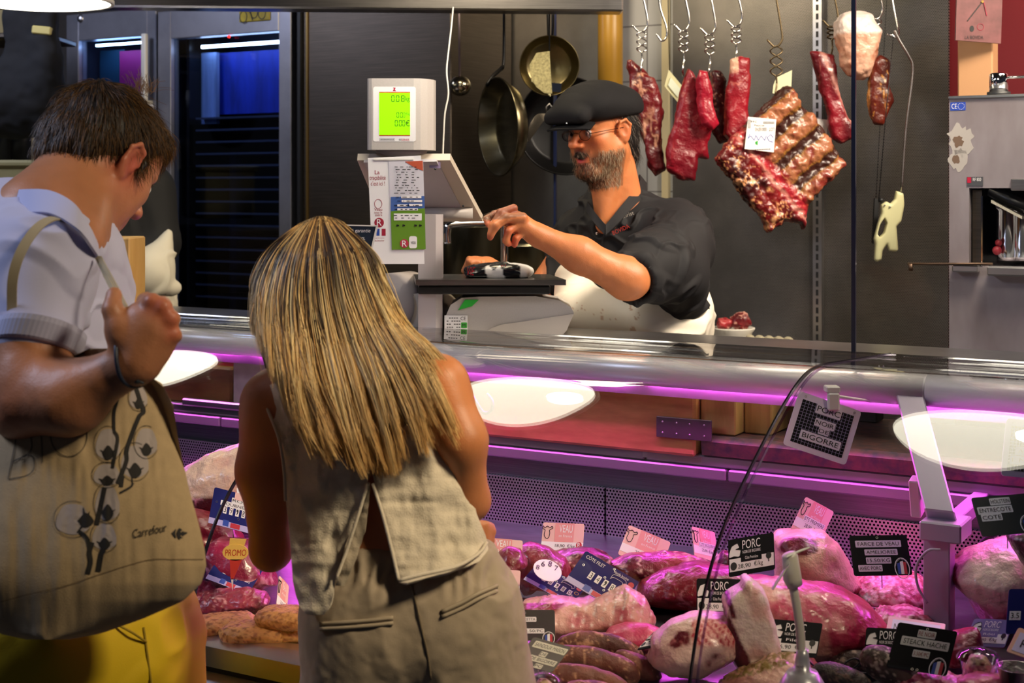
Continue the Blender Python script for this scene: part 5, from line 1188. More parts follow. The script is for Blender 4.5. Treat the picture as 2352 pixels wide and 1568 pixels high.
# collar: a stand-up fold round the neck
def band(mb, pts_lo, pts_hi, th, n=10):
    lo, hi = catmull(pts_lo, n), catmull(pts_hi, n); m = len(lo)
    mb.sheet(lambda u, v: lo[int(round(u*(m-1)))].lerp(hi[int(round(u*(m-1)))], v), m-1, 4, th); return mb
b = MB()
band(b, [A(-2, 480, 2.30), A(4, 484, 2.18), A(58, 486, 2.06), A(118, 490, 2.015), A(180, 526, 2.0), A(216, 572, 2.015), A(232, 600, 2.045)],
     [A(-2, 446, 2.33), A(8, 440, 2.22), A(60, 434, 2.11), A(118, 438, 2.06), A(172, 468, 2.035), A(208, 522, 2.03), A(226, 560, 2.05)], .004); b.out('collar', mat('pale collar', 'B8B8D6', .85), man)
# yellow shorts
h = Solid(axis((-1.02, -.35, .005)), axis((1.95, 2.55, .006)), axis((.5, 1.14, .005)))
h.cap(A(30, 1440, 2.20), A(250, 1440, 2.30), .13, .12, .06); h.ell(A(150, 1480, 2.24), (.19, .14, .16), k=.05)
h.cap(A(60, 1480, 2.16), A(50, 2100, 2.16), .125, .13, .05); h.cap(A(300, 1480, 2.32), A(320, 2100, 2.32), .115, .12, .04)
link('shorts', h.mesh(disp=folds((.9, 0, .35), 12, .008, 5, 5), relax=1), mat('mustard yellow cotton', 'C8A800', .75, bump=.1, bump_sc=600), man)
b = MB(); b.tube(catmull([A(330, 1440, 2.155), A(338, 1500, 2.15), A(352, 1600, 2.15)], 5), .0018, 6); b.tube(catmull([A(250, 1425, 2.125), A(300, 1450, 2.13), A(336, 1474, 2.15)], 5), .0018, 6); b.out('side_seam', mat('dark mustard', '8A7400', .8), man)
# short hair: dark cap of hair plus strands
h = Solid(axis((-1.0, -.45, .003)), axis((2.05, 2.65, .003)), axis((1.5, 1.82, .003)))
h.fr = FRM; h.ell((0, -.014, .046), (.079, .100, .085), k=.02); h.ell((0, -.055, -.005), (.062, .056, .052), k=.03); h.ell((0, .05, .085), (.055, .045, .035), k=.03)
for s in (-1, 1): h.ell((s*.083, -.002, -.012), (.022, .026, .034), k=.008, op='-'); h.cap((s*.078, .024, .02), (s*.076, .022, -.0), .006, .004, .008)
h.ell((0, .085, -.03), (.09, .055, .055), k=.02, op='-'); h.fr = None
me = h.mesh(disp=lambda P, n: .004*noise(P, 45, 2))
hair0 = link('hair', me, mat('dark brown hair base', (.010, .006, .004), .6), man)
nv = len(me.vertices); co = np.empty(nv*3); me.vertices.foreach_get('co', co); co = co.reshape(-1, 3)+np.array(LOC['person']); nn = np.empty(nv*3); me.vertices.foreach_get('normal', nn); nn = nn.reshape(-1, 3)
def fur(co, nn, N, ln, flow, rad, colf, lift=.35, S=7, wav=.15, rng=RNG):
    i = rng.integers(0, len(co), N); p = co[i]+rng.normal(0, .001, (N, 3)); n = nn[i]; d = flow(p); d = d-n*(d*n).sum(1)[:, None]; d /= np.linalg.norm(d, axis=1)[:, None]+1e-6
    L_ = ln*rng.uniform(.6, 1.2, N); jit = rng.normal(0, wav, (N, 3)); d = d+jit; d /= np.linalg.norm(d, axis=1)[:, None]
    t = np.linspace(0, 1, S); lf = lift*rng.uniform(.3, 1.3, N)
    P = p[:, None]+d[:, None]*(L_[:, None]*t)[:, :, None]+n[:, None]*((lf*L_)[:, None]*(t*(1.15-t))[None])[:, :, None]; P[:, :, 2] -= (.25*L_[:, None]*t**2)*.6
    return P, np.broadcast_to(rad*(1-.75*t**2)[None], (N, S)), colf(P, t, N)
Rm = np.array(FRM.to_3x3()); crown = np.array(hp_(.0, -.055, .12))
def flow(p): v = p-crown; return v+.3*np.array(mf)*0.1+np.array([0, 0, -.02])
def hc(P, t, N):
    b_ = np.array(lin('3A2818')); tip = np.array(lin('7A5428')); m = RNG.uniform(0, 1, (N, 1, 1))**2; c = b_*(.5+.5*t[None, :, None])*(1-m)+tip*m; return np.broadcast_to(c, (N, len(t), 3))
P_, r_, c_ = fur(co, nn, 9000, .027, flow, .0004, hc, .30)
M['hair'] = mat('hair', rough=.42, vcol=True, spec=.35)
link('hair_strands', strands(P_, r_, c_), M['hair'], hair0)
# wispy tuft on the crown
N = 90; base = np.array(hp_(.03, -.02, .135))+RNG.normal(0, .012, (N, 3))*[1, 1, .2]; dr = np.array([.1, 0, 1])+RNG.normal(0, .45, (N, 3)); t = np.linspace(0, 1, 8)
P_ = base[:, None]+dr[:, None]*(t*.018)[None, :, None]+(np.array([1, 0, -.4])*(t**2*.010)[:, None])[None]*RNG.normal(0, 1, (N, 1, 1)); link('hair_tuft', strands(P_, .0003, np.broadcast_to(np.array(lin('7A5428')), (N, 8, 3))), M['hair'], hair0)
# bracelet
b = MB(); wc = A(300, 828, 1.905); wd = (W_-A(150, 915, 1.94)).normalized(); x1 = wd.cross(Vector((0, 1, 0))).normalized(); y1 = wd.cross(x1)
pts = [wc+(x1*math.cos(a)*.036+y1*math.sin(a)*.033)+wd*(.006*math.sin(a*2)) for a in [i*2*PI/36 for i in range(37)]]
b.tube(pts, .003, 8, cap=False); tg = b.out('bracelet', mat('dark woven cord', (.015, .02, .04), .5), man)
b = MB(); b.sphere(A(316, 873, 1.885), .005); b.tube([A(316, 873, 1.885), A(330, 880, 1.885)], .0015, 6); b.tube([A(316, 873, 1.885), A(303, 877, 1.885)], .0015, 6); b.out('bracelet_knot', cm('2A3038'), tg)

# ================================================================= tote bag
bag = thing('tote_bag', A(200, 1470, 2.0), 'cream cotton tote bag with printed cotton branches hanging from the shoulder of the man', 'bag')
M['canvas'] = mat('cream cotton canvas', 'B39A74', .9, noise_sc=60, noise_amt=.10, bump=.25, bump_sc=700, sheen=.2)
RO = [(800, 205, 262), (840, 120, 300), (880, 30, 372), (930, -40, 398), (1000, -80, 408), (1060, -110, 420), (1130, -130, 436), (1200, -150, 456), (1260, -155, 470), (1300, -150, 474), (1340, -130, 462), (1380, -100, 420), (1420, -60, 330), (1455, 0, 230), (1468, 60, 160)]
def bagx(y):
    ys = [r[0] for r in RO]; return np.interp(y, ys, [r[1] for r in RO]), np.interp(y, ys, [r[2] for r in RO])
def bagY(u, y):
    bulge = .055*math.sin(PI*min(max(u, 0), 1))**.7; sm = lambda a, c: (lambda q: q*q*(3-2*q))(min(max((y-a)/(c-a), 0), 1)); low = .03-.052*sm(780, 1330)+.016*sm(1330, 1480)
    return 1.985+low-bulge
def bfold(x, y):
    P_ = np.array([[x/150, (y-.25*x)/900, 0]]); return float(noise(P_, 3.2, 3, 4)[0])*.007*min(1, max(0, (y-800)/200))
def bagpt(px, py, off=0):
    a, c = bagx(py); u = (px-a)/(c-a); return W(px, py, bagY(u, py)-bfold(px, py)-off)
def bsurf(u, v, back=False):
    y = 800+v*668; a, c = bagx(y); x = a+(c-a)*u
    if back: Yb = bagY(u, y); return W(x, y, 1.985+(1.985-Yb)*.55+.04*math.sin(PI*u))
    return bagpt(x, y)
b = MB(); b.sheet(lambda u, v: bsurf(1-u, v), 120, 110); b.sheet(lambda u, v: bsurf(u, v, True), 30, 30); b.out('bag_body', M['canvas'], bag)
def bagink(name, parts, m, off=.0007):
    b = MB()
    for pts, w in parts:
        pts = [(float(x), float(y)) for x, y in pts]
        if w:
            c = [Vector((x, y, 0)) for x, y in pts]; c = catmull(c, 6) if len(c) > 2 else [c[0].lerp(c[1], i/8) for i in range(9)]
            L_ = []; R_ = []
            for i, p in enumerate(c):
                t = (c[min(i+1, len(c)-1)]-c[max(i-1, 0)]).normalized(); n = Vector((-t.y, t.x, 0))*w/2
                L_.append(bagpt(p.x+n.x, p.y+n.y, off)); R_.append(bagpt(p.x-n.x, p.y-n.y, off))
            k = len(c); b.add(L_+R_, [(i, i+1, k+i+1, k+i) for i in range(k-1)])
        else:
            c = [Vector((x, y, 0)) for x, y in pts]; c = catmull(c+[c[0]], 4)[:-1]; cx = sum(p.x for p in c)/len(c); cy = sum(p.y for p in c)/len(c)
            rings = [[bagpt(cx+(p.x-cx)*f_, cy+(p.y-cy)*f_, off) for p in c] for f_ in (1, .66, .33)]; k = len(c)
            vs = sum(rings, [])+[bagpt(cx, cy, off)]
            b.add(vs, [(j*k+i, j*k+(i+1) % k, (j+1)*k+(i+1) % k, (j+1)*k+i) for j in (0, 1) for i in range(k)]+[(2*k+i, 2*k+(i+1) % k, 3*k) for i in range(k)])
    return b.out(name, m, bag)
INKB = mat('brown black print', '1E1A18', .8); PALE = mat('pale printed cotton', 'A89C98', .85)
bolls = [((248, 1020), 30, 40), ((310, 1060), 34, 42), ((336, 1015), 27, 36), ((246, 1090), 33, 28), ((247, 1155), 30, 45), ((168, 1192), 42, 40), ((240, 1232), 30, 34), ((318, 912), 22, 30)]
P1 = []; P2 = []
rr = random.Random(5)
for (cx, cy), rx, ry in bolls:
    P1.append(([(cx+rx*math.cos(a)*(.92+.1*math.sin(3*a)), cy+ry*math.sin(a)*(.95+.07*math.cos(2*a))) for a in [i*2*PI/12 for i in range(12)]], 0))
    P2.append(([(cx+rx*1.06*math.cos(a), cy+ry*1.05*math.sin(a)) for a in [.5+i*2*PI/14*.8 for i in range(14)]], 1.2))
    ang = {168: .3}.get(cx, PI/2); q0 = Vector((cx+rx*.72*math.cos(ang), cy+ry*.6*math.sin(ang), 0))
    for k in range(5):
        a = ang+(k-2)*.55; e = (cx+rx*.88*math.cos(a+PI*.0)*(1 if k % 2 else .8)+(q0.x-cx)*.1, cy+ry*.9*math.sin(a)-ry*.42*(1-abs(k-2)/2.5))
        b0 = (q0.x+6*math.cos(a+1.6), q0.y+6*math.sin(a+1.6)); b1 = (q0.x+6*math.cos(a-1.6), q0.y+6*math.sin(a-1.6)); P2.append(([b0, e, b1], 0))
    P2.append(([(q0.x-rx*.45, q0.y-ry*.1), (q0.x, q0.y-ry*.55), (q0.x+rx*.45, q0.y-ry*.1), (q0.x+rx*.2, q0.y+ry*.25), (q0.x-rx*.2, q0.y+ry*.25)], 0))
bagink('printed_boll', P1, PALE, .0006)
P2 += [([(202, 1318), (208, 1290), (206, 1268), (212, 1245)], 11), ([(226, 1312), (232, 1275), (238, 1262)], 12), ([(206, 1262), (200, 1235), (180, 1218)], 8), ([(222, 1205), (236, 1140), (240, 1120)], 11), ([(258, 1075), (270, 1010), (262, 990)], 8),
       ([(270, 1110), (290, 1060), (292, 1030), (318, 960), (330, 945), (322, 920), (312, 890)], 10), ([(275, 1132), (300, 1118), (306, 1108)], 5), ([(262, 990), (262, 950), (268, 925), (274, 898)], 7), ([(268, 930), (258, 905)], 5), ([(304, 1112), (303, 1085)], 2.5), ([(278, 1118), (282, 1092)], 9)]
bagink('printed_branch', P2, INKB, .0012)
bagink('lettering', [([(62, 985), (72, 1010), (68, 1038), (28, 1060)], 1.8), ([(28, 1060), (70, 1045), (78, 1075), (60, 1092), (18, 1100)], 1.8), ([(38, 1000), (28, 1050), (18, 1100)], 1.8), ([(94, 985), (98, 1062)], 1.8),
   ([(158+42*math.cos(a), 998+50*math.sin(a)) for a in [i*2*PI/16-1.2 for i in range(17)]], 1.8), ([(150, 835), (160, 826), (174, 828), (178, 836)], 1.6)], INKB, .0012)
b = MB()
v, f = glyphs('Carrefour'); b.add([bagpt(305+78*a, 1236-16*a-20*c*1.0, .0014) for a, c in v], [q_[::-1] for q_ in f]); b.out('bag_name', INKB, bag)
bagink('bag_emblem', [([(394, 1224), (404, 1214), (403, 1224), (404, 1236)], 0), ([(406, 1222), (412, 1212), (422, 1220), (431, 1223), (422, 1230), (412, 1238), (407, 1230)], 0)], INKB, .0014)
bagink('emblem_notch', [([(415, 1221), (421, 1218), (423, 1221)], 2.2), ([(415, 1230), (421, 1233), (424, 1229)], 2.2)], M['canvas'], .0020)
bagink('bottom_seam', [([(2, 1382), (60, 1366), (150, 1345), (230, 1318), (300, 1296), (350, 1284), (400, 1284), (468, 1284)], 1.6)], mat('seam thread', '7A6446', .9), .0012)
def ribbon(mb, pts, w, th, axis_):
    c = catmull(pts, 8); m = len(c); ax_ = Vector(axis_).normalized()
    mb.sheet(lambda u, v: c[int(round(u*(m-1)))]+ax_*(v-.5)*w, m-1, 2, th); return mb
b = MB(); ribbon(b, [A(28, 720, 1.955), A(30, 640, 1.948), A(48, 580, 1.952), A(80, 530, 1.97), A(112, 506, 1.995), A(140, 504, 2.02), A(168, 516, 2.06)], .014, .002, (1, .0, -.25)); b.out('shoulder_strap', mat('strap webbing', 'A89A7C', .9), bag)
for k in range(3):
    b = MB(); ribbon(b, [A(222+k*3, 590, 2.02-.004*k), A(236+k*4, 620, 1.985-.003*k), A(256+k*5, 660, 1.955), A(280+k*3, 700, 1.925), A(292+k*2, 716, 1.92)], .0065, .0015, (.8, -.2, .5)); b.out('strap', mat('strap cream', 'B8A888', .9), bag)
b = MB(); ribbon(b, [A(300, 812, 1.955), A(270, 822, 1.96), A(230, 826, 1.96), A(200, 830, 1.98)], .03, .004, (0, 0, 1)); b.out('bag_opening', M['canvas'], bag)

# ================================================================= woman with long blonde hair
wm = thing('person', Vector((-.21, 2.25, 0)), 'woman with long blonde hair seen from behind, cream linen top and beige shorts', 'person')
WC = 2.27
g = Solid(axis((-.52, .04, .004)), axis((2.05, 2.75, .005)), axis((-.12, .85, .02), (.85, 1.62, .004)))
SKW = skincol('B8754A', [(A(1050, 900, 2.15), .08, 'C87838', .5)], seed=2)
g.cap(A(800, 760, 2.33), A(830, 880, 2.28), .05, .052, .04); HW = A(738, 690, 2.37); FRW = frame(HW, (-.25, .95, -.30)); head(g, FRW)
g.cap(A(650, 935, 2.30), A(985, 900, 2.26), .042, .042, .05, flat=((0, 0, 1), 1.1)); g.cap(A(820, 930, 2.29), A(850, 1180, 2.28), .115, .098, .06, flat=((0, 1, 0), .62)); g.cap(A(690, 960, 2.31), A(980, 940, 2.27), .055, .055, .05)
g.cap(A(850, 1180, 2.28), A(900, 1290, 2.27), .10, .115, .05, flat=((0, 1, 0), .68)); g.cap(A(880, 1440, 2.27), A(1020, 1430, 2.27), .095, .095, .05)
# arms
LE = A(622, 1262, 2.34); RE = A(1082, 1150, 2.24)
g.cap(A(618, 925, 2.29), A(606, 1080, 2.30), .043, .040, .04); g.cap(A(606, 1080, 2.30), LE, .040, .032, .03); g.cap(LE, A(700, 1215, 2.50), .031, .022, .02)
g.cap(A(1015, 880, 2.23), A(1062, 1010, 2.21), .040, .034, .04); g.cap(A(1062, 1010, 2.21), RE, .034, .028, .03); g.cap(RE, A(1066, 1205, 2.42), .027, .019, .02)
hb = A(1068, 1214, 2.46); g.ell(hb, (.026, .03, .014), k=.012)
for k in range(4): g.path([hb+Vector((.012, .0, .008-.008*k)), hb+Vector((.035, .012, .004-.009*k)), hb+Vector((.046+.003*(k == 1), .028, -.002-.009*k))], [.0085, .0078, .0065], k=.003)
g.path([hb+Vector((.0, -.01, .01)), hb+Vector((.018, -.004, .026)), hb+Vector((.034, .006, .034))], [.009, .0085, .007], k=.004)
hb = A(706, 1210, 2.52); g.ell(hb, (.026, .03, .014), k=.012)
for k in range(4): g.path([hb+Vector((.012, .01, .008-.008*k)), hb+Vector((.032, .03, .004-.009*k)), hb+Vector((.036, .052, -.002-.009*k))], [.0085, .0078, .0065], k=.003)
# legs
for dx in (-1, 1):
    a0 = Vector((-.155+dx*.068, 2.27, .95)); k1 = a0+Vector((dx*.02, .0, -.50)); k2 = Vector((k1.x+dx*.01, 2.22, .0)); g.cap(a0, k1, .082, .05, .04); g.cap(k1, k2, .048, .034, .02); g.cap((k2.x, k2.y-.02, -.05), (k2.x+.01, k2.y+.13, -.053), .032, .028, .02)
link('body', g.mesh(color=SKW, relax=1), M['skin'], wm)
# shorts
h = Solid(axis((-.52, .12, .004)), axis((2.0, 2.6, .005)), axis((.5, 1.08, .004)))
h.cap(A(885, 1300, 2.27), A(985, 1290, 2.27), .104, .102, .04, flat=((0, 1, 0), .8)); h.cap(A(862, 1430, 2.27), A(1020, 1420, 2.27), .110, .112, .06)
h.cap(A(856, 1430, 2.27), A(836, 2000, 2.27), .107, .112, .03); h.cap(A(1040, 1440, 2.27), A(1125, 2000, 2.27), .110, .125, .03)
h.box(A(900, 1120, 2.27), (.3, .3, .082), Matrix.Rotation(math.radians(4), 3, 'Y'), rd=.01, k=.006, op='-')
cr = folds((.25, 0, 1), 11, .009, 4, 11)
wz = A(900, 1285, 2.2)
def sdisp(P, n):
    ruff = np.exp(-((P[:, 2]-(wz.z-.018-.07*(P[:, 0]-wz.x)))/.022)**2); return cr(P, n)*(1-.6*ruff)+ruff*(.004*np.sin(P[:, 0]*260+4*noise(P, 20, 1)) - .004)+.0018*noise(P, 70, 2)
me = h.mesh(disp=sdisp, relax=1)
link('shorts', me, mat('beige cotton twill', 'A2917A', .85, bump=.2, bump_sc=800, sheen=.15), wm)
def surf_near(px, py, Yc, hw, dep): return W(px, py, Yc-dep)
welt = mat('beige welt', 'A89880', .85); dkw = mat('brown seam', '4A3E30', .9)
shorts_me = me; nv = len(me.vertices); sco = np.empty(nv*3); me.vertices.foreach_get('co', sco); sco = sco.reshape(-1, 3)+np.array(LOC[wm.name])
spx = sco[:, 0]/sco[:, 1]*F+1176; spy = HOR-(sco[:, 2]-EYE)/sco[:, 1]*F; front = sco[:, 1] < 2.27
def on_surf(px, py, co=sco, X=spx, Y_=spy, m=front, lift=.002):
    d = (X-px)**2+(Y_-py)**2+(~m)*1e6; i = np.argsort(d)[:6]; return W(px, py, float(co[i, 1].min())-lift)
for pts, nm in (([(735, 1440), (790, 1437), (850, 1432), (903, 1426)], 'back_pocket'), ([(1015, 1412), (1060, 1392), (1100, 1370), (1142, 1352)], 'back_pocket')):
    for dy in (-8, 4):
        b = MB(); c = [on_surf(x, y+dy) for x, y in pts]; b.tube(catmull(c, 5), .0032, 6, flat=(1, 1)); b.out(nm, welt, wm)
    b = MB(); b.tube(catmull([on_surf(x, y-2, lift=.0015) for x, y in pts], 5), .0016, 6); b.out('pocket_slit', dkw, wm)
b = MB(); b.tube(catmull([on_surf(x, y, lift=.0005) for x, y in ((940, 1330), (955, 1380), (968, 1440), (982, 1500), (990, 1560))], 5), .0016, 6); b.out('centre_seam', mat('seam beige', '756650', .9), wm)
# linen top: two open back panels
M['linen'] = mat('cream linen', 'D8CAB2', .9, bump=.35, bump_sc=420, noise_sc=160, noise_amt=.08, sheen=.2)
def tdepth(px, py, base=2.30):
    xc = np.interp(py, [850, 1400], [830, 900]); hw = np.interp(py, [850, 1000, 1200, 1400], [235, 255, 262, 262]); e = max(0., 1-((px-xc)/hw)**2)
    return base-.115*math.sqrt(e)-np.interp(py, [850, 1050, 1250, 1400], [0, .012, .02, .05])
def panelmesh(rows, nu=70, nv=100, seed=0, flare=0):
    ys = [r[0] for r in rows]; xl = [r[1] for r in rows]; xr = [r[2] for r in rows]
    def fn(u, v):
        y = ys[0]+(ys[-1]-ys[0])*v; a = float(np.interp(y, ys, xl)); c = float(np.interp(y, ys, xr)); x = a+(c-a)*u
        q_ = np.array([[x/260, y/420, 0]]); w = float(noise(q_, 5, 3, seed)[0])*.012+float(noise(np.array([[x/500, y/90, 0]]), 4, 2, seed+2)[0])*.004
        return W(x, y, tdepth(x, y)-w-flare*v*v*(1-u if seed else u))
    b = MB(); b.sheet(lambda u, v: fn(1-u, v), nu, nv, .003); return b
lp = [(872, 640, 760), (895, 602, 840), (930, 612, 848), (1000, 640, 850), (1060, 650, 852), (1100, 652, 846), (1180, 660, 820), (1260, 668, 795), (1330, 672, 770), (1370, 680, 765), (1395, 690, 758), (1412, 705, 742)]
rp = [(850, 960, 985), (880, 850, 1010), (930, 850, 1052), (960, 848, 1068), (1010, 850, 1068), (1060, 852, 1070), (1100, 858, 1078), (1180, 882, 1095), (1230, 896, 1116), (1262, 903, 1122), (1290, 908, 1100), (1315, 912, 1030), (1338, 916, 935)]
panelmesh(lp, seed=3, flare=.0).out('top_left_panel', M['linen'], wm); panelmesh(rp, seed=0, flare=.02).out('top_right_panel', M['linen'], wm)
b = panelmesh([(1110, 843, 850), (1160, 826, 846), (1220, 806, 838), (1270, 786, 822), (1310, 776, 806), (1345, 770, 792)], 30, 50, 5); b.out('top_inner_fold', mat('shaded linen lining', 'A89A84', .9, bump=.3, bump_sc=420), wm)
# side wrap of the top round the ribs, so the panels are no cards
h = Solid(axis((-.50, .03, .006)), axis((2.15, 2.6, .006)), axis((1.0, 1.42, .006)))
h.cap(A(820, 960, 2.31), A(850, 1190, 2.31), .128, .118, .05, flat=((0, 1, 0), .66)); h.cap(A(700, 985, 2.31), A(980, 960, 2.29), .05, .05, .05)
h.box(A(870, 1230, 2.18), (.028, .05, .12), Matrix.Rotation(-.05, 3, 'Y'), rd=.01, k=.01, op='-')
h.box(A(900, 1400, 2.3), (.3, .3, .075), None, rd=.01, k=.01, op='-')
me = h.mesh(); link('top_lining', me, M['linen'], wm)
for pts, nm in (([(602, 897), (615, 940), (640, 1005), (652, 1075), (656, 1150)], 'armhole_hem'), ([(985, 880), (1020, 905), (1066, 955), (1068, 1000)], 'armhole_hem'), ([(918, 1332), (975, 1318), (1050, 1300), (1100, 1270), (1118, 1245)], 'bottom_hem'), ([(856, 1110), (880, 1185), (903, 1275), (916, 1332)], 'opening_hem'), ([(846, 1108), (822, 1185), (797, 1262), (772, 1330)], 'opening_hem')):
    b = MB(); b.tube(catmull([W(x, y, tdepth(x, y)-.012-(.02*((y-850)/490)**2 if x > 850 else 0)) for x, y in pts], 6), .0028, 6); b.out(nm, M['linen'], wm)
# hair
GD = [[(690, 512, 0), (632, 570, 1), (603, 640, 1), (588, 720, 1), (590, 800, 1), (592, 860, 1), (580, 950, 1)],
 [(705, 505, 0), (650, 570, .7), (622, 650, .6), (612, 740, .5), (622, 840, .5), (640, 930, .5), (655, 1020, .4)],
 [(718, 500, 0), (676, 580, .35), (662, 670, .25), (664, 760, .2), (672, 860, .2), (695, 985, .15), (748, 1090, .1)],
 [(728, 497, 0), (705, 585, .15), (700, 680, .1), (712, 780, .05), (735, 890, 0), (775, 1000, 0), (822, 1088, 0)],
 [(736, 496, 0), (738, 585, .05), (748, 690, 0), (775, 790, 0), (805, 890, 0), (835, 1000, 0), (856, 1108, 0)],
 [(742, 496, 0), (772, 580, .1), (792, 680, .05), (822, 780, 0), (856, 880, 0), (885, 990, 0), (915, 1092, 0)],
 [(750, 497, 0), (802, 575, .2), (826, 660, .2), (858, 750, .1), (905, 850, 0), (950, 950, 0), (985, 1060, .05)],
 [(762, 499, 0), (826, 572, .4), (850, 650, .4), (888, 730, .3), (945, 820, .1), (1000, 920, .1), (1066, 1042, .1)],
 [(775, 503, 0), (842, 578, .7), (868, 660, .7), (912, 735, .5), (972, 800, .3), (1015, 870, .2), (1040, 960, .2)],
 [(790, 510, 0), (850, 590, 1), (876, 680, 1), (925, 748, .8), (985, 800, .6), (1030, 840, .4), (1062, 905, .4)]]
GP = np.array(GD, float)  # (10,7,3)
ROWY = [2.315, 2.250, 2.232, 2.215, 2.155, 2.135, 2.130]
def hairpaths(N, inner, clumps, rng, tipspread=6, S=32):
    ca = np.sort(rng.uniform(0, 9, clumps)); ci = rng.integers(0, clumps, N); u = np.clip(ca[ci], 0, 8.999)
    i = u.astype(int); f = (u-i)[:, None, None]; G = GP[i]*(1-f)+GP[i+1]*f
    lnc = (rng.uniform(.80, 1.0, clumps)[ci]*np.where(rng.uniform(0, 1, N) < .25, rng.uniform(.55, 1, N), rng.uniform(.93, 1.02, N))*np.interp(u, range(10), [.60, .70, .93, 1, 1, 1, .97, .98, .80, .66]))[:, None]
    tt = np.linspace(0, 1, S)[None]*lnc; t = np.clip(tt*6, 0, 5.9999); k = t.astype(int); w = (t-k)[:, :, None]; r = np.arange(N)[:, None]
    A0, A1, A2, A3 = (G[r, np.clip(k+o, 0, 6)] for o in (-1, 0, 1, 2))
    Pp = .5*((2*A1)+(A2-A0)*w+(2*A0-5*A1+4*A2-A3)*w*w+(3*A1-A0-3*A2+A3)*w**3)
    Yr = np.interp(t, range(7), ROWY); x, y, e = Pp[:, :, 0], Pp[:, :, 1], np.clip(Pp[:, :, 2], 0, 1)
    cph = rng.uniform(0, 6.3, clumps)[ci][:, None]; cam = rng.uniform(.2, 1, clumps)[ci][:, None]; co_ = rng.normal(0, 1, clumps)[ci][:, None]; o = rng.normal(0, 1, N)[:, None]
    wave = (np.sin(tt*8+cph)*14+np.sin(tt*15+cph*2)*6)*cam*tt; full = np.clip(tt/lnc, 0, 1)
    spread = 11*np.clip(tt*3, 0, 1)*(1-.60*full**2)
    x = x+wave+co_*6*tt*np.clip(np.minimum(u, 9-u)[:, None], .15, 1)+o*spread+rng.normal(0, 1, N)[:, None]*(1.5+2*np.abs(np.sin(tt*6+cph)))*tt+rng.normal(0, 1, N)[:, None]*tipspread*np.clip(tt-.7, 0, 1)
    clx = rng.uniform(-1, 1, clumps)[ci][:, None]
    Y = Yr+e*e*.07+rng.uniform(0, .022, N)[:, None]*inner*np.clip(tt*4, 0, 1)+clx*.011*np.clip(tt*1.5, 0, 1)+np.abs(o)*.004*np.clip(tt*3, 0, 1)*(1-.7*full)
    return np.stack([(x-1176)/F*Y, Y, EYE-(y-HOR)/F*Y], 2), ci, tt, clx[:, 0]
rg = np.random.default_rng(12)
NC = 230; N = 18000; SH = 32; P_, ci, tt, clx = hairpaths(N, 1, NC, rg)
root = np.array(lin('3E2C1C')); mid = np.array(lin('CFA060')); bl = np.array(lin('F8DFA4')); tipc = np.array(lin('E8AA50')); dk = np.array(lin('3E2A18'))
cl = rg.uniform(0, 1, NC)[ci]; ind = rg.uniform(0, 1, N); s_ = .6*cl+.4*ind; s3 = s_[:, None, None]
start = .05+.42*(1-s_); g1 = np.clip((tt-start[:, None])/.20, 0, 1)[:, :, None]
cB = mid*(1-s3)+bl*s3; c_ = root*(1-g1)+cB*g1; hs = (rg.uniform(0, 1, N) > .85)[:, None, None]; c_ = np.where(hs, mid*.4+bl*.6+0*c_, c_)
g2 = np.clip((tt-.72)/.25, 0, 1)[:, :, None]; c_ = c_*(1-.5*g2)+tipc*.5*g2
dkm = ((ind < .30) & ~hs[:, 0, 0])[:, None, None]; c_ = np.where(dkm, c_*.3+dk*.6, c_)
hb_ = Solid(axis((-.46, .02, .005)), axis((2.15, 2.5, .005)), axis((1.1, 1.6, .005)))
hb_.fr = FRW; hb_.ell((0, -.014, .042), (.078, .098, .083), k=.03); hb_.ell((0, -.02, -.03), (.072, .075, .085), k=.03); hb_.fr = None
for x, y, r in ((700, 760, .06), (740, 760, .07), (800, 760, .065)): hb_.ell(A(x, y, 2.30), r, k=.05)
hb_.cap(A(720, 860, 2.235), A(830, 1010, 2.19), .05, .02, .03); hb_.cap(A(850, 800, 2.27), A(920, 960, 2.20), .06, .02, .03); hb_.cap(A(640, 700, 2.32), A(640, 840, 2.30), .04, .02, .03)
hb2 = link('hair', hb_.mesh(), mat('brown hair base', (.045, .028, .013), .7), wm)
link('hair_strands', strands(P_, (np.full((N, SH), .00055)*(1-.6*np.linspace(0, 1, SH)**4)[None]), c_), M['hair'], hb2)
N = 260; P2_, ci, t, clx = hairpaths(N, .2, 260, rg, 40); x = rg.normal(0, .006, (N, 1))*np.linspace(0, 1, SH)[None]**.7; P2_[:, :, 0] += x; P2_[:, :, 1] -= np.abs(x)
link('stray_hairs', strands(P2_, .00028, np.broadcast_to(mid, (N, SH, 3))), M['hair'], hb2)

wm.scale = (.95, .95, .95); wm.location = (wm.location.x*.95, wm.location.y*.95, EYE*.05)

# ================================================================= butcher in the flat cap
bt = thing('person', Vector((.42, 4.02, 0)), 'bearded butcher in black flat cap, black jacket and white apron, one hand raised', 'person')
FB = frame(W(1380, 305, 3.98), (-.70, -.66, -.16)); hb_l = lambda x, y, z: FB @ Vector((x, y, z))
g = Solid(axis((-.16, .10, .0028), (.10, .42, .0022), (.42, .75, .008)), axis((3.55, 3.80, .0028), (3.80, 4.12, .0026), (4.12, 4.3, .008)), axis((0, .95, .02), (.95, 1.48, .004), (1.48, 1.95, .0024)))
head(g, FB, jaw=1.12, open_mouth=1.5, nose=1.3)
SK = 'C47748'
g.cap(hb_l(0, -.03, -.05), A(1430, 500, 4.05), .060, .068, .04); g.cap(hb_l(0, .02, -.08), A(1392, 500, 3.98), .035, .03, .03)
g.cap(hb_l(-.05, -.02, -.06), A(1380, 520, 3.96), .016, .012, .02)
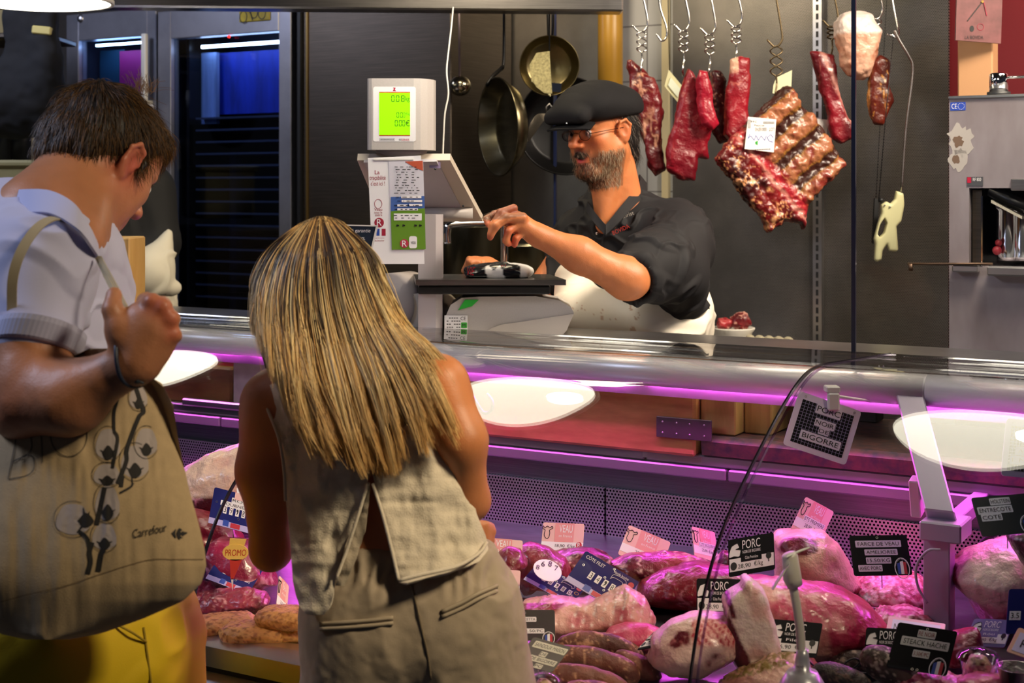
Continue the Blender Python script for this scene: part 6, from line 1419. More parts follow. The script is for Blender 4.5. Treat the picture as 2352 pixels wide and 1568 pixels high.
g.cap(A(1320, 560, 4.12), A(1560, 540, 4.0), .06, .06, .05); g.cap(A(1440, 600, 4.07), A(1450, 800, 4.07), .15, .16, .06, flat=((.3, 1, 0), .75)); g.cap(A(1450, 800, 4.07), A(1450, 1100, 4.05), .15, .15, .05, flat=((.3, 1, 0), .75))
for dx in (-.09, .09): g.cap((.33+dx, 4.05, .9), (.33+dx, 4.05, .48), .08, .055, .03); g.cap((.33+dx, 4.05, .48), (.33+dx, 4.07, .09), .05, .04, .02); g.cap((.33+dx, 4.08, .04), (.33+dx-.05, 3.95, .035), .036, .03, .02)
# raised near arm
S1, E1, W1 = A(1560, 540, 3.92), A(1440, 640, 3.66), A(1235, 540, 3.62)
g.cap(S1, E1, .058, .050, .03); g.cap(E1, A(1330, 585, 3.63), .050, .042, .03); g.cap(A(1330, 585, 3.63), W1, .042, .028, .03); g.ell(A(1455, 645, 3.66), (.035, .035, .03), k=.03)
# hand: back of the hand up, fingers hanging in a pinch
g.cap(W1, A(1185, 510, 3.61), .029, .030, .02, flat=((.5, 0, 1), .85)); g.ell(A(1190, 512, 3.61), (.042, .030, .026), Matrix.Rotation(.45, 3, 'Y'), k=.014)
fin = [([A(1180, 478, 3.60), A(1150, 488, 3.585), A(1130, 520, 3.575), A(1126, 545, 3.575)], .0098),       # index
       ([A(1165, 490, 3.625), A(1138, 492, 3.61), A(1118, 503, 3.60), A(1122, 516, 3.585)], .0098),
       ([A(1190, 515, 3.59), A(1168, 530, 3.575), A(1162, 552, 3.58), (A(1168, 560, 3.59))], .0098),
       ([A(1205, 530, 3.60), A(1185, 548, 3.59), (A(1182, 562, 3.595))], .0088)]
for pts, r0 in fin: g.path(pts, [r0*1.12, r0*1.02, r0*.93, r0*.82][:len(pts)], k=.0045)
g.path([A(1200, 500, 3.585), A(1165, 500, 3.572), A(1140, 518, 3.565), A(1128, 538, 3.568)], [.014, .0115, .0102, .0092], k=.006)
# far arm reaching over the platter
S2, E2, W2 = A(1325, 560, 4.14), A(1230, 690, 4.05), A(1120, 612, 3.92)
g.cap(S2, E2, .055, .045, .03); g.cap(E2, W2, .043, .028, .03); g.ell(A(1100, 605, 3.90), (.038, .03, .020), Matrix.Rotation(.2, 3, 'Y'), k=.012)
for k, (x, y) in enumerate(((1070, 632), (1066, 622), (1072, 612), (1082, 604))):
    g.path([A(1098, 600+k, 3.89-.014*k), A(1078, 596+k*1.5, 3.885-.014*k), A(x, y, 3.875-.012*k)], [.0105, .0095, .0085], k=.004)
g.path([A(1108, 604, 3.87), A(1098, 612, 3.855), A(1086, 618, 3.85)], [.012, .0105, .009], k=.005)
lips = (hb_l(0, .096, -.058), .021, 'C03048', 1.0)
bred = [lips, (hb_l(0, .112, -.018), .02, 'C05030', .6), (hb_l(-.042, .07, -.015), .022, 'C8502C', .6), (hb_l(-.085, -.008, .0), .03, 'C06038', .5)]+[(p, .014, 'C03A30', .55) for f_ in fin for p in (f_[0][1], f_[0][-1])]+[(A(1178, 480, 3.59), .018, 'D04030', .5)]
base_col = skincol(SK, bred, seed=4)
Fi = np.array(FB.inverted())
def bcol(P):
    c = base_col(P); Lc = (np.c_[P, np.ones(len(P))] @ Fi.T)[:, :3]; x, y, z = np.abs(Lc[:, 0]), Lc[:, 1], Lc[:, 2]
    beard = ((z < -.045-.3*np.maximum(0, y-.03)*0) & (z > -.15) & (y > -.01) & ~((x < .025) & (np.abs(z+.0585) < .0125) & (y > .07)))
    bm = beard*np.clip((-.04-z)/.02, 0, 1)*.55; c = c*(1-bm[:, None])+np.array(lin('4A3A30'))*bm[:, None]
    mo = (np.exp(-((z+.042)/.008)**2)*(x < .03)*(y > .07))[:, None]*.6; c = c*(1-mo)+np.array(lin('33261E'))*mo
    inside = ((x < .013) & (np.abs(z+.058) < .004) & (y < .090) & (y > .06)); c[inside] = (.02, .004, .004); return c
link('body', g.mesh(disp=lambda P, n: .0006*noise(P, 70, 2), color=bcol, relax=1), M['skin'], bt)
for s in (-1, 1):
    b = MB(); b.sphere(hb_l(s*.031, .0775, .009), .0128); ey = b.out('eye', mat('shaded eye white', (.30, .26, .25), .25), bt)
    b = MB(); b.sphere(hb_l(s*.031-.003, .0885, .007), (.0045, .0045, .0045)); b.out('iris', mat('dark iris', (.02, .01, .005), .1), ey)
# beard and side hair
def region_pts(N, test, rng, colr=None):
    me = bt.children[0].data; nv = len(me.vertices); co = np.empty(nv*3); me.vertices.foreach_get('co', co); co = co.reshape(-1, 3)+np.array(LOC[bt.name]); nn = np.empty(nv*3); me.vertices.foreach_get('normal', nn); nn = nn.reshape(-1, 3)
    Lc = (np.c_[co, np.ones(nv)] @ Fi.T)[:, :3]; m = test(Lc); return co[m], nn[m], Lc[m]
RB = np.array(FB.to_3x3())
def bt_test(Lc): x, y, z = np.abs(Lc[:, 0]), Lc[:, 1], Lc[:, 2]; return (z < -.040-np.clip(.02-x, 0, 1)*.0) & (z > -.150) & (y > .0) & (x < .085) & ~((x < .027) & (np.abs(z+.0585) < .0135) & (y > .07)) & ~((x > .020) & (x < .05) & (z > -.058) & (y > .035))
co, nn, Lc = region_pts(0, bt_test, rg)
def bh(P, t, N):
    P = P[:, 0]; Lp = (np.c_[P, np.ones(len(P))] @ Fi.T)[:, :3]; grey = np.clip((np.abs(Lp[:, 0])-.018)/.04+.15, .1, .85); m = (rg.uniform(0, 1, N) < grey)[:, None, None]
    return np.broadcast_to(np.where(m, np.array(lin('B09A80')), np.array(lin('2A1E16'))), (N, len(t), 3))
P_, r_, c_ = fur(co, nn, 3800, .012, lambda p: np.tile(RB @ np.array([0, -.1, -1.]), (len(p), 1)), .00030, bh, .55, 5, .3); link('beard', strands(P_, r_, c_), M['hair'], bt)
def ms_test(Lc): x, y, z = np.abs(Lc[:, 0]), Lc[:, 1], Lc[:, 2]; return (x < .032) & (z > -.050-.25*x) & (z < -.039-.2*x) & (y > .07)
co, nn, Lc = region_pts(0, ms_test, rg)
if len(co): P_, r_, c_ = fur(co, nn, 700, .009, lambda p: np.tile(RB @ np.array([0, 0, -1.]), (len(p), 1))+(RB @ np.array([1, 0, 0.]))*np.sign(((p-np.array(hb_l(0, 0, 0))) @ (RB @ np.array([1, 0, 0.])))[:, None])*.9, .00032, lambda P, t, N: np.broadcast_to(np.where((rg.uniform(0, 1, N) < .25)[:, None, None], np.array(lin('8A7460')), np.array(lin('2A1C14'))), (N, len(t), 3)), .4, 5, .25); link('moustache', strands(P_, r_, c_), M['hair'], bt)
h = Solid(axis((.2, .5, .003)), axis((3.8, 4.2, .003)), axis((1.5, 1.95, .003)))
h.fr = FB; h.ell((0, -.03, .02), (.084, .088, .075), k=.02); h.ell((0, -.065, -.03), (.066, .045, .07), k=.03); h.ell((0, -.085, -.07), (.05, .03, .035), k=.02)
for s in (-1, 1): h.ell((s*.085, -.004, .0), (.030, .028, .042), k=.008, op='-')
h.ell((0, .09, -.03), (.12, .10, .12), k=.01, op='-'); h.fr = None
me = h.mesh(disp=lambda P, n: .004*noise(P, 50, 2)); hr = link('hair', me, mat('black hair base', (.012, .010, .010), .6), bt)
nv = len(me.vertices); co = np.empty(nv*3); me.vertices.foreach_get('co', co); co = co.reshape(-1, 3)+np.array(LOC[bt.name]); nn = np.empty(nv*3); me.vertices.foreach_get('normal', nn); nn = nn.reshape(-1, 3)
P_, r_, c_ = fur(co, nn, 2600, .035, lambda p: np.tile(RB @ np.array([0, -.5, -1.]), (len(p), 1)), .0004, lambda P, t, N: np.broadcast_to(np.where((rg.uniform(0, 1, N) < .15)[:, None, None], np.array(lin('8A8078')), np.array(lin('1A1614'))), (N, len(t), 3)), .3, 6, .2); link('hair_strands', strands(P_, r_, c_), M['hair'], hr)
# glasses
b = MB()
for s in (-1, 1): b.tube([hb_l(s*.033+.021*math.cos(a), .100, .006+.015*math.sin(a)) for a in [i*2*PI/24 for i in range(25)]], .0009, 6, cap=False)
b.tube([hb_l(-.012, .100, .010), hb_l(0, .103, .013), hb_l(.012, .100, .010)], .0009, 6)
for s in (-1, 1): b.tube([hb_l(s*.054, .100, .010), hb_l(s*.074, .06, .012), hb_l(s*.083, -.005, .012)], .0011, 6)
gl = b.out('glasses', mat('dark wire frame', (.04, .02, .02), .2, .8), bt)
for s in (-1, 1):
    b = MB(); b.lathe([(0, -.0004), (1, -.0004), (1, .0004), (0, .0004)], 24, FB @ Matrix.Translation((s*.033, .100, .006)) @ Matrix.Rotation(PI/2, 4, 'X') @ Matrix.Diagonal((.0205, .0145, 1, 1))); b.out('lens', glass_mat('lens', (.9, .85, .85), 1.5), gl)
# flat cap
M['cap'] = mat('black wool cloth', (.006, .0055, .007), .8, bump=.2, bump_sc=500, spec=.25)
h = Solid(axis((.04, .55, .003)), axis((3.7, 4.25, .003)), axis((1.6, 2.0, .003)))
h.fr = FB; h.ell((0, -.018, .070), (.098, .118, .062), k=.03); h.ell((0, .045, .088), (.088, .105, .050), Matrix.Rotation(-.22, 3, 'X'), k=.03); h.ell((0, -.06, .055), (.085, .07, .055), k=.03)
h.cap((-.055, .128, .060), (.055, .128, .060), .022, .022, .02); h.box((0, 0, -.02), (.2, .24, .062), rd=.01, k=.01, op='-'); h.fr = None
link('flat_cap', h.mesh(disp=folds(tuple(RB @ np.array([1., .3, 0])), 9, .005, 4, 3), relax=2), M['cap'], bt)
b = MB(); b.sheet(lambda u, v: hb_l(math.sin((u-.5)*2.3)*(.078+.012*v), .085+.062*v*math.cos((u-.5)*2.0)+.018*math.cos((u-.5)*2.3), .047-.014*v-.03*(u-.5)**2), 20, 8, .005); pkb = b.out('cap_peak', M['cap'], bt)
b = MB(); b.sphere(hb_l(-.02, .150, .046), .0035); b.out('cap_stud', M['chrome'], bt)
# black jacket
M['jacket'] = mat('washed black cotton', (.012, .011, .013), .75, bump=.15, bump_sc=700, spec=.3)
h = Solid(axis((.1, .78, .0036)), axis((3.55, 4.35, .004)), axis((1.1, 1.72, .0036)))
h.cap(A(1325, 545, 4.13), A(1560, 520, 4.02), .062, .066, .06); h.cap(A(1440, 590, 4.08), A(1462, 780, 4.08), .17, .175, .06, flat=((.3, 1, 0), .78)); h.ell(A(1530, 560, 4.0), (.09, .10, .085), k=.06); h.cap(A(1410, 475, 4.08), A(1440, 560, 4.07), .082, .12, .05, flat=((.3, 1, 0), .8))
h.ell(A(1480, 760, 4.04), (.18, .14, .12), k=.05); h.cap(A(1300, 590, 4.12), A(1262, 650, 4.07), .062, .052, .03)
h.cap(A(1572, 560, 3.93), A(1500, 615, 3.76), .086, .084, .05); h.cap(A(1500, 610, 3.76), A(1470, 632, 3.70), .084, .070, .03); h.cap(A(1560, 640, 3.84), A(1570, 720, 3.92), .075, .05, .05)
h.cap(A(1462, 640, 3.685), A(1420, 660, 3.58), .054, .064, .008, '-')
h.cap(hb_l(0, -.02, -.05), A(1420, 490, 4.07), .063, .067, .008, '-'); h.cap(A(1392, 478, 3.93), A(1386, 525, 3.88), .034, .006, .008, '-')
h.box(A(1450, 900, 4.05), (.5, .6, .20), None, rd=.01, k=.01, op='-'); h.box(A(1668, 600, 4.05), (.06, .5, .4), None, rd=.02, k=.03, op='-')
fA = folds((-.6, -.2, -.8), 15, .015, 4, 21); fB_ = folds((-.8, -.3, .4), 17, .012, 4, 22)
def jd(P, n): w = np.clip((P[:, 0]-.36)/.08, 0, 1); return fA(P, n)*w+fB_(P, n)*(1-w)
jme = h.mesh(disp=jd, relax=1); link('jacket', jme, M['jacket'], bt)
b = MB(); band(b, [A(1345, 482, 3.98), A(1362, 508, 3.92), A(1388, 538, 3.875)], [A(1349, 462, 3.99), A(1366, 486, 3.945), A(1389, 515, 3.89)], .006, 6); b.out('jacket_collar', M['jacket'], bt)
b = MB(); band(b, [A(1391, 540, 3.872), A(1420, 512, 3.89), A(1452, 478, 3.95), A(1484, 445, 4.03), A(1486, 420, 4.12)], [A(1391, 516, 3.888), A(1412, 490, 3.915), A(1440, 456, 3.965), A(1468, 420, 4.03), A(1470, 400, 4.12)], .006, 6); b.out('jacket_collar', M['jacket'], bt)
nv = len(jme.vertices); jco = np.empty(nv*3); jme.vertices.foreach_get('co', jco); jco = jco.reshape(-1, 3)+np.array(LOC[bt.name]); jX = jco[:, 0]/jco[:, 1]*F+1176; jY = HOR-(jco[:, 2]-EYE)/jco[:, 1]*F; jf = jco[:, 1] < 4.05
def onj(x, y, lift=.004): d = (jX-x)**2+(jY-y)**2; i = np.argsort(d+(~jf)*1e6)[:60]; return W(x, y, float(jco[i, 1].min())-lift)
b = MB(); b.tube(catmull([onj(x, y, .001) for x, y in ((1388, 535), (1380, 570), (1376, 610))], 5), .0022, 6); b.out('jacket_placket', M['jacket'], bt)
b = MB(); b.sphere(onj(1371, 536), .0045); b.out('jacket_button', M['chrome'], bt)
def embro(t, pts, hgt, m, nm):
    b = MB(); v, f = glyphs(t); (x0, y0), (x1, y1) = pts; L_ = math.hypot(x1-x0, y1-y0); nx, ny = (y1-y0)/L_, -(x1-x0)/L_
    c = onj((x0+x1)/2, (y0+y1)/2, .004); ya = min(onj(x0, y0).y, c.y)-.006; yb = min(onj(x1, y1).y, c.y)-.006
    b.add([W(x0+(x1-x0)*a+nx*hgt*q_, y0+(y1-y0)*a+ny*hgt*q_, ya+(yb-ya)*a-.003) for a, q_ in v], f); b.out(nm, m, bt)
embro('M-Christ', ((1413, 509), (1457, 492)), 9, cm('A8A098'), 'name_embroidery'); embro('BOVIDA', ((1409, 540), (1447, 523)), 10, cm('A03028'), 'shop_embroidery')
# apron
h = Solid(axis((.0, .80, .004)), axis((3.6, 4.4, .004)), axis((.7, 1.46, .004)))
h.cap(A(1450, 770, 4.06), A(1455, 1200, 4.04), .195, .20, .05, flat=((.3, 1, 0), .80)); h.ell(A(1350, 760, 3.98), (.08, .10, .10), k=.05)
h.cap(A(1318, 640, 4.02), A(1330, 760, 3.96), .05, .07, .05); h.ell(A(1585, 715, 4.0), (.06, .12, .07), k=.05); h.cap(A(1330, 720, 3.93), A(1560, 760, 3.90), .06, .07, .05); h.cap(A(1590, 640, 4.05), A(1592, 760, 4.03), .03, .05, .04)
# cut away above the sagging upper edge
for x0, y0, x1, y1 in ((1290, 560, 1345, 600), (1345, 600, 1420, 655), (1420, 655, 1540, 655), (1540, 655, 1612, 600)): pass
cut = [(1262, 540), (1330, 600), (1390, 650), (1450, 676), (1540, 676), (1590, 640), (1625, 590)]
for (xa, ya), (xb, yb) in zip(cut, cut[1:]):
    for Yq in (3.80, 3.88, 3.96, 4.04, 4.12, 4.20, 4.28): h.cap(A(xa, ya-28, Yq), A(xb, yb-28, Yq), .052, .052, .008, '-')
h.box(A(1450, 520, 4.05), (.4, .5, .105), None, rd=.01, k=.01, op='-')
ap = folds((.85, .1, -.28), 12, .010, 5, 31)
link('apron', h.mesh(disp=ap, relax=1, color=lambda P: np.where((noise(P, 90, 3) > .42)[:, None] & (np.abs(P[:, 2:]-1.25) < .05) & (P[:, :1] < .36), np.array(lin('C8A890')), np.array(lin('E6DCCC')))), mat('white apron cloth', rough=.8, vcol=True, bump=.1, bump_sc=600), bt)
b = MB(); rc = A(1167, 513, 3.588); b.tube([rc+Vector((.0098*math.cos(a)*.9, -.002+.0098*math.sin(a)*.4, .0105*math.sin(a))) for a in [i*2*PI/20 for i in range(21)]], .0016, 8, cap=False); b.out('ring', mat('gold', (.9, .6, .2), .2, 1), bt)

# ================================================================= second butcher behind the polo shirt
b2 = thing('person', Vector((-1.33, 4.75, 0)), 'butcher in black with a wrapped white apron, mostly hidden behind the young man', 'person')
g = Solid(axis((-1.75, -.95, .008)), axis((4.5, 5.05, .008)), axis((0, .9, .02), (.9, 2.05, .008)))
g.cap(W(250, 245, 4.8), W(250, 300, 4.8), .095, .07, .05); g.cap(W(255, 330, 4.8), W(260, 400, 4.8), .06, .06, .04); g.cap(W(180, 430, 4.8), W(330, 430, 4.78), .075, .07, .06); g.cap(W(260, 470, 4.8), W(275, 720, 4.8), .17, .15, .06, flat=((0, 1, 0), .7))
g.cap(W(350, 440, 4.78), W(372, 560, 4.76), .062, .050, .04); g.cap(W(372, 560, 4.76), W(330, 640, 4.62), .048, .036, .03)
for dx in (-.08, .08): g.cap((-1.33+dx, 4.8, .95), (-1.33+dx, 4.8, .08), .09, .045, .03); g.cap((-1.33+dx, 4.8, .04), (-1.33+dx, 4.92, .035), .035, .03, .02)
link('body', g.mesh(color=skincol('8A5A3C')), M['skin'], b2)
h = Solid(axis((-1.75, -.95, .007)), axis((4.45, 5.1, .007)), axis((1.1, 1.75, .007)))
h.cap(W(180, 430, 4.8), W(330, 432, 4.78), .085, .082, .06); h.cap(W(262, 480, 4.8), W(275, 640, 4.8), .19, .165, .06, flat=((0, 1, 0), .72)); h.cap(W(345, 440, 4.78), W(365, 560, 4.76), .078, .070, .04); h.cap(W(365, 560, 4.76), W(330, 640, 4.66), .062, .055, .03)
link('shirt', h.mesh(disp=folds((.3, 0, -1), 9, .01, 4, 3)), mat('black shirt', (.008, .008, .009), .8), b2)
h = Solid(axis((-1.7, -1.0, .007)), axis((4.5, 5.1, .007)), axis((1.6, 2.05, .007))); h.ell(W(255, 250, 4.8), (.12, .125, .10), k=.02); h.ell(W(250, 215, 4.8), (.10, .11, .05), k=.03)
link('black_cap', h.mesh(), M['cap'], b2)
h = Solid(axis((-1.75, -.95, .007)), axis((4.45, 5.1, .007)), axis((.5, 1.5, .007)))
h.cap(W(280, 690, 4.8), W(275, 1100, 4.8), .175, .19, .06, flat=((0, 1, 0), .8)); h.cap(W(392, 540, 4.69), W(352, 640, 4.64), .010, .075, .03); h.ell(W(396, 670, 4.66), (.03, .03, .016), k=.02); h.cap(W(300, 662, 4.62), W(390, 672, 4.64), .03, .02, .02); h.cap(W(350, 620, 4.62), W(290, 650, 4.62), .055, .06, .05)
link('apron', h.mesh(disp=folds((.8, 0, .6), 12, .014, 4, 8), relax=1), mat('cream apron cloth', 'D8D0BC', .85), b2)
b2.location += Vector((-.06, .22, 0))
# ------------------------------------------------------------------ meat on display in the case
def deckY(py, z=.80): return F*(EYE-z)/(py-HOR)
GC = 'cuts of meat displayed in the case'
def dm(name, pts, col, lab, th=.12, z=.80, Y=None, **k):
    yb = max(p[1] for p in pts); Y = Y or deckY(yb, z)+th*.30
    k.setdefault('rd', th*.45); k.setdefault('amp', .007); k.setdefault('vox', .0048)
    return slab(name, pts, Y, th, col, lab, group=GC, **k)
def tray(x0, x1, yb, depth, lab, z=.79, m=None):
    Y = deckY(yb, z); a, c = W(x0, yb, Y), W(x1, yb, Y); s0, s1 = SOF(a), SOF(c); t0 = (TOF(a)+TOF(c))/2; b = MB(); z = deckz(t0+depth)+.001
    lbox(b, s0, s1, t0, t0+depth, z, z+.003)
    for q0, q1, u0, u1 in ((s0, s1, t0, t0+.004), (s0, s1, t0+depth-.004, t0+depth), (s0, s0+.004, t0+.004, t0+depth-.004), (s1-.004, s1, t0+.004, t0+depth-.004)): lbox(b, q0, q1, u0, u1, z+.003, z+.018)
    tag(b.out('meat_tray', m or M['steel']), lab, 'tray', 'trays on the deck of the case')
for a in ((1120, 1500, 1400, .26, 'steel tray under the veal cuts with two pink price cards'), (1510, 1720, 1420, .22, 'steel tray under the dark crimson muscle in the middle'), (1960, 2140, 1440, .16, 'steel tray under the mounds of minced veal'),
          (440, 700, 1470, .14, 'steel tray with breaded patties at the left end')): tray(*a)
sm = (1, 1, 1)
crim = lambda s: marble('8A0C22', 'D898A0', .20, 22, (1, 1, 2.2), s, '4C0412')
pink = lambda s: marble('D8707C', 'F0C4BC', .25, 26, sm, s, 'B84058')
# back row, centre
dm('veal_cut', [(1105, 1330), (1120, 1285), (1165, 1255), (1195, 1262), (1215, 1290), (1190, 1330)], crim(1), 'dark red veal cut behind the stacked pink cards next to the linen top', z=.86)
dm('veal_cut', [(1195, 1255), (1215, 1245), (1265, 1262), (1300, 1280), (1310, 1320), (1260, 1365), (1195, 1370), (1175, 1330)], crim(2), 'red veal cut behind the tilted blue number card', th=.14)
dm('veal_cut', [(1268, 1268), (1330, 1258), (1400, 1272), (1420, 1300), (1400, 1330), (1330, 1330), (1280, 1310)], marble('A02038', 'E0A8A0', .35, 30, (1, 1, 2), 3), 'veal cut between the two pink VEAU cards', z=.82)
dm('veal_cut', [(1400, 1290), (1450, 1275), (1545, 1270), (1600, 1278), (1660, 1300), (1650, 1330), (1540, 1340), (1430, 1330)], marble('B03A48', 'E4B4A8', .40, 26, (1, 1, 2), 4), 'fat streaked veal cut under the tilted 22.90 card', z=.83, th=.10)
dm('beef_muscle', [(1462, 1372), (1475, 1335), (1530, 1306), (1600, 1292), (1680, 1296), (1730, 1320), (1735, 1370), (1690, 1398), (1600, 1402), (1520, 1392)], crim(5), 'large dark crimson beef muscle in the middle of the case', th=.16)
dm('veal_cut', [(1640, 1290), (1660, 1262), (1690, 1270), (1720, 1310), (1700, 1335), (1650, 1330)], marble('C02848', 'F0B8B8', .35, 30), 'small red cut behind the upper PORC card', z=.84, th=.08)
# fat covered cut with a red top
def f9(P):
    px = P[:, 0]/P[:, 1]*F+1176; py = HOR-(P[:, 2]-EYE)/P[:, 1]*F; n = noise(P, 22, 4, 3)
    c = mix(np.tile(lc('E6C4A4'), (len(P), 1)), np.tile(lc('C8846C'), (len(P), 1)), n*1.6); red = marble('8C1A22', 'B04848', .1, 30)(P)
    c = mix(c, red, (36-np.hypot((px-1832)*.75, (py-1256)*1.4)+14*n)/5*(px < 1880)); return mix(c, marble('A01C30', 'D87880', .3, 30)(P), (np.abs(py-1355+6*n)-14)/-6*((px > 1870)*1.)*(n > -.25))
dm('pork_shoulder', [(1775, 1240), (1790, 1225), (1830, 1215), (1890, 1218), (1925, 1250), (1952, 1300), (1975, 1345), (1960, 1368), (1900, 1372), (1820, 1360), (1780, 1330)], f9, 'pale fat covered pork cut with a red face behind the small fan', th=.17, z=.82)
# pork loin with thick rind face
def f8(P):
    px = P[:, 0]/P[:, 1]*F+1176; py = HOR-(P[:, 2]-EYE)/P[:, 1]*F; n = noise(P, 18, 4, 5); c = mix(np.tile(lc('D8486A'), (len(P), 1)), np.tile(lc('B01848'), (len(P), 1)), .5+1.4*n)
    return mix(c, np.tile(lc('F0B8A8'), (len(P), 1)), .35+2.2*noise(P*np.array([1, 1, .35]), 30, 3, 8)-(px-1790)/160)
dm('pork_loin', [(1715, 1330), (1760, 1322), (1850, 1338), (1940, 1355), (1990, 1385), (2030, 1425), (2044, 1470), (2010, 1500), (1900, 1512), (1800, 1508), (1730, 1480)], f8, 'large glossy pink pork loin lying across the right of the case', th=.20, rd=.085)
def f8b(P):
    px = P[:, 0]/P[:, 1]*F+1176; py = HOR-(P[:, 2]-EYE)/P[:, 1]*F; n = noise(P, 30, 3, 6); d = (px-1690)*.93-(py-1440)*.36
    c = np.tile(lc('F4E0D4'), (len(P), 1)); c = mix(c, np.tile(lc('D8988C'), (len(P), 1)), n*1.5); red = marble('5E0E18', 'A84850', .3, 40)(P)
    c = mix(c, red, ((py-1400)-2.2*(px-1670)+25*n)/10*(px < 1760)); c = mix(c, red, (7-np.abs((px-1672)-(py-1375)*.30+5*n))/3*(py < 1420)); return c
dm('pork_rind_slab', [(1664, 1378), (1672, 1368), (1700, 1345), (1704, 1325), (1722, 1322), (1752, 1350), (1775, 1420), (1790, 1500), (1770, 1535), (1700, 1545), (1672, 1500), (1668, 1440)], f8b, 'upright slab of pork with thick white fat rim leaning on the pink loin', th=.08, rd=.02, vox=.004)
def f7(P):
    px = P[:, 0]/P[:, 1]*F+1176; py = HOR-(P[:, 2]-EYE)/P[:, 1]*F; n = noise(P, 26, 4, 9); c = mix(np.tile(lc('F0CCC0'), (len(P), 1)), np.tile(lc('C07070'), (len(P), 1)), n*2)
    st = np.sin((px+.35*py)*2*PI/11+3*n); rib = mix(np.tile(lc('F0A8A0'), (len(P), 1)), np.tile(lc('B8283C'), (len(P), 1)), st*1.5); c = mix(c, rib, (34-np.abs(py-1452)+8*n)/6*(px > 1590)*1.)
    return mix(c, marble('7A1420', 'C87070', .3, 34)(P), (n-.12)*8*((px < 1585) | (py > 1500)))
dm('pork_ribs', [(1492, 1520), (1500, 1468), (1540, 1425), (1600, 1405), (1670, 1412), (1700, 1440), (1700, 1500), (1660, 1530), (1600, 1548), (1530, 1545)], f7, 'rack of pale pork ribs between the sausages and the white rimmed slab', th=.14)
# tied roast and fillets
def netd(P): px = P[:, 0]/P[:, 1]*F+1176; return -.0022*(np.abs(np.sin(px*.145)) < .22)
def f1(P):
    px = P[:, 0]/P[:, 1]*F+1176; py = HOR-(P[:, 2]-EYE)/P[:, 1]*F; n = noise(P*np.array([1, 1, 2]), 24, 4, 4); c = mix(np.tile(lc('E8AFA0'), (len(P), 1)), np.tile(lc('C8606C'), (len(P), 1)), n*2+.1)
    c = mix(c, np.tile(lc('F8E8E0'), (len(P), 1)), (.25-np.abs(np.sin((px+.2*py)*.145)))*5*(px > 1310)*.7); return mix(c, marble('9A1630', 'D87888', .3, 30)(P), (1290-px+.8*(1400-py)-(py-1400)*.3)/14*(py > 1385))
dm('tied_roast', [(1190, 1405), (1205, 1385), (1260, 1372), (1340, 1378), (1400, 1365), (1440, 1345), (1480, 1375), (1505, 1415), (1495, 1440), (1420, 1452), (1340, 1462), (1265, 1465), (1215, 1440)], f1, 'string tied pink roast lying below the two blue cards', th=.15, rd=.06, ff=netd)
dm('pink_fillet', [(1385, 1462), (1400, 1442), (1440, 1430), (1490, 1432), (1518, 1445), (1515, 1470), (1480, 1490), (1420, 1495)], lambda P: mix(np.tile(lc('DC4C74'), (len(P), 1)), np.tile(lc('E88898'), (len(P), 1)), noise(P, 30, 2)*2), 'smooth rounded pink fillet above the sausages', th=.09, amp=.003)
dm('pork_trim', [(1735, 1500), (1790, 1490), (1860, 1500), (1880, 1520), (1850, 1545), (1760, 1545)], pink(7), 'pink pork piece lying below the 36.90 card', th=.08)
# sausages: each one its own
def sausage(pts, r, lab, grp, cols=('96583E', 'C89470', '5E3024'), Y=None, dy=(0, 0), nm='sausage', sc=70):
    yb = max(p[1] for p in pts); Yc = Y or deckY(yb, .81)
    P3 = [W(x, y, Yc+dy[0]+(dy[1]-dy[0])*i/(len(pts)-1)) for i, (x, y) in enumerate(pts)]; c = catmull(P3, 5)
    lo = np.min([list(p) for p in c], 0)-r-.015; hi = np.max([list(p) for p in c], 0)+r+.015; v = max(.0035, r/7)
    sd = Solid(axis((lo[0], hi[0], v)), axis((lo[1], hi[1], v)), axis((lo[2], hi[2], v))); n = len(c)-1
    sd.path(c, [r*(.55+.45*math.sin(PI*min(max(i/n, .0), 1))**.3) if 0 < i < n else r*.45 for i in range(n+1)], k=.004)
    me = sd.mesh(disp=lambda P, n_: .0022*noise(P, 60, 3), color=marble(cols[0], cols[1], .5, sc, sm, int(pts[0][0]), cols[2]), relax=1); tag(link(nm, me, M['meat_dry']), lab, 'sausage', grp)
GS = 'fresh brown sausages heaped in front'
for pts, lab, Y in (([(1285, 1482), (1350, 1474), (1420, 1487), (1470, 1515)], 'topmost fresh sausage of the heap beside the pink fillet', 2.46), ([(1340, 1478), (1420, 1476), (1470, 1492), (1494, 1514)], 'fresh sausage lying just behind the topmost one', 2.52),
    ([(1280, 1502), (1360, 1512), (1430, 1535), (1455, 1556)], 'fresh sausage in the second layer with its end pointing right', 2.40), ([(1262, 1548), (1330, 1552), (1400, 1572), (1440, 1600)], 'lowest fresh sausage in view beside the shorts', 2.33),
    ([(1420, 1510), (1462, 1528), (1492, 1550), (1500, 1580)], 'fresh sausage whose rounded end sits at the right of the heap', 2.42), ([(1470, 1520), (1505, 1530), (1535, 1545), (1545, 1565)], 'short fresh sausage end next to the pork ribs', 2.47), ([(1300, 1590), (1360, 1590), (1410, 1600)], 'fresh sausage cut off by the lower picture edge', 2.28)):
    sausage(pts, .0185, lab, GS, Y=Y)
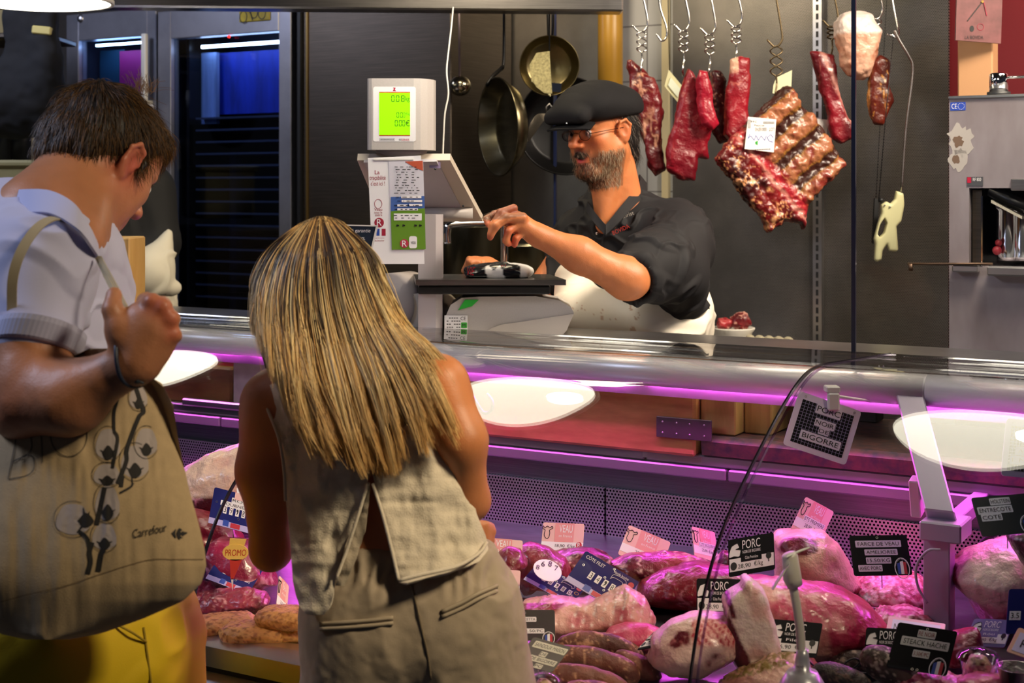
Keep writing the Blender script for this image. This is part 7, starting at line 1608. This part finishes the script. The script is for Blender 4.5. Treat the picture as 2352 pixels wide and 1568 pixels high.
# dried sausages with string
for pts, r, lab, cols, Y in (([(1872, 1515), (1920, 1492), (1980, 1476), (2000, 1468)], .022, 'dry sausage with a reddish skin pointing at the black cards', ('8A4038', 'E0B0A0', '5A2420'), 2.50), ([(1905, 1542), (1950, 1520), (1990, 1522), (2015, 1530)], .018, 'dark dry sausage lying in the middle of the string', ('3A2018', '9A8070', '1E100C'), 2.40),
    ([(2000, 1512), (2040, 1530), (2080, 1560), (2110, 1590)], .028, 'mould dusted dry sausage nearest the bottom edge', ('6A5044', 'C8B8A8', '3A2A20'), 2.33), ([(1880, 1545), (1930, 1560), (1990, 1580)], .022, 'darkest dry sausage at the bottom beside the fan', ('2A1610', '6A5040', '140A08'), 2.30), ([(2085, 1520), (2140, 1500), (2150, 1530)], .016, 'thin dry sausage behind the string', ('6A3A34', 'B89890', '3A1A18'), 2.45)):
    sausage(pts, r, lab, 'dry sausages in the right corner', cols, Y=Y, nm='dry_sausage', sc=110)
b = MB(); b.tube(catmull([W(x, y, 2.36-.0015*i) for i, (x, y) in enumerate(((1850, 1512), (1880, 1535), (1915, 1545), (1950, 1540), (1975, 1520), (1960, 1512), (1940, 1525), (1955, 1540), (2000, 1545), (2015, 1525), (2040, 1520), (2080, 1545), (2095, 1575)))], 6), .0016, 6); tag(b.out('string', M['black']), 'black string looped over the dry sausages', 'string')
# herb roast
def f12(P):
    px = P[:, 0]/P[:, 1]*F+1176; py = HOR-(P[:, 2]-EYE)/P[:, 1]*F; n = noise(P, 150, 2, 3); c = mix(np.tile(lc('E8BCA8'), (len(P), 1)), np.tile(lc('C88A78'), (len(P), 1)), noise(P, 30, 3)*2)
    return mix(c, np.tile(lc('8A7434'), (len(P), 1)), (n+.25)*4*np.clip((1850-px-(py-1500)*1.1)/40, 0, 1)*(py < 1570-.25*(px-1640)))
def d12(P): px = P[:, 0]/P[:, 1]*F+1176; py = HOR-(P[:, 2]-EYE)/P[:, 1]*F; return -.003*(np.abs(np.sin((px*.8+py*.6)*.11)) < .2)-.003*(np.abs(np.sin((px*.5-py*.9)*.11)) < .2)
dm('herb_roast', [(1640, 1600), (1660, 1562), (1720, 1530), (1780, 1508), (1830, 1505), (1850, 1530), (1848, 1580), (1800, 1620), (1700, 1640)], f12, 'netted roast sprinkled with dried herbs at the bottom edge', th=.14, Y=2.33, rd=.06, ff=d12)
# minced meat
def mince(a='D89088', c_='F2D4C8', d='A84C50'):
    def f(P): n = noise(P, 170, 2, 3); return mix(mix(np.tile(lc(a), (len(P), 1)), np.tile(lc(c_), (len(P), 1)), n*3), np.tile(lc(d), (len(P), 1)), -n*3)
    return f
mi = lambda P: .004*np.abs(noise(P, 150, 2, 3))
dm('minced_veal', [(1942, 1375), (1955, 1345), (1990, 1318), (2050, 1312), (2100, 1316), (2125, 1335), (2150, 1380), (2120, 1402), (2040, 1405), (1970, 1396)], mince(), 'mound of minced veal in front of the dark FARCE DE VEAU card', th=.18, rd=.075, vox=.004, ff=mi, Y=2.78)
dm('minced_veal', [(2005, 1415), (2030, 1398), (2090, 1398), (2130, 1410), (2130, 1440), (2070, 1446), (2020, 1436)], mince(), 'smaller portion of minced meat below the larger veal mound', th=.10, rd=.03, vox=.004, ff=mi)
dm('mince_steak', [(2030, 1600), (2040, 1555), (2080, 1540), (2140, 1540), (2200, 1556), (2250, 1560), (2262, 1600)], mince('B84858', 'E8A8A8', '7A1828'), 'reddish chopped steaks under the STEACK HACHE card', th=.12, vox=.004, ff=mi, Y=2.33)
def f11(P):
    px = P[:, 0]/P[:, 1]*F+1176; py = HOR-(P[:, 2]-EYE)/P[:, 1]*F; n = noise(P*np.array([1, 1, 1.6]), 16, 4, 8); c = mix(np.tile(lc('F0D4BC'), (len(P), 1)), np.tile(lc('C86478'), (len(P), 1)), (py-1285)/120+n*1.5)
    return mix(c, marble('8E1230', 'E0A0A8', .4, 26, (1, 1, .6), 2)(P), (n-.02)*8*(py > 1290)+(2215-px)/14)
dm('beef_rib_joint', [(2184, 1325), (2195, 1295), (2240, 1262), (2290, 1245), (2352, 1232), (2440, 1230), (2440, 1420), (2360, 1430), (2300, 1425), (2250, 1420), (2225, 1380), (2200, 1350)], f11, 'big pale fat covered beef joint behind the bracket at the right edge', th=.20, Y=2.62)
dm('dark_beef', [(2320, 1232), (2345, 1215), (2440, 1190), (2440, 1300), (2370, 1320), (2340, 1270)], marble('3E1220', 'A08890', .5, 60, sm, 3, '1C060E'), 'dark aged crust of beef at the right picture edge', th=.10, Y=2.50)
dm('pork_trim', [(2150, 1480), (2190, 1455), (2240, 1440), (2252, 1480), (2230, 1530), (2170, 1530)], marble('C03058', 'F0B0B8', .3, 24), 'rosy pork pieces beside the clear pots', th=.09)
dm('pork_trim', [(2190, 1600), (2200, 1560), (2250, 1545), (2330, 1560), (2330, 1600)], pink(3), 'pink sliced meat beneath the clear pots', th=.08, Y=2.3)
# clear pots
def pot(px, py, Y, rp, lab, clear=True):
    c = W(px, py, Y); r_ = rp/F*Y; r = thing('plastic_pot', c, lab, 'pot'); m = glass_mat('clear plastic', (.93, .92, .95), 1.35, .05) if clear else mat('thin foil', (.55, .52, .50), .25, 1, bump=.6, bump_sc=60)
    Mx = Matrix.Translation(c); b = MB(); b.lathe([(0, 0), (r_*.72, 0), (r_*.95, r_*.9), (r_*1.0, r_*.9), (r_*.93, r_*.88), (r_*.70, .003), (0, .003)], 32, Mx); b.out('pot_wall', m, r)
    if clear:
        b = MB(); b.lathe([(r_*1.08, r_*.92), (r_*1.05, r_*.97), (r_*.85, r_*1.22), (r_*.4, r_*1.42), (0, r_*1.46), (0, r_*1.44), (r_*.39, r_*1.40), (r_*.83, r_*1.20), (r_*1.03, r_*.95)], 32, Mx); b.out('lid', m, r)
        sd = Solid(axis((-.08, .08, .004)), axis((-.08, .08, .004)), axis((-.01, .08, .004))); sd.cap((0, 0, r_*.28), (0, 0, r_*.5), r_*.52, r_*.62, .01); me = sd.mesh(disp=lambda P, n: .004*noise(P, 120, 2), color=marble('8A3A1C', 'E0C890', .9, 90, sm, 4, '5A1020')); me.transform(Mx); link('filling', me, M['meat'], r)
pot(2248, 1556, 2.33, 48, 'clear domed pot of mixed relish at the lower right'); pot(2335, 1572, 2.27, 46, 'crinkled foil pot at the lower right edge', False); pot(1250, 1600, 2.2, 38, 'clear plastic pot half hidden beside the shorts')
# left end of the case
def fL1(P): px = P[:, 0]/P[:, 1]*F+1176; py = HOR-(P[:, 2]-EYE)/P[:, 1]*F; n = noise(P, 20, 4, 2); c = mix(np.tile(lc('F0C8AC'), (len(P), 1)), np.tile(lc('D08078'), (len(P), 1)), n*1.6+.1); return mix(c, marble('901030', 'D87890', .3, 22)(P), (py-1130-.10*(520-px)+16*n)/10)
dm('beef_joint', [(380, 1130), (420, 1075), (470, 1045), (550, 1020), (640, 1010), (660, 1100), (640, 1210), (540, 1235), (430, 1240), (380, 1200)], fL1, 'big fat covered beef joint between the tote bag and the woman', th=.20, Y=3.15)
dm('beef_cut', [(380, 1230), (430, 1170), (520, 1190), (560, 1230), (560, 1290), (480, 1310), (400, 1300)], crim(12), 'dark crimson beef cut in front of the fat covered joint', th=.16, Y=2.98)
dm('beef_cut', [(460, 1260), (500, 1235), (580, 1245), (620, 1290), (640, 1340), (560, 1365), (480, 1330)], marble('A8204C', 'F0B0C0', .3, 24, sm, 8), 'rosy beef cut behind the round PROMO pick', th=.14, Y=2.88)
def dL3(P): px = P[:, 0]/P[:, 1]*F+1176; py = HOR-(P[:, 2]-EYE)/P[:, 1]*F; return -.003*(np.abs(np.sin((px*.9+py*.4)*.16)) < .25)-.002*(np.abs(np.sin((px*.3-py*.95)*.16)) < .2)
dm('netted_roast', [(400, 1410), (430, 1372), (500, 1352), (570, 1350), (610, 1360), (624, 1382), (600, 1402), (520, 1412), (440, 1430)], marble('A03848', 'E0A0A0', .25, 40, sm, 3, '6A1424'), 'long dark netted roast above the breaded patties', th=.11, Y=2.78, ff=dL3)
dm('netted_roast', [(380, 1380), (400, 1345), (460, 1335), (520, 1345), (500, 1365), (430, 1385)], marble('B03048', 'E8A0A8', .3, 40, sm, 5, '7A1830'), 'red netted roast partly hidden by the tote bag', th=.10, Y=2.88, ff=dL3)
def patty(px, py, Y, lab, rz=.3, sc=1):
    sd = Solid(axis((-.09, .09, .0035)), axis((-.07, .07, .0035)), axis((-.03, .03, .0035))); sd.ell((0, 0, 0), (.064*sc, .042*sc, .014), Matrix.Rotation(rz, 3, 'Z'), k=.01); sd.box((0, 0, 0), (.05*sc, .03*sc, .011), Matrix.Rotation(rz, 3, 'Z'), rd=.009, k=.02)
    me = sd.mesh(disp=lambda P, n: .0022*noise(P, 220, 2), color=lambda P: mix(np.tile(lc('C89048'), (len(P), 1)), np.tile(lc('8A5420'), (len(P), 1)), noise(P, 240, 2)*3)); me.transform(Matrix.Translation(W(px, py, Y))); tag(link('breaded_patty', me, M['meat_dry']), lab, 'patty', 'breaded patties')
patty(515, 1434, 2.59, 'breaded patty on the left, behind the front one'); patty(585, 1452, 2.544, 'front breaded patty in the middle of the tray', 0); patty(665, 1418, 2.545, 'upper breaded patty of the right pair', -.2); patty(668, 1446, 2.559, 'lower breaded patty of the right pair', .1)
dm('meat_scraps', [(560, 1415), (590, 1400), (640, 1395), (650, 1412), (600, 1425)], marble('2A1420', '6A4060', .3, 80, sm, 2, '140810'), 'small dark scraps behind the breaded patties', th=.06, Y=2.78)

# ------------------------------------------------------------------ price cards
class Card(Plane):
    "corners in pixels: top left, top right, bottom left; u,v from 0 to 1, z in metres"
    def __init__(s, tl, tr, bl, Y, lean=.04, skew=0):
        TL, TR, BL = W(*tl, Y+lean), W(*tr, Y+lean+skew), W(*bl, Y); s.O = BL; s.X = TR-TL; s.Y = TL-BL; s.N = s.X.cross(s.Y).normalized()
    def p(s, x, y, z=0): return s.O+s.X*x+s.Y*y+s.N*z
def rr_(c, mb, x0, y0, x1, y1, r, z0, z1):
    ax, ay = r/c.X.length, r/c.Y.length; pts = []
    for cx, cy, a in ((x1-ax, y0+ay, -90), (x1-ax, y1-ay, 0), (x0+ax, y1-ay, 90), (x0+ax, y0+ay, 180)):
        for k in range(4): an = math.radians(a+k*30); pts.append((cx+ax*math.cos(an), cy+ay*math.sin(an)))
    return c.poly(mb, pts, z0, z1)
def mkcard(c, m, lab, pick=None, name='price_card', hang=False):
    r = thing(name, c.p(.5, 0), lab, 'price card', 'price cards in the case'); b = MB(); rr_(c, b, 0, 0, 1, 1, .004, -.0015, 0); b.out('card_plate', m, r)
    if pick is not None: b = MB(); a = c.p(pick, .25, -.003); e = Vector((a.x+.004, a.y+.012, .80)) if pick < 2 else a; e.z = min(c.p(.5, 0).z-.03, a.z-.04); b.tube([a, e], .0011, 6); b.out('pick', M['chrome'], r)
    return r
def T(c, r, items, m, nm='lettering', z=.0009):
    b = MB()
    for t, x0, y0, x1, y1 in items: c.text(b, t, x0, y0, x1, y1, z)
    return b.out(nm, m, r)
def Rr(c, r, rects, m, nm, z0=0, z1=.0004, rad=0):
    for x0, y0, x1, y1 in rects: b = MB(); (rr_(c, b, x0, y0, x1, y1, rad, z0, z1) if rad else c.rect(b, x0, y0, x1, y1, z0, z1)); b.out(nm, m, r)
PK = cm('F0C0B8', .45); PK2 = cm('E89C98', .45); WH = cm('F4F0F0', .45); BK = cm('0B0B0F', .6, spec=.15); NV = cm('161C66', .6, spec=.2); RD = cm('C0283C', .45); GY = cm('CFCFCB', .45); BL = cm('2848A8', .45)
def outline(c, r, pts, m, nm, w=.0007, z=.0009):
    b = MB(); cc = catmull([Vector((x, y, 0)) for x, y in pts], 4); b.tube([c.p(p.x, p.y, z) for p in cc], w, 4); b.out(nm, m, r)
COW = [(.05, .82), (.01, .88), (.0, .80), (.06, .76), (.05, .60), (.10, .50), (.16, .52), (.18, .66), (.17, .76), (.24, .82), (.22, .88), (.17, .84), (.11, .88), (.05, .82)]
def veau(tl, tr, bl, Y, price, lab, extra=None, **k):
    c = Card(tl, tr, bl, Y, **k); r = mkcard(c, PK, lab, .5); Rr(c, r, [(0, .14, 1, .40)], WH, 'white_band'); Rr(c, r, [(.30, .40, .76, 1)], PK2, 'header_panel', .0001, .0006)
    T(c, r, [('VEAU', .40, .70, .72, .94), ('en France', .40, .55, .72, .63)], WH, 'heading'); T(c, r, [(price, .33, .22, .56, .33), ('€/kg', .62, .19, .80, .34)], INK, 'price')
    outline(c, r, COW, INK, 'calf_drawing'); b = MB(); c.disc(b, .90, .32, .07, .10, .0004, .0009); e = b.out('red_emblem', RD, r); T(c, r, [('R', .865, .25, .935, .39)], WH, 'emblem_letter', .0014)
    if extra: Rr(c, r, [(.22, .38, .92, .54)], WH, 'strip_label', .0007, .0011); T(c, r, [(extra, .24, .41, .9, .51)], INK, 'strip_text', .0014)
veau((1248, 1199), (1343, 1203), (1241, 1272), 2.92, '18,90', 'pink VEAU card priced 18,90 standing in front of the perforated panel')
veau((1445, 1205), (1541, 1245), (1419, 1272), 2.86, '22,90', 'tilted pink VEAU card priced 22,90')
veau((1589, 1208), (1642, 1222), (1596, 1278), 2.84, '25,90', 'narrow pink card reading COTE DECOUVERTE', 'COTE DECOUVERTE', skew=.05)
veau((1100, 1233), (1201, 1241), (1095, 1296), 2.74, '31,90', 'pink VEAU card reading GRENADIN beside the linen top', 'GRENADIN')
veau((1095, 1302), (1196, 1310), (1090, 1362), 2.66, '29,90', 'pink VEAU card just below the GRENADIN card')
veau((1851, 1140), (1916, 1175), (1816, 1215), 2.80, '28,90', 'pink VEAU card tilted on the pale fat covered cut', 'BTE PREMIERE')
veau((641, 1320), (664, 1345), (634, 1395), 2.66, '2,20', 'small pale card with a calf drawing above the breaded patties')
PIG = [(.02, .62), (.08, .80), (.20, .86), (.24, .74), (.16, .70), (.27, .66), (.24, .50), (.12, .52), (.02, .50)]
def porc(tl, tr, bl, Y, price, lab, cut='Côte Première', bm=None, **k):
    c = Card(tl, tr, bl, Y, **k); r = mkcard(c, bm or BK, lab, .5); Rr(c, r, [(.02, .12, .98, .46)], WH, 'white_band'); Rr(c, r, [(.27, .34, .72, 1)], bm or BK, 'header_panel', .0003, .0007)
    T(c, r, [('PORC', .31, .68, .70, .92), ('NOIR DE BIGORRE', .31, .56, .70, .64), (cut, .36, .40, .64, .48)], WH, 'heading', .0012); T(c, r, [(price, .20, .16, .48, .29), ('€/kg', .55, .15, .74, .31)], INK, 'price')
    b = MB(); c.poly(b, PIG, .0004, .0007); pg = b.out('pig_drawing', WH, r); outline(c, r, PIG+[PIG[0]], INK, 'pig_outline', .0005, .0009)
    b = MB(); c.disc(b, .11, .26, .07, .11, .0005, .0009); b.out('round_stamp', INK, r); b = MB(); c.disc(b, .87, .40, .06, .09, .0005, .0009); c.rect(b, .86, .24, .88, .36, .0005, .0009); b.out('tree_mark', INK, r)
    return c, r
porc((1672, 1240), (1777, 1222), (1674, 1325), 2.66, '28,90', 'upper PORC card priced 28,90, tilted up to the right'); porc((1600, 1328), (1704, 1330), (1600, 1412), 2.56, '28,90', 'lower PORC card priced 28,90 behind the dark pane edge')
porc((1772, 1421), (1890, 1431), (1755, 1500), 2.36, '36,90', 'PORC card priced 36,90 behind the fan pole', 'Filet'); porc((1990, 1440), (2092, 1446), (1984, 1522), 2.36, '18,90', 'PORC card half covered by the STEACK HACHE card', 'Poitrine')
porc((2238, 1420), (2330, 1424), (2214, 1482), 2.42, '24,90', 'lilac washed out PORC card above the clear pot', 'Rôti', cm('8078B0', .4)); porc((1503, 1449), (1552, 1440), (1462, 1492), 2.40, '19,90', 'small PORC card lying nearly flat behind the sausages', 'Filet')
def labels(c, r, rows, ink=INK, m=None, z=0):
    for i, (t, x0, y0, x1, y1) in enumerate(rows):
        b = MB(); rr_(c, b, x0, y0, x1, y1, .0015, z, z+.0005); st = b.out('strip_label', m or WH, r); h = (y1-y0)*.22; w = (x1-x0)*.05; b = MB(); c.text(b, t, x0+w, y0+h, x1-w, y1-h, z+.0009); b.out('strip_text', ink, st)
def tricolour(c, r, x, y, w, h):
    b = MB(); c.ring(b, x, y, w, h, w*.10, 0, .0006, 24); b.out('stamp_ring', WH, r)
    for k, m in enumerate((BL, WH, RD)):
        b = MB(); x0 = x-w*.6+k*w*.4; c.poly(b, [(x0, y-h*.55), (x0+w*.4, y-h*.55), (x0+w*.4, y+h*(.55 if k != 1 else .7)), (x0, y+h*(.45 if k == 0 else .6))], .0002, .0008); b.out('tricolour_band', m, r)
    v, f = glyphs('PRODUIT FRANÇAIS'); b = MB(); b.add([c.p(x+w*(.78+.18*q_)*math.cos(2.9-2.6*a), y+h*(.78+.18*q_)*math.sin(2.9-2.6*a), .001) for a, q_ in v], f); b.out('stamp_text', WH, r)
def hole(c, r, pts):
    for x, y in pts: b = MB(); c.ring(b, x, y, .0022/c.X.length, .0022/c.Y.length, .0008/c.X.length, 0, .0006, 12); b.out('eyelet', M['steel'], r)
c = Card((1950, 1230), (2082, 1228), (1962, 1322), 2.62); r = mkcard(c, BK, 'black card with lilac strips reading FARCE DE VEAU AMELIOREE', .5)
labels(c, r, [('FARCE DE VEAU', .09, .70, .88, .87), ('AMELIOREE', .23, .50, .80, .65), ('15.50/KG', .24, .29, .67, .45), ('AVEC PORC', .09, .10, .50, .26)], m=cm('DCC8E4', .45)); tricolour(c, r, .84, .17, .13, .26); hole(c, r, [(.48, .94)])
c = Card((2064, 1428), (2200, 1450), (2036, 1530), 2.30); r = mkcard(c, BK, 'black STEACK HACHE card in front of the lower right corner', .5); labels(c, r, [('STEACK HACHE', .12, .52, .92, .72)], m=GY); labels(c, r, [('RE NOIR', .36, .74, .66, .91), ('3.50€/PC', .36, .30, .64, .46)], cm('8A2020'), GY); tricolour(c, r, .82, .13, .14, .24); hole(c, r, [(.50, .94), (.42, .03), (.50, .03)])
c = Card((2230, 1143), (2360, 1132), (2256, 1232), 2.40); r = mkcard(c, cm('14242C', .4), 'dark card reading HOLSTEIN ENTRECOTE COTE at the right edge', .5); labels(c, r, [('HOLSTEIN', .30, .76, .66, .94), ('ENTRECOTE', .05, .55, .66, .74), ('COTE', .08, .37, .44, .55)]); tricolour(c, r, .86, .20, .15, .26)
c = Card((1180, 1400), (1274, 1400), (1180, 1470), 2.46); r = mkcard(c, cm('24221F', .5), 'dark card behind the shorts ending in TA and PC', .5); labels(c, r, [('PANCETTA', .05, .60, .55, .76), ('2.50/PC', .25, .22, .74, .38)]); tricolour(c, r, .84, .06, .15, .22); hole(c, r, [(.27, .9)])
c = Card((1226, 1462), (1312, 1486), (1180, 1520), 2.30); r = mkcard(c, cm('4A4842', .5), 'grey card with cream strips reading SAINDOUX MAISON beside the shorts', .5); labels(c, r, [('SAINDOUX MAISON', .12, .66, .98, .90), ('DE', .42, .42, .60, .60), ('DE BIGORRE', .25, .20, .95, .40), ('PC', .50, .0, .70, .16)], m=cm('D0D0B8', .5))
def blue(tl, tr, bl, Y, digits, lab, head=None, **k):
    c = Card(tl, tr, bl, Y, **k); r = mkcard(c, NV, lab, .45); Rr(c, r, [(0, 0, 1, .16)], cm('B8B0E0', .45), 'pale_band'); Rr(c, r, [(.30, .03, .42, .19)], BL, 'blue_square', .0005, .0009); Rr(c, r, [(.46, .02, .66, .15)], RD, 'red_square', .0005, .0009)
    if head: T(c, r, [(head, .06, .82, .40, .94)], WH, 'heading')
    b = MB(); [c.rect(b, .26+i*.13, .36, .26+i*.13+.075, .58, 0, .0006) for i, d in enumerate(digits) if d != ' ']; b.out('digit_windows', WH, r); T(c, r, [(d, .275+i*.13, .39, .32+i*.13, .55) for i, d in enumerate(digits) if d not in ' '], INK, 'digits', .001)
    T(c, r, [('€/kg', .80, .34, .90, .48)], WH, 'unit'); outline(c, r, [(.58, .66), (.60, .82), (.78, .84), (.84, .76), (.80, .66), (.78, .74), (.62, .74), (.58, .66)], WH, 'cow_drawing', .0004); T(c, r, [('Viande bovine', .56, .86, .84, .93)], WH, 'script'); b = MB(); c.disc(b, .92, .80, .05, .08, 0, .0006); b.out('red_emblem', RD, r); b = MB(); c.ring(b, .93, .58, .045, .07, .012, 0, .0006, 16); b.out('round_seal', cm('D8B060'), r)
    hole(c, r, [(.1, .62), (.55, .95), (.5, .62), (.6, .3)]); return c, r
blue((1346, 1264), (1468, 1336), (1298, 1332), 2.60, '34,80', 'tilted navy card reading CÔTE FILET', 'CÔTE FILET')
blue((1236, 1290), (1345, 1350), (1202, 1330), 2.66, '36,80', 'navy card with numbers half behind the CÔTE FILET card'); c = Card((1232, 1283), (1290, 1300), (1226, 1312), 2.64); r = thing('number_disc', c.p(.5, .5), 'white number wheel sticking out behind the navy card', 'disc'); b = MB(); c.disc(b, .5, .4, .55, .8, -.001, .0); b.out('wheel', WH, r); T(c, r, [('6', .22, .55, .36, .95), ('8', .48, .7, .62, 1.1), ('7', .74, .5, .88, .9), ('8', .05, .2, .18, .55)], INK)
c, r = blue((493, 1118), (600, 1146), (478, 1200), 2.88, '39,80', 'navy card reading ROTI TOURNEDOS at the left end'); labels(c, r, [('ROTI', .40, .70, .78, .84), ('TOURNEDOS', .18, .56, .95, .70)]); Rr(c, r, [(.45, .80, .82, 1.0)], PK, 'breed_label', .0009, .0013); b = MB(); c.poly(b, [(.48, 1.0), (.78, 1.0), (.80, 1.12), (.64, 1.25), (.46, 1.12)], 0, .001); b.out('house_sticker', WH, r)
c, r = blue((510, 1268), (606, 1305), (472, 1328), 2.80, '29,80', 'lilac navy card lying behind the PROMO pick'); labels(c, r, [('FILET PROMO', .10, .60, .90, .76)], m=cm('DCC8E4', .45))
r = thing('promo_pick', W(541, 1345, 2.74), 'round yellow PROMO sign on a red pointed pick at the left end', 'sign'); pp_ = pxplane(0, 0, 2.74); b = MB(); pp_.disc(b, 541, -1268, 30, 19, -1, 1); Q(b, [(528, 1236), (566, 1238), (560, 1256), (526, 1254)], -2, 0, pp_); b.out('yellow_disc', cm('F0C860'), r); b = MB(); Q(b, [(528, 1284), (556, 1284), (536, 1330), (530, 1330)], -1, 1, pp_); b.out('red_point', cm('C83828'), r); b = MB(); Q(b, [(531, 1328), (536, 1328), (534, 1356)], -1, 1, pp_); b.out('pick', M['white_plastic'], r); b = MB(); pp_.text(b, 'PROMO', 517, -1276, 565, -1261, 1.4, .1); b.out('lettering', cm('C03828'), r)
# cards clipped to the rail
def hangcard(tl, tr, bl, Y, rows, lab, cl):
    c = Card(tl, tr, bl, Y, lean=.02); r = thing('hanging_card', c.p(.5, 0), lab, 'price card', 'cards clipped to the rail'); b = MB(); rr_(c, b, 0, 0, 1, 1, .006, -.0015, 0); b.out('card_plate', cm('E8D8F0', .4), r); b = MB(); rr_(c, b, .09, .10, .91, .88, .001, 0, .0005); bk = b.out('dark_field', BK, r)
    b = MB(); [c.rect(b, .09+.82*k/15-.002, .10, .09+.82*k/15+.002, .88, .0005, .0008) for k in range(1, 15)]; [c.rect(b, .09, .10+.78*k/14-.002, .91, .10+.78*k/14+.002, .0005, .0008) for k in range(1, 14)]; b.out('grid_lines', cm('B0A8D0', .45), r); labels(c, r, rows, m=cm('E8DCF0', .45), z=.0009); hole(c, r, [(.12, .94), (.9, .94)])
    b = MB(); e = W(cl[0], cl[1], Y+.01); b.box(e, (.022, .012, .034), None, .003); b.box(e+Vector((0, .012, .022)), (.026, .03, .012), None, .002); b.tube([e+Vector((0, .01, .01)), L(SOF(e), TT, TZ-.03)], .003, 8); b.out('clip', M['white_plastic'], r)
hangcard((1836, 897), (1979, 945), (1798, 1020), 2.66, [('PORC', .32, .72, .72, .90), ('NOIR', .36, .50, .68, .64), ('DE', .45, .38, .62, .50), ('BIGORRE', .20, .20, .84, .36)], 'white framed grid card reading PORC NOIR DE BIGORRE clipped to the rail', (1914, 922))
hangcard((2312, 960), (2450, 972), (2299, 1092), 2.45, [('VIANDE', .25, .66, .8, .80), ('ACHETEE', .20, .38, .85, .52), ('1 MOIS', .12, .22, .70, .36)], 'lilac framed grid card cut off by the right picture edge', (2380, 975))
for tl, tr, bl, Y, m, lab in (((2042, 1414), (2172, 1432), (2034, 1452), 2.42, cm('F0A8C8', .4), 'pink framed card behind the STEACK HACHE card'), ((2318, 1352), (2420, 1352), (2310, 1455), 2.36, NV, 'dark navy card standing at the right picture edge'), ((2340, 1440), (2440, 1475), (2312, 1495), 2.22, cm('F0B8A0', .4), 'pale orange card in the lower right corner')):
    c = Card(tl, tr, bl, Y); r = mkcard(c, m, lab, .5); Rr(c, r, [(.08, .10, .92, .84)] if m is not NV else [(.05, .3, .3, .5)], cm('D8CCF0', .4) if m is not NV else WH, 'panel'); T(c, r, [('NOIX', .12, .2, .4, .6)] if 'pink' in lab else [('3.5', .08, .34, .26, .46)] if m is NV else [('R', .2, .3, .36, .6)], INK)
# fly fan
fn = thing('fly_fan', W(1850, 1600, 2.20), 'small white table fan on a cone base with soft blades', 'fan'); YF = 2.20
fw = mat('white fan plastic', 'D8D4C4', .35); b = MB(); c = W(1850, 1600, YF); hz = W(0, 1490, YF).z-c.z; k_ = YF/F
b.lathe([(0, 0), (60*k_, 0), (52*k_, .020), (34*k_, .040), (20*k_, 1600*k_-1538*k_), (15*k_, hz-.012), (13*k_, hz), (0, hz)], 40, Matrix.Translation(W(1843, 1600, YF))); b.out('cone_base', mat('silver plastic', (.55, .56, .60), .3, .4), fn)
b = MB(); b.tube(catmull([W(1840, 1500, YF), W(1838, 1450, YF), W(1828, 1380, YF), W(1820, 1340, YF)], 6), [.0068]*6*3+[.0068], 14); b.out('stem', fw, fn)
b = MB(); b.tube([W(1826, 1345, YF), W(1820, 1328, YF), W(1814, 1276, YF), W(1812, 1270, YF)], [.012, .0145, .0125, .010], 24); b.out('motor_head', fw, fn)
for k, (x, y) in enumerate(((1775, 1350), (1858, 1256))):
    b = MB(); a = W(1806, 1300 if k == 0 else 1278, YF-.012); e = W(x, y, YF-.03+.05*k); d = e-a; w = Vector((.5, 0, .6)).normalized()*(.016 if k == 0 else .004)
    b.sheet(lambda u, v: a+d*u+w*(v-.5)*2*math.sin(PI*(.15+.8*u))+Vector((0, -.006*math.sin(PI*v), 0)), 12, 4, .0008); b.out('fan_blade', mat('pale soft blade', (.75, .78, .62), .4, trans=.3), fn)
T(Card((1828, 1528), (1846, 1528), (1828, 1534), YF-.0155, lean=0), fn, [('TREND', 0, 0, 1, 1)], INK, 'maker_mark')
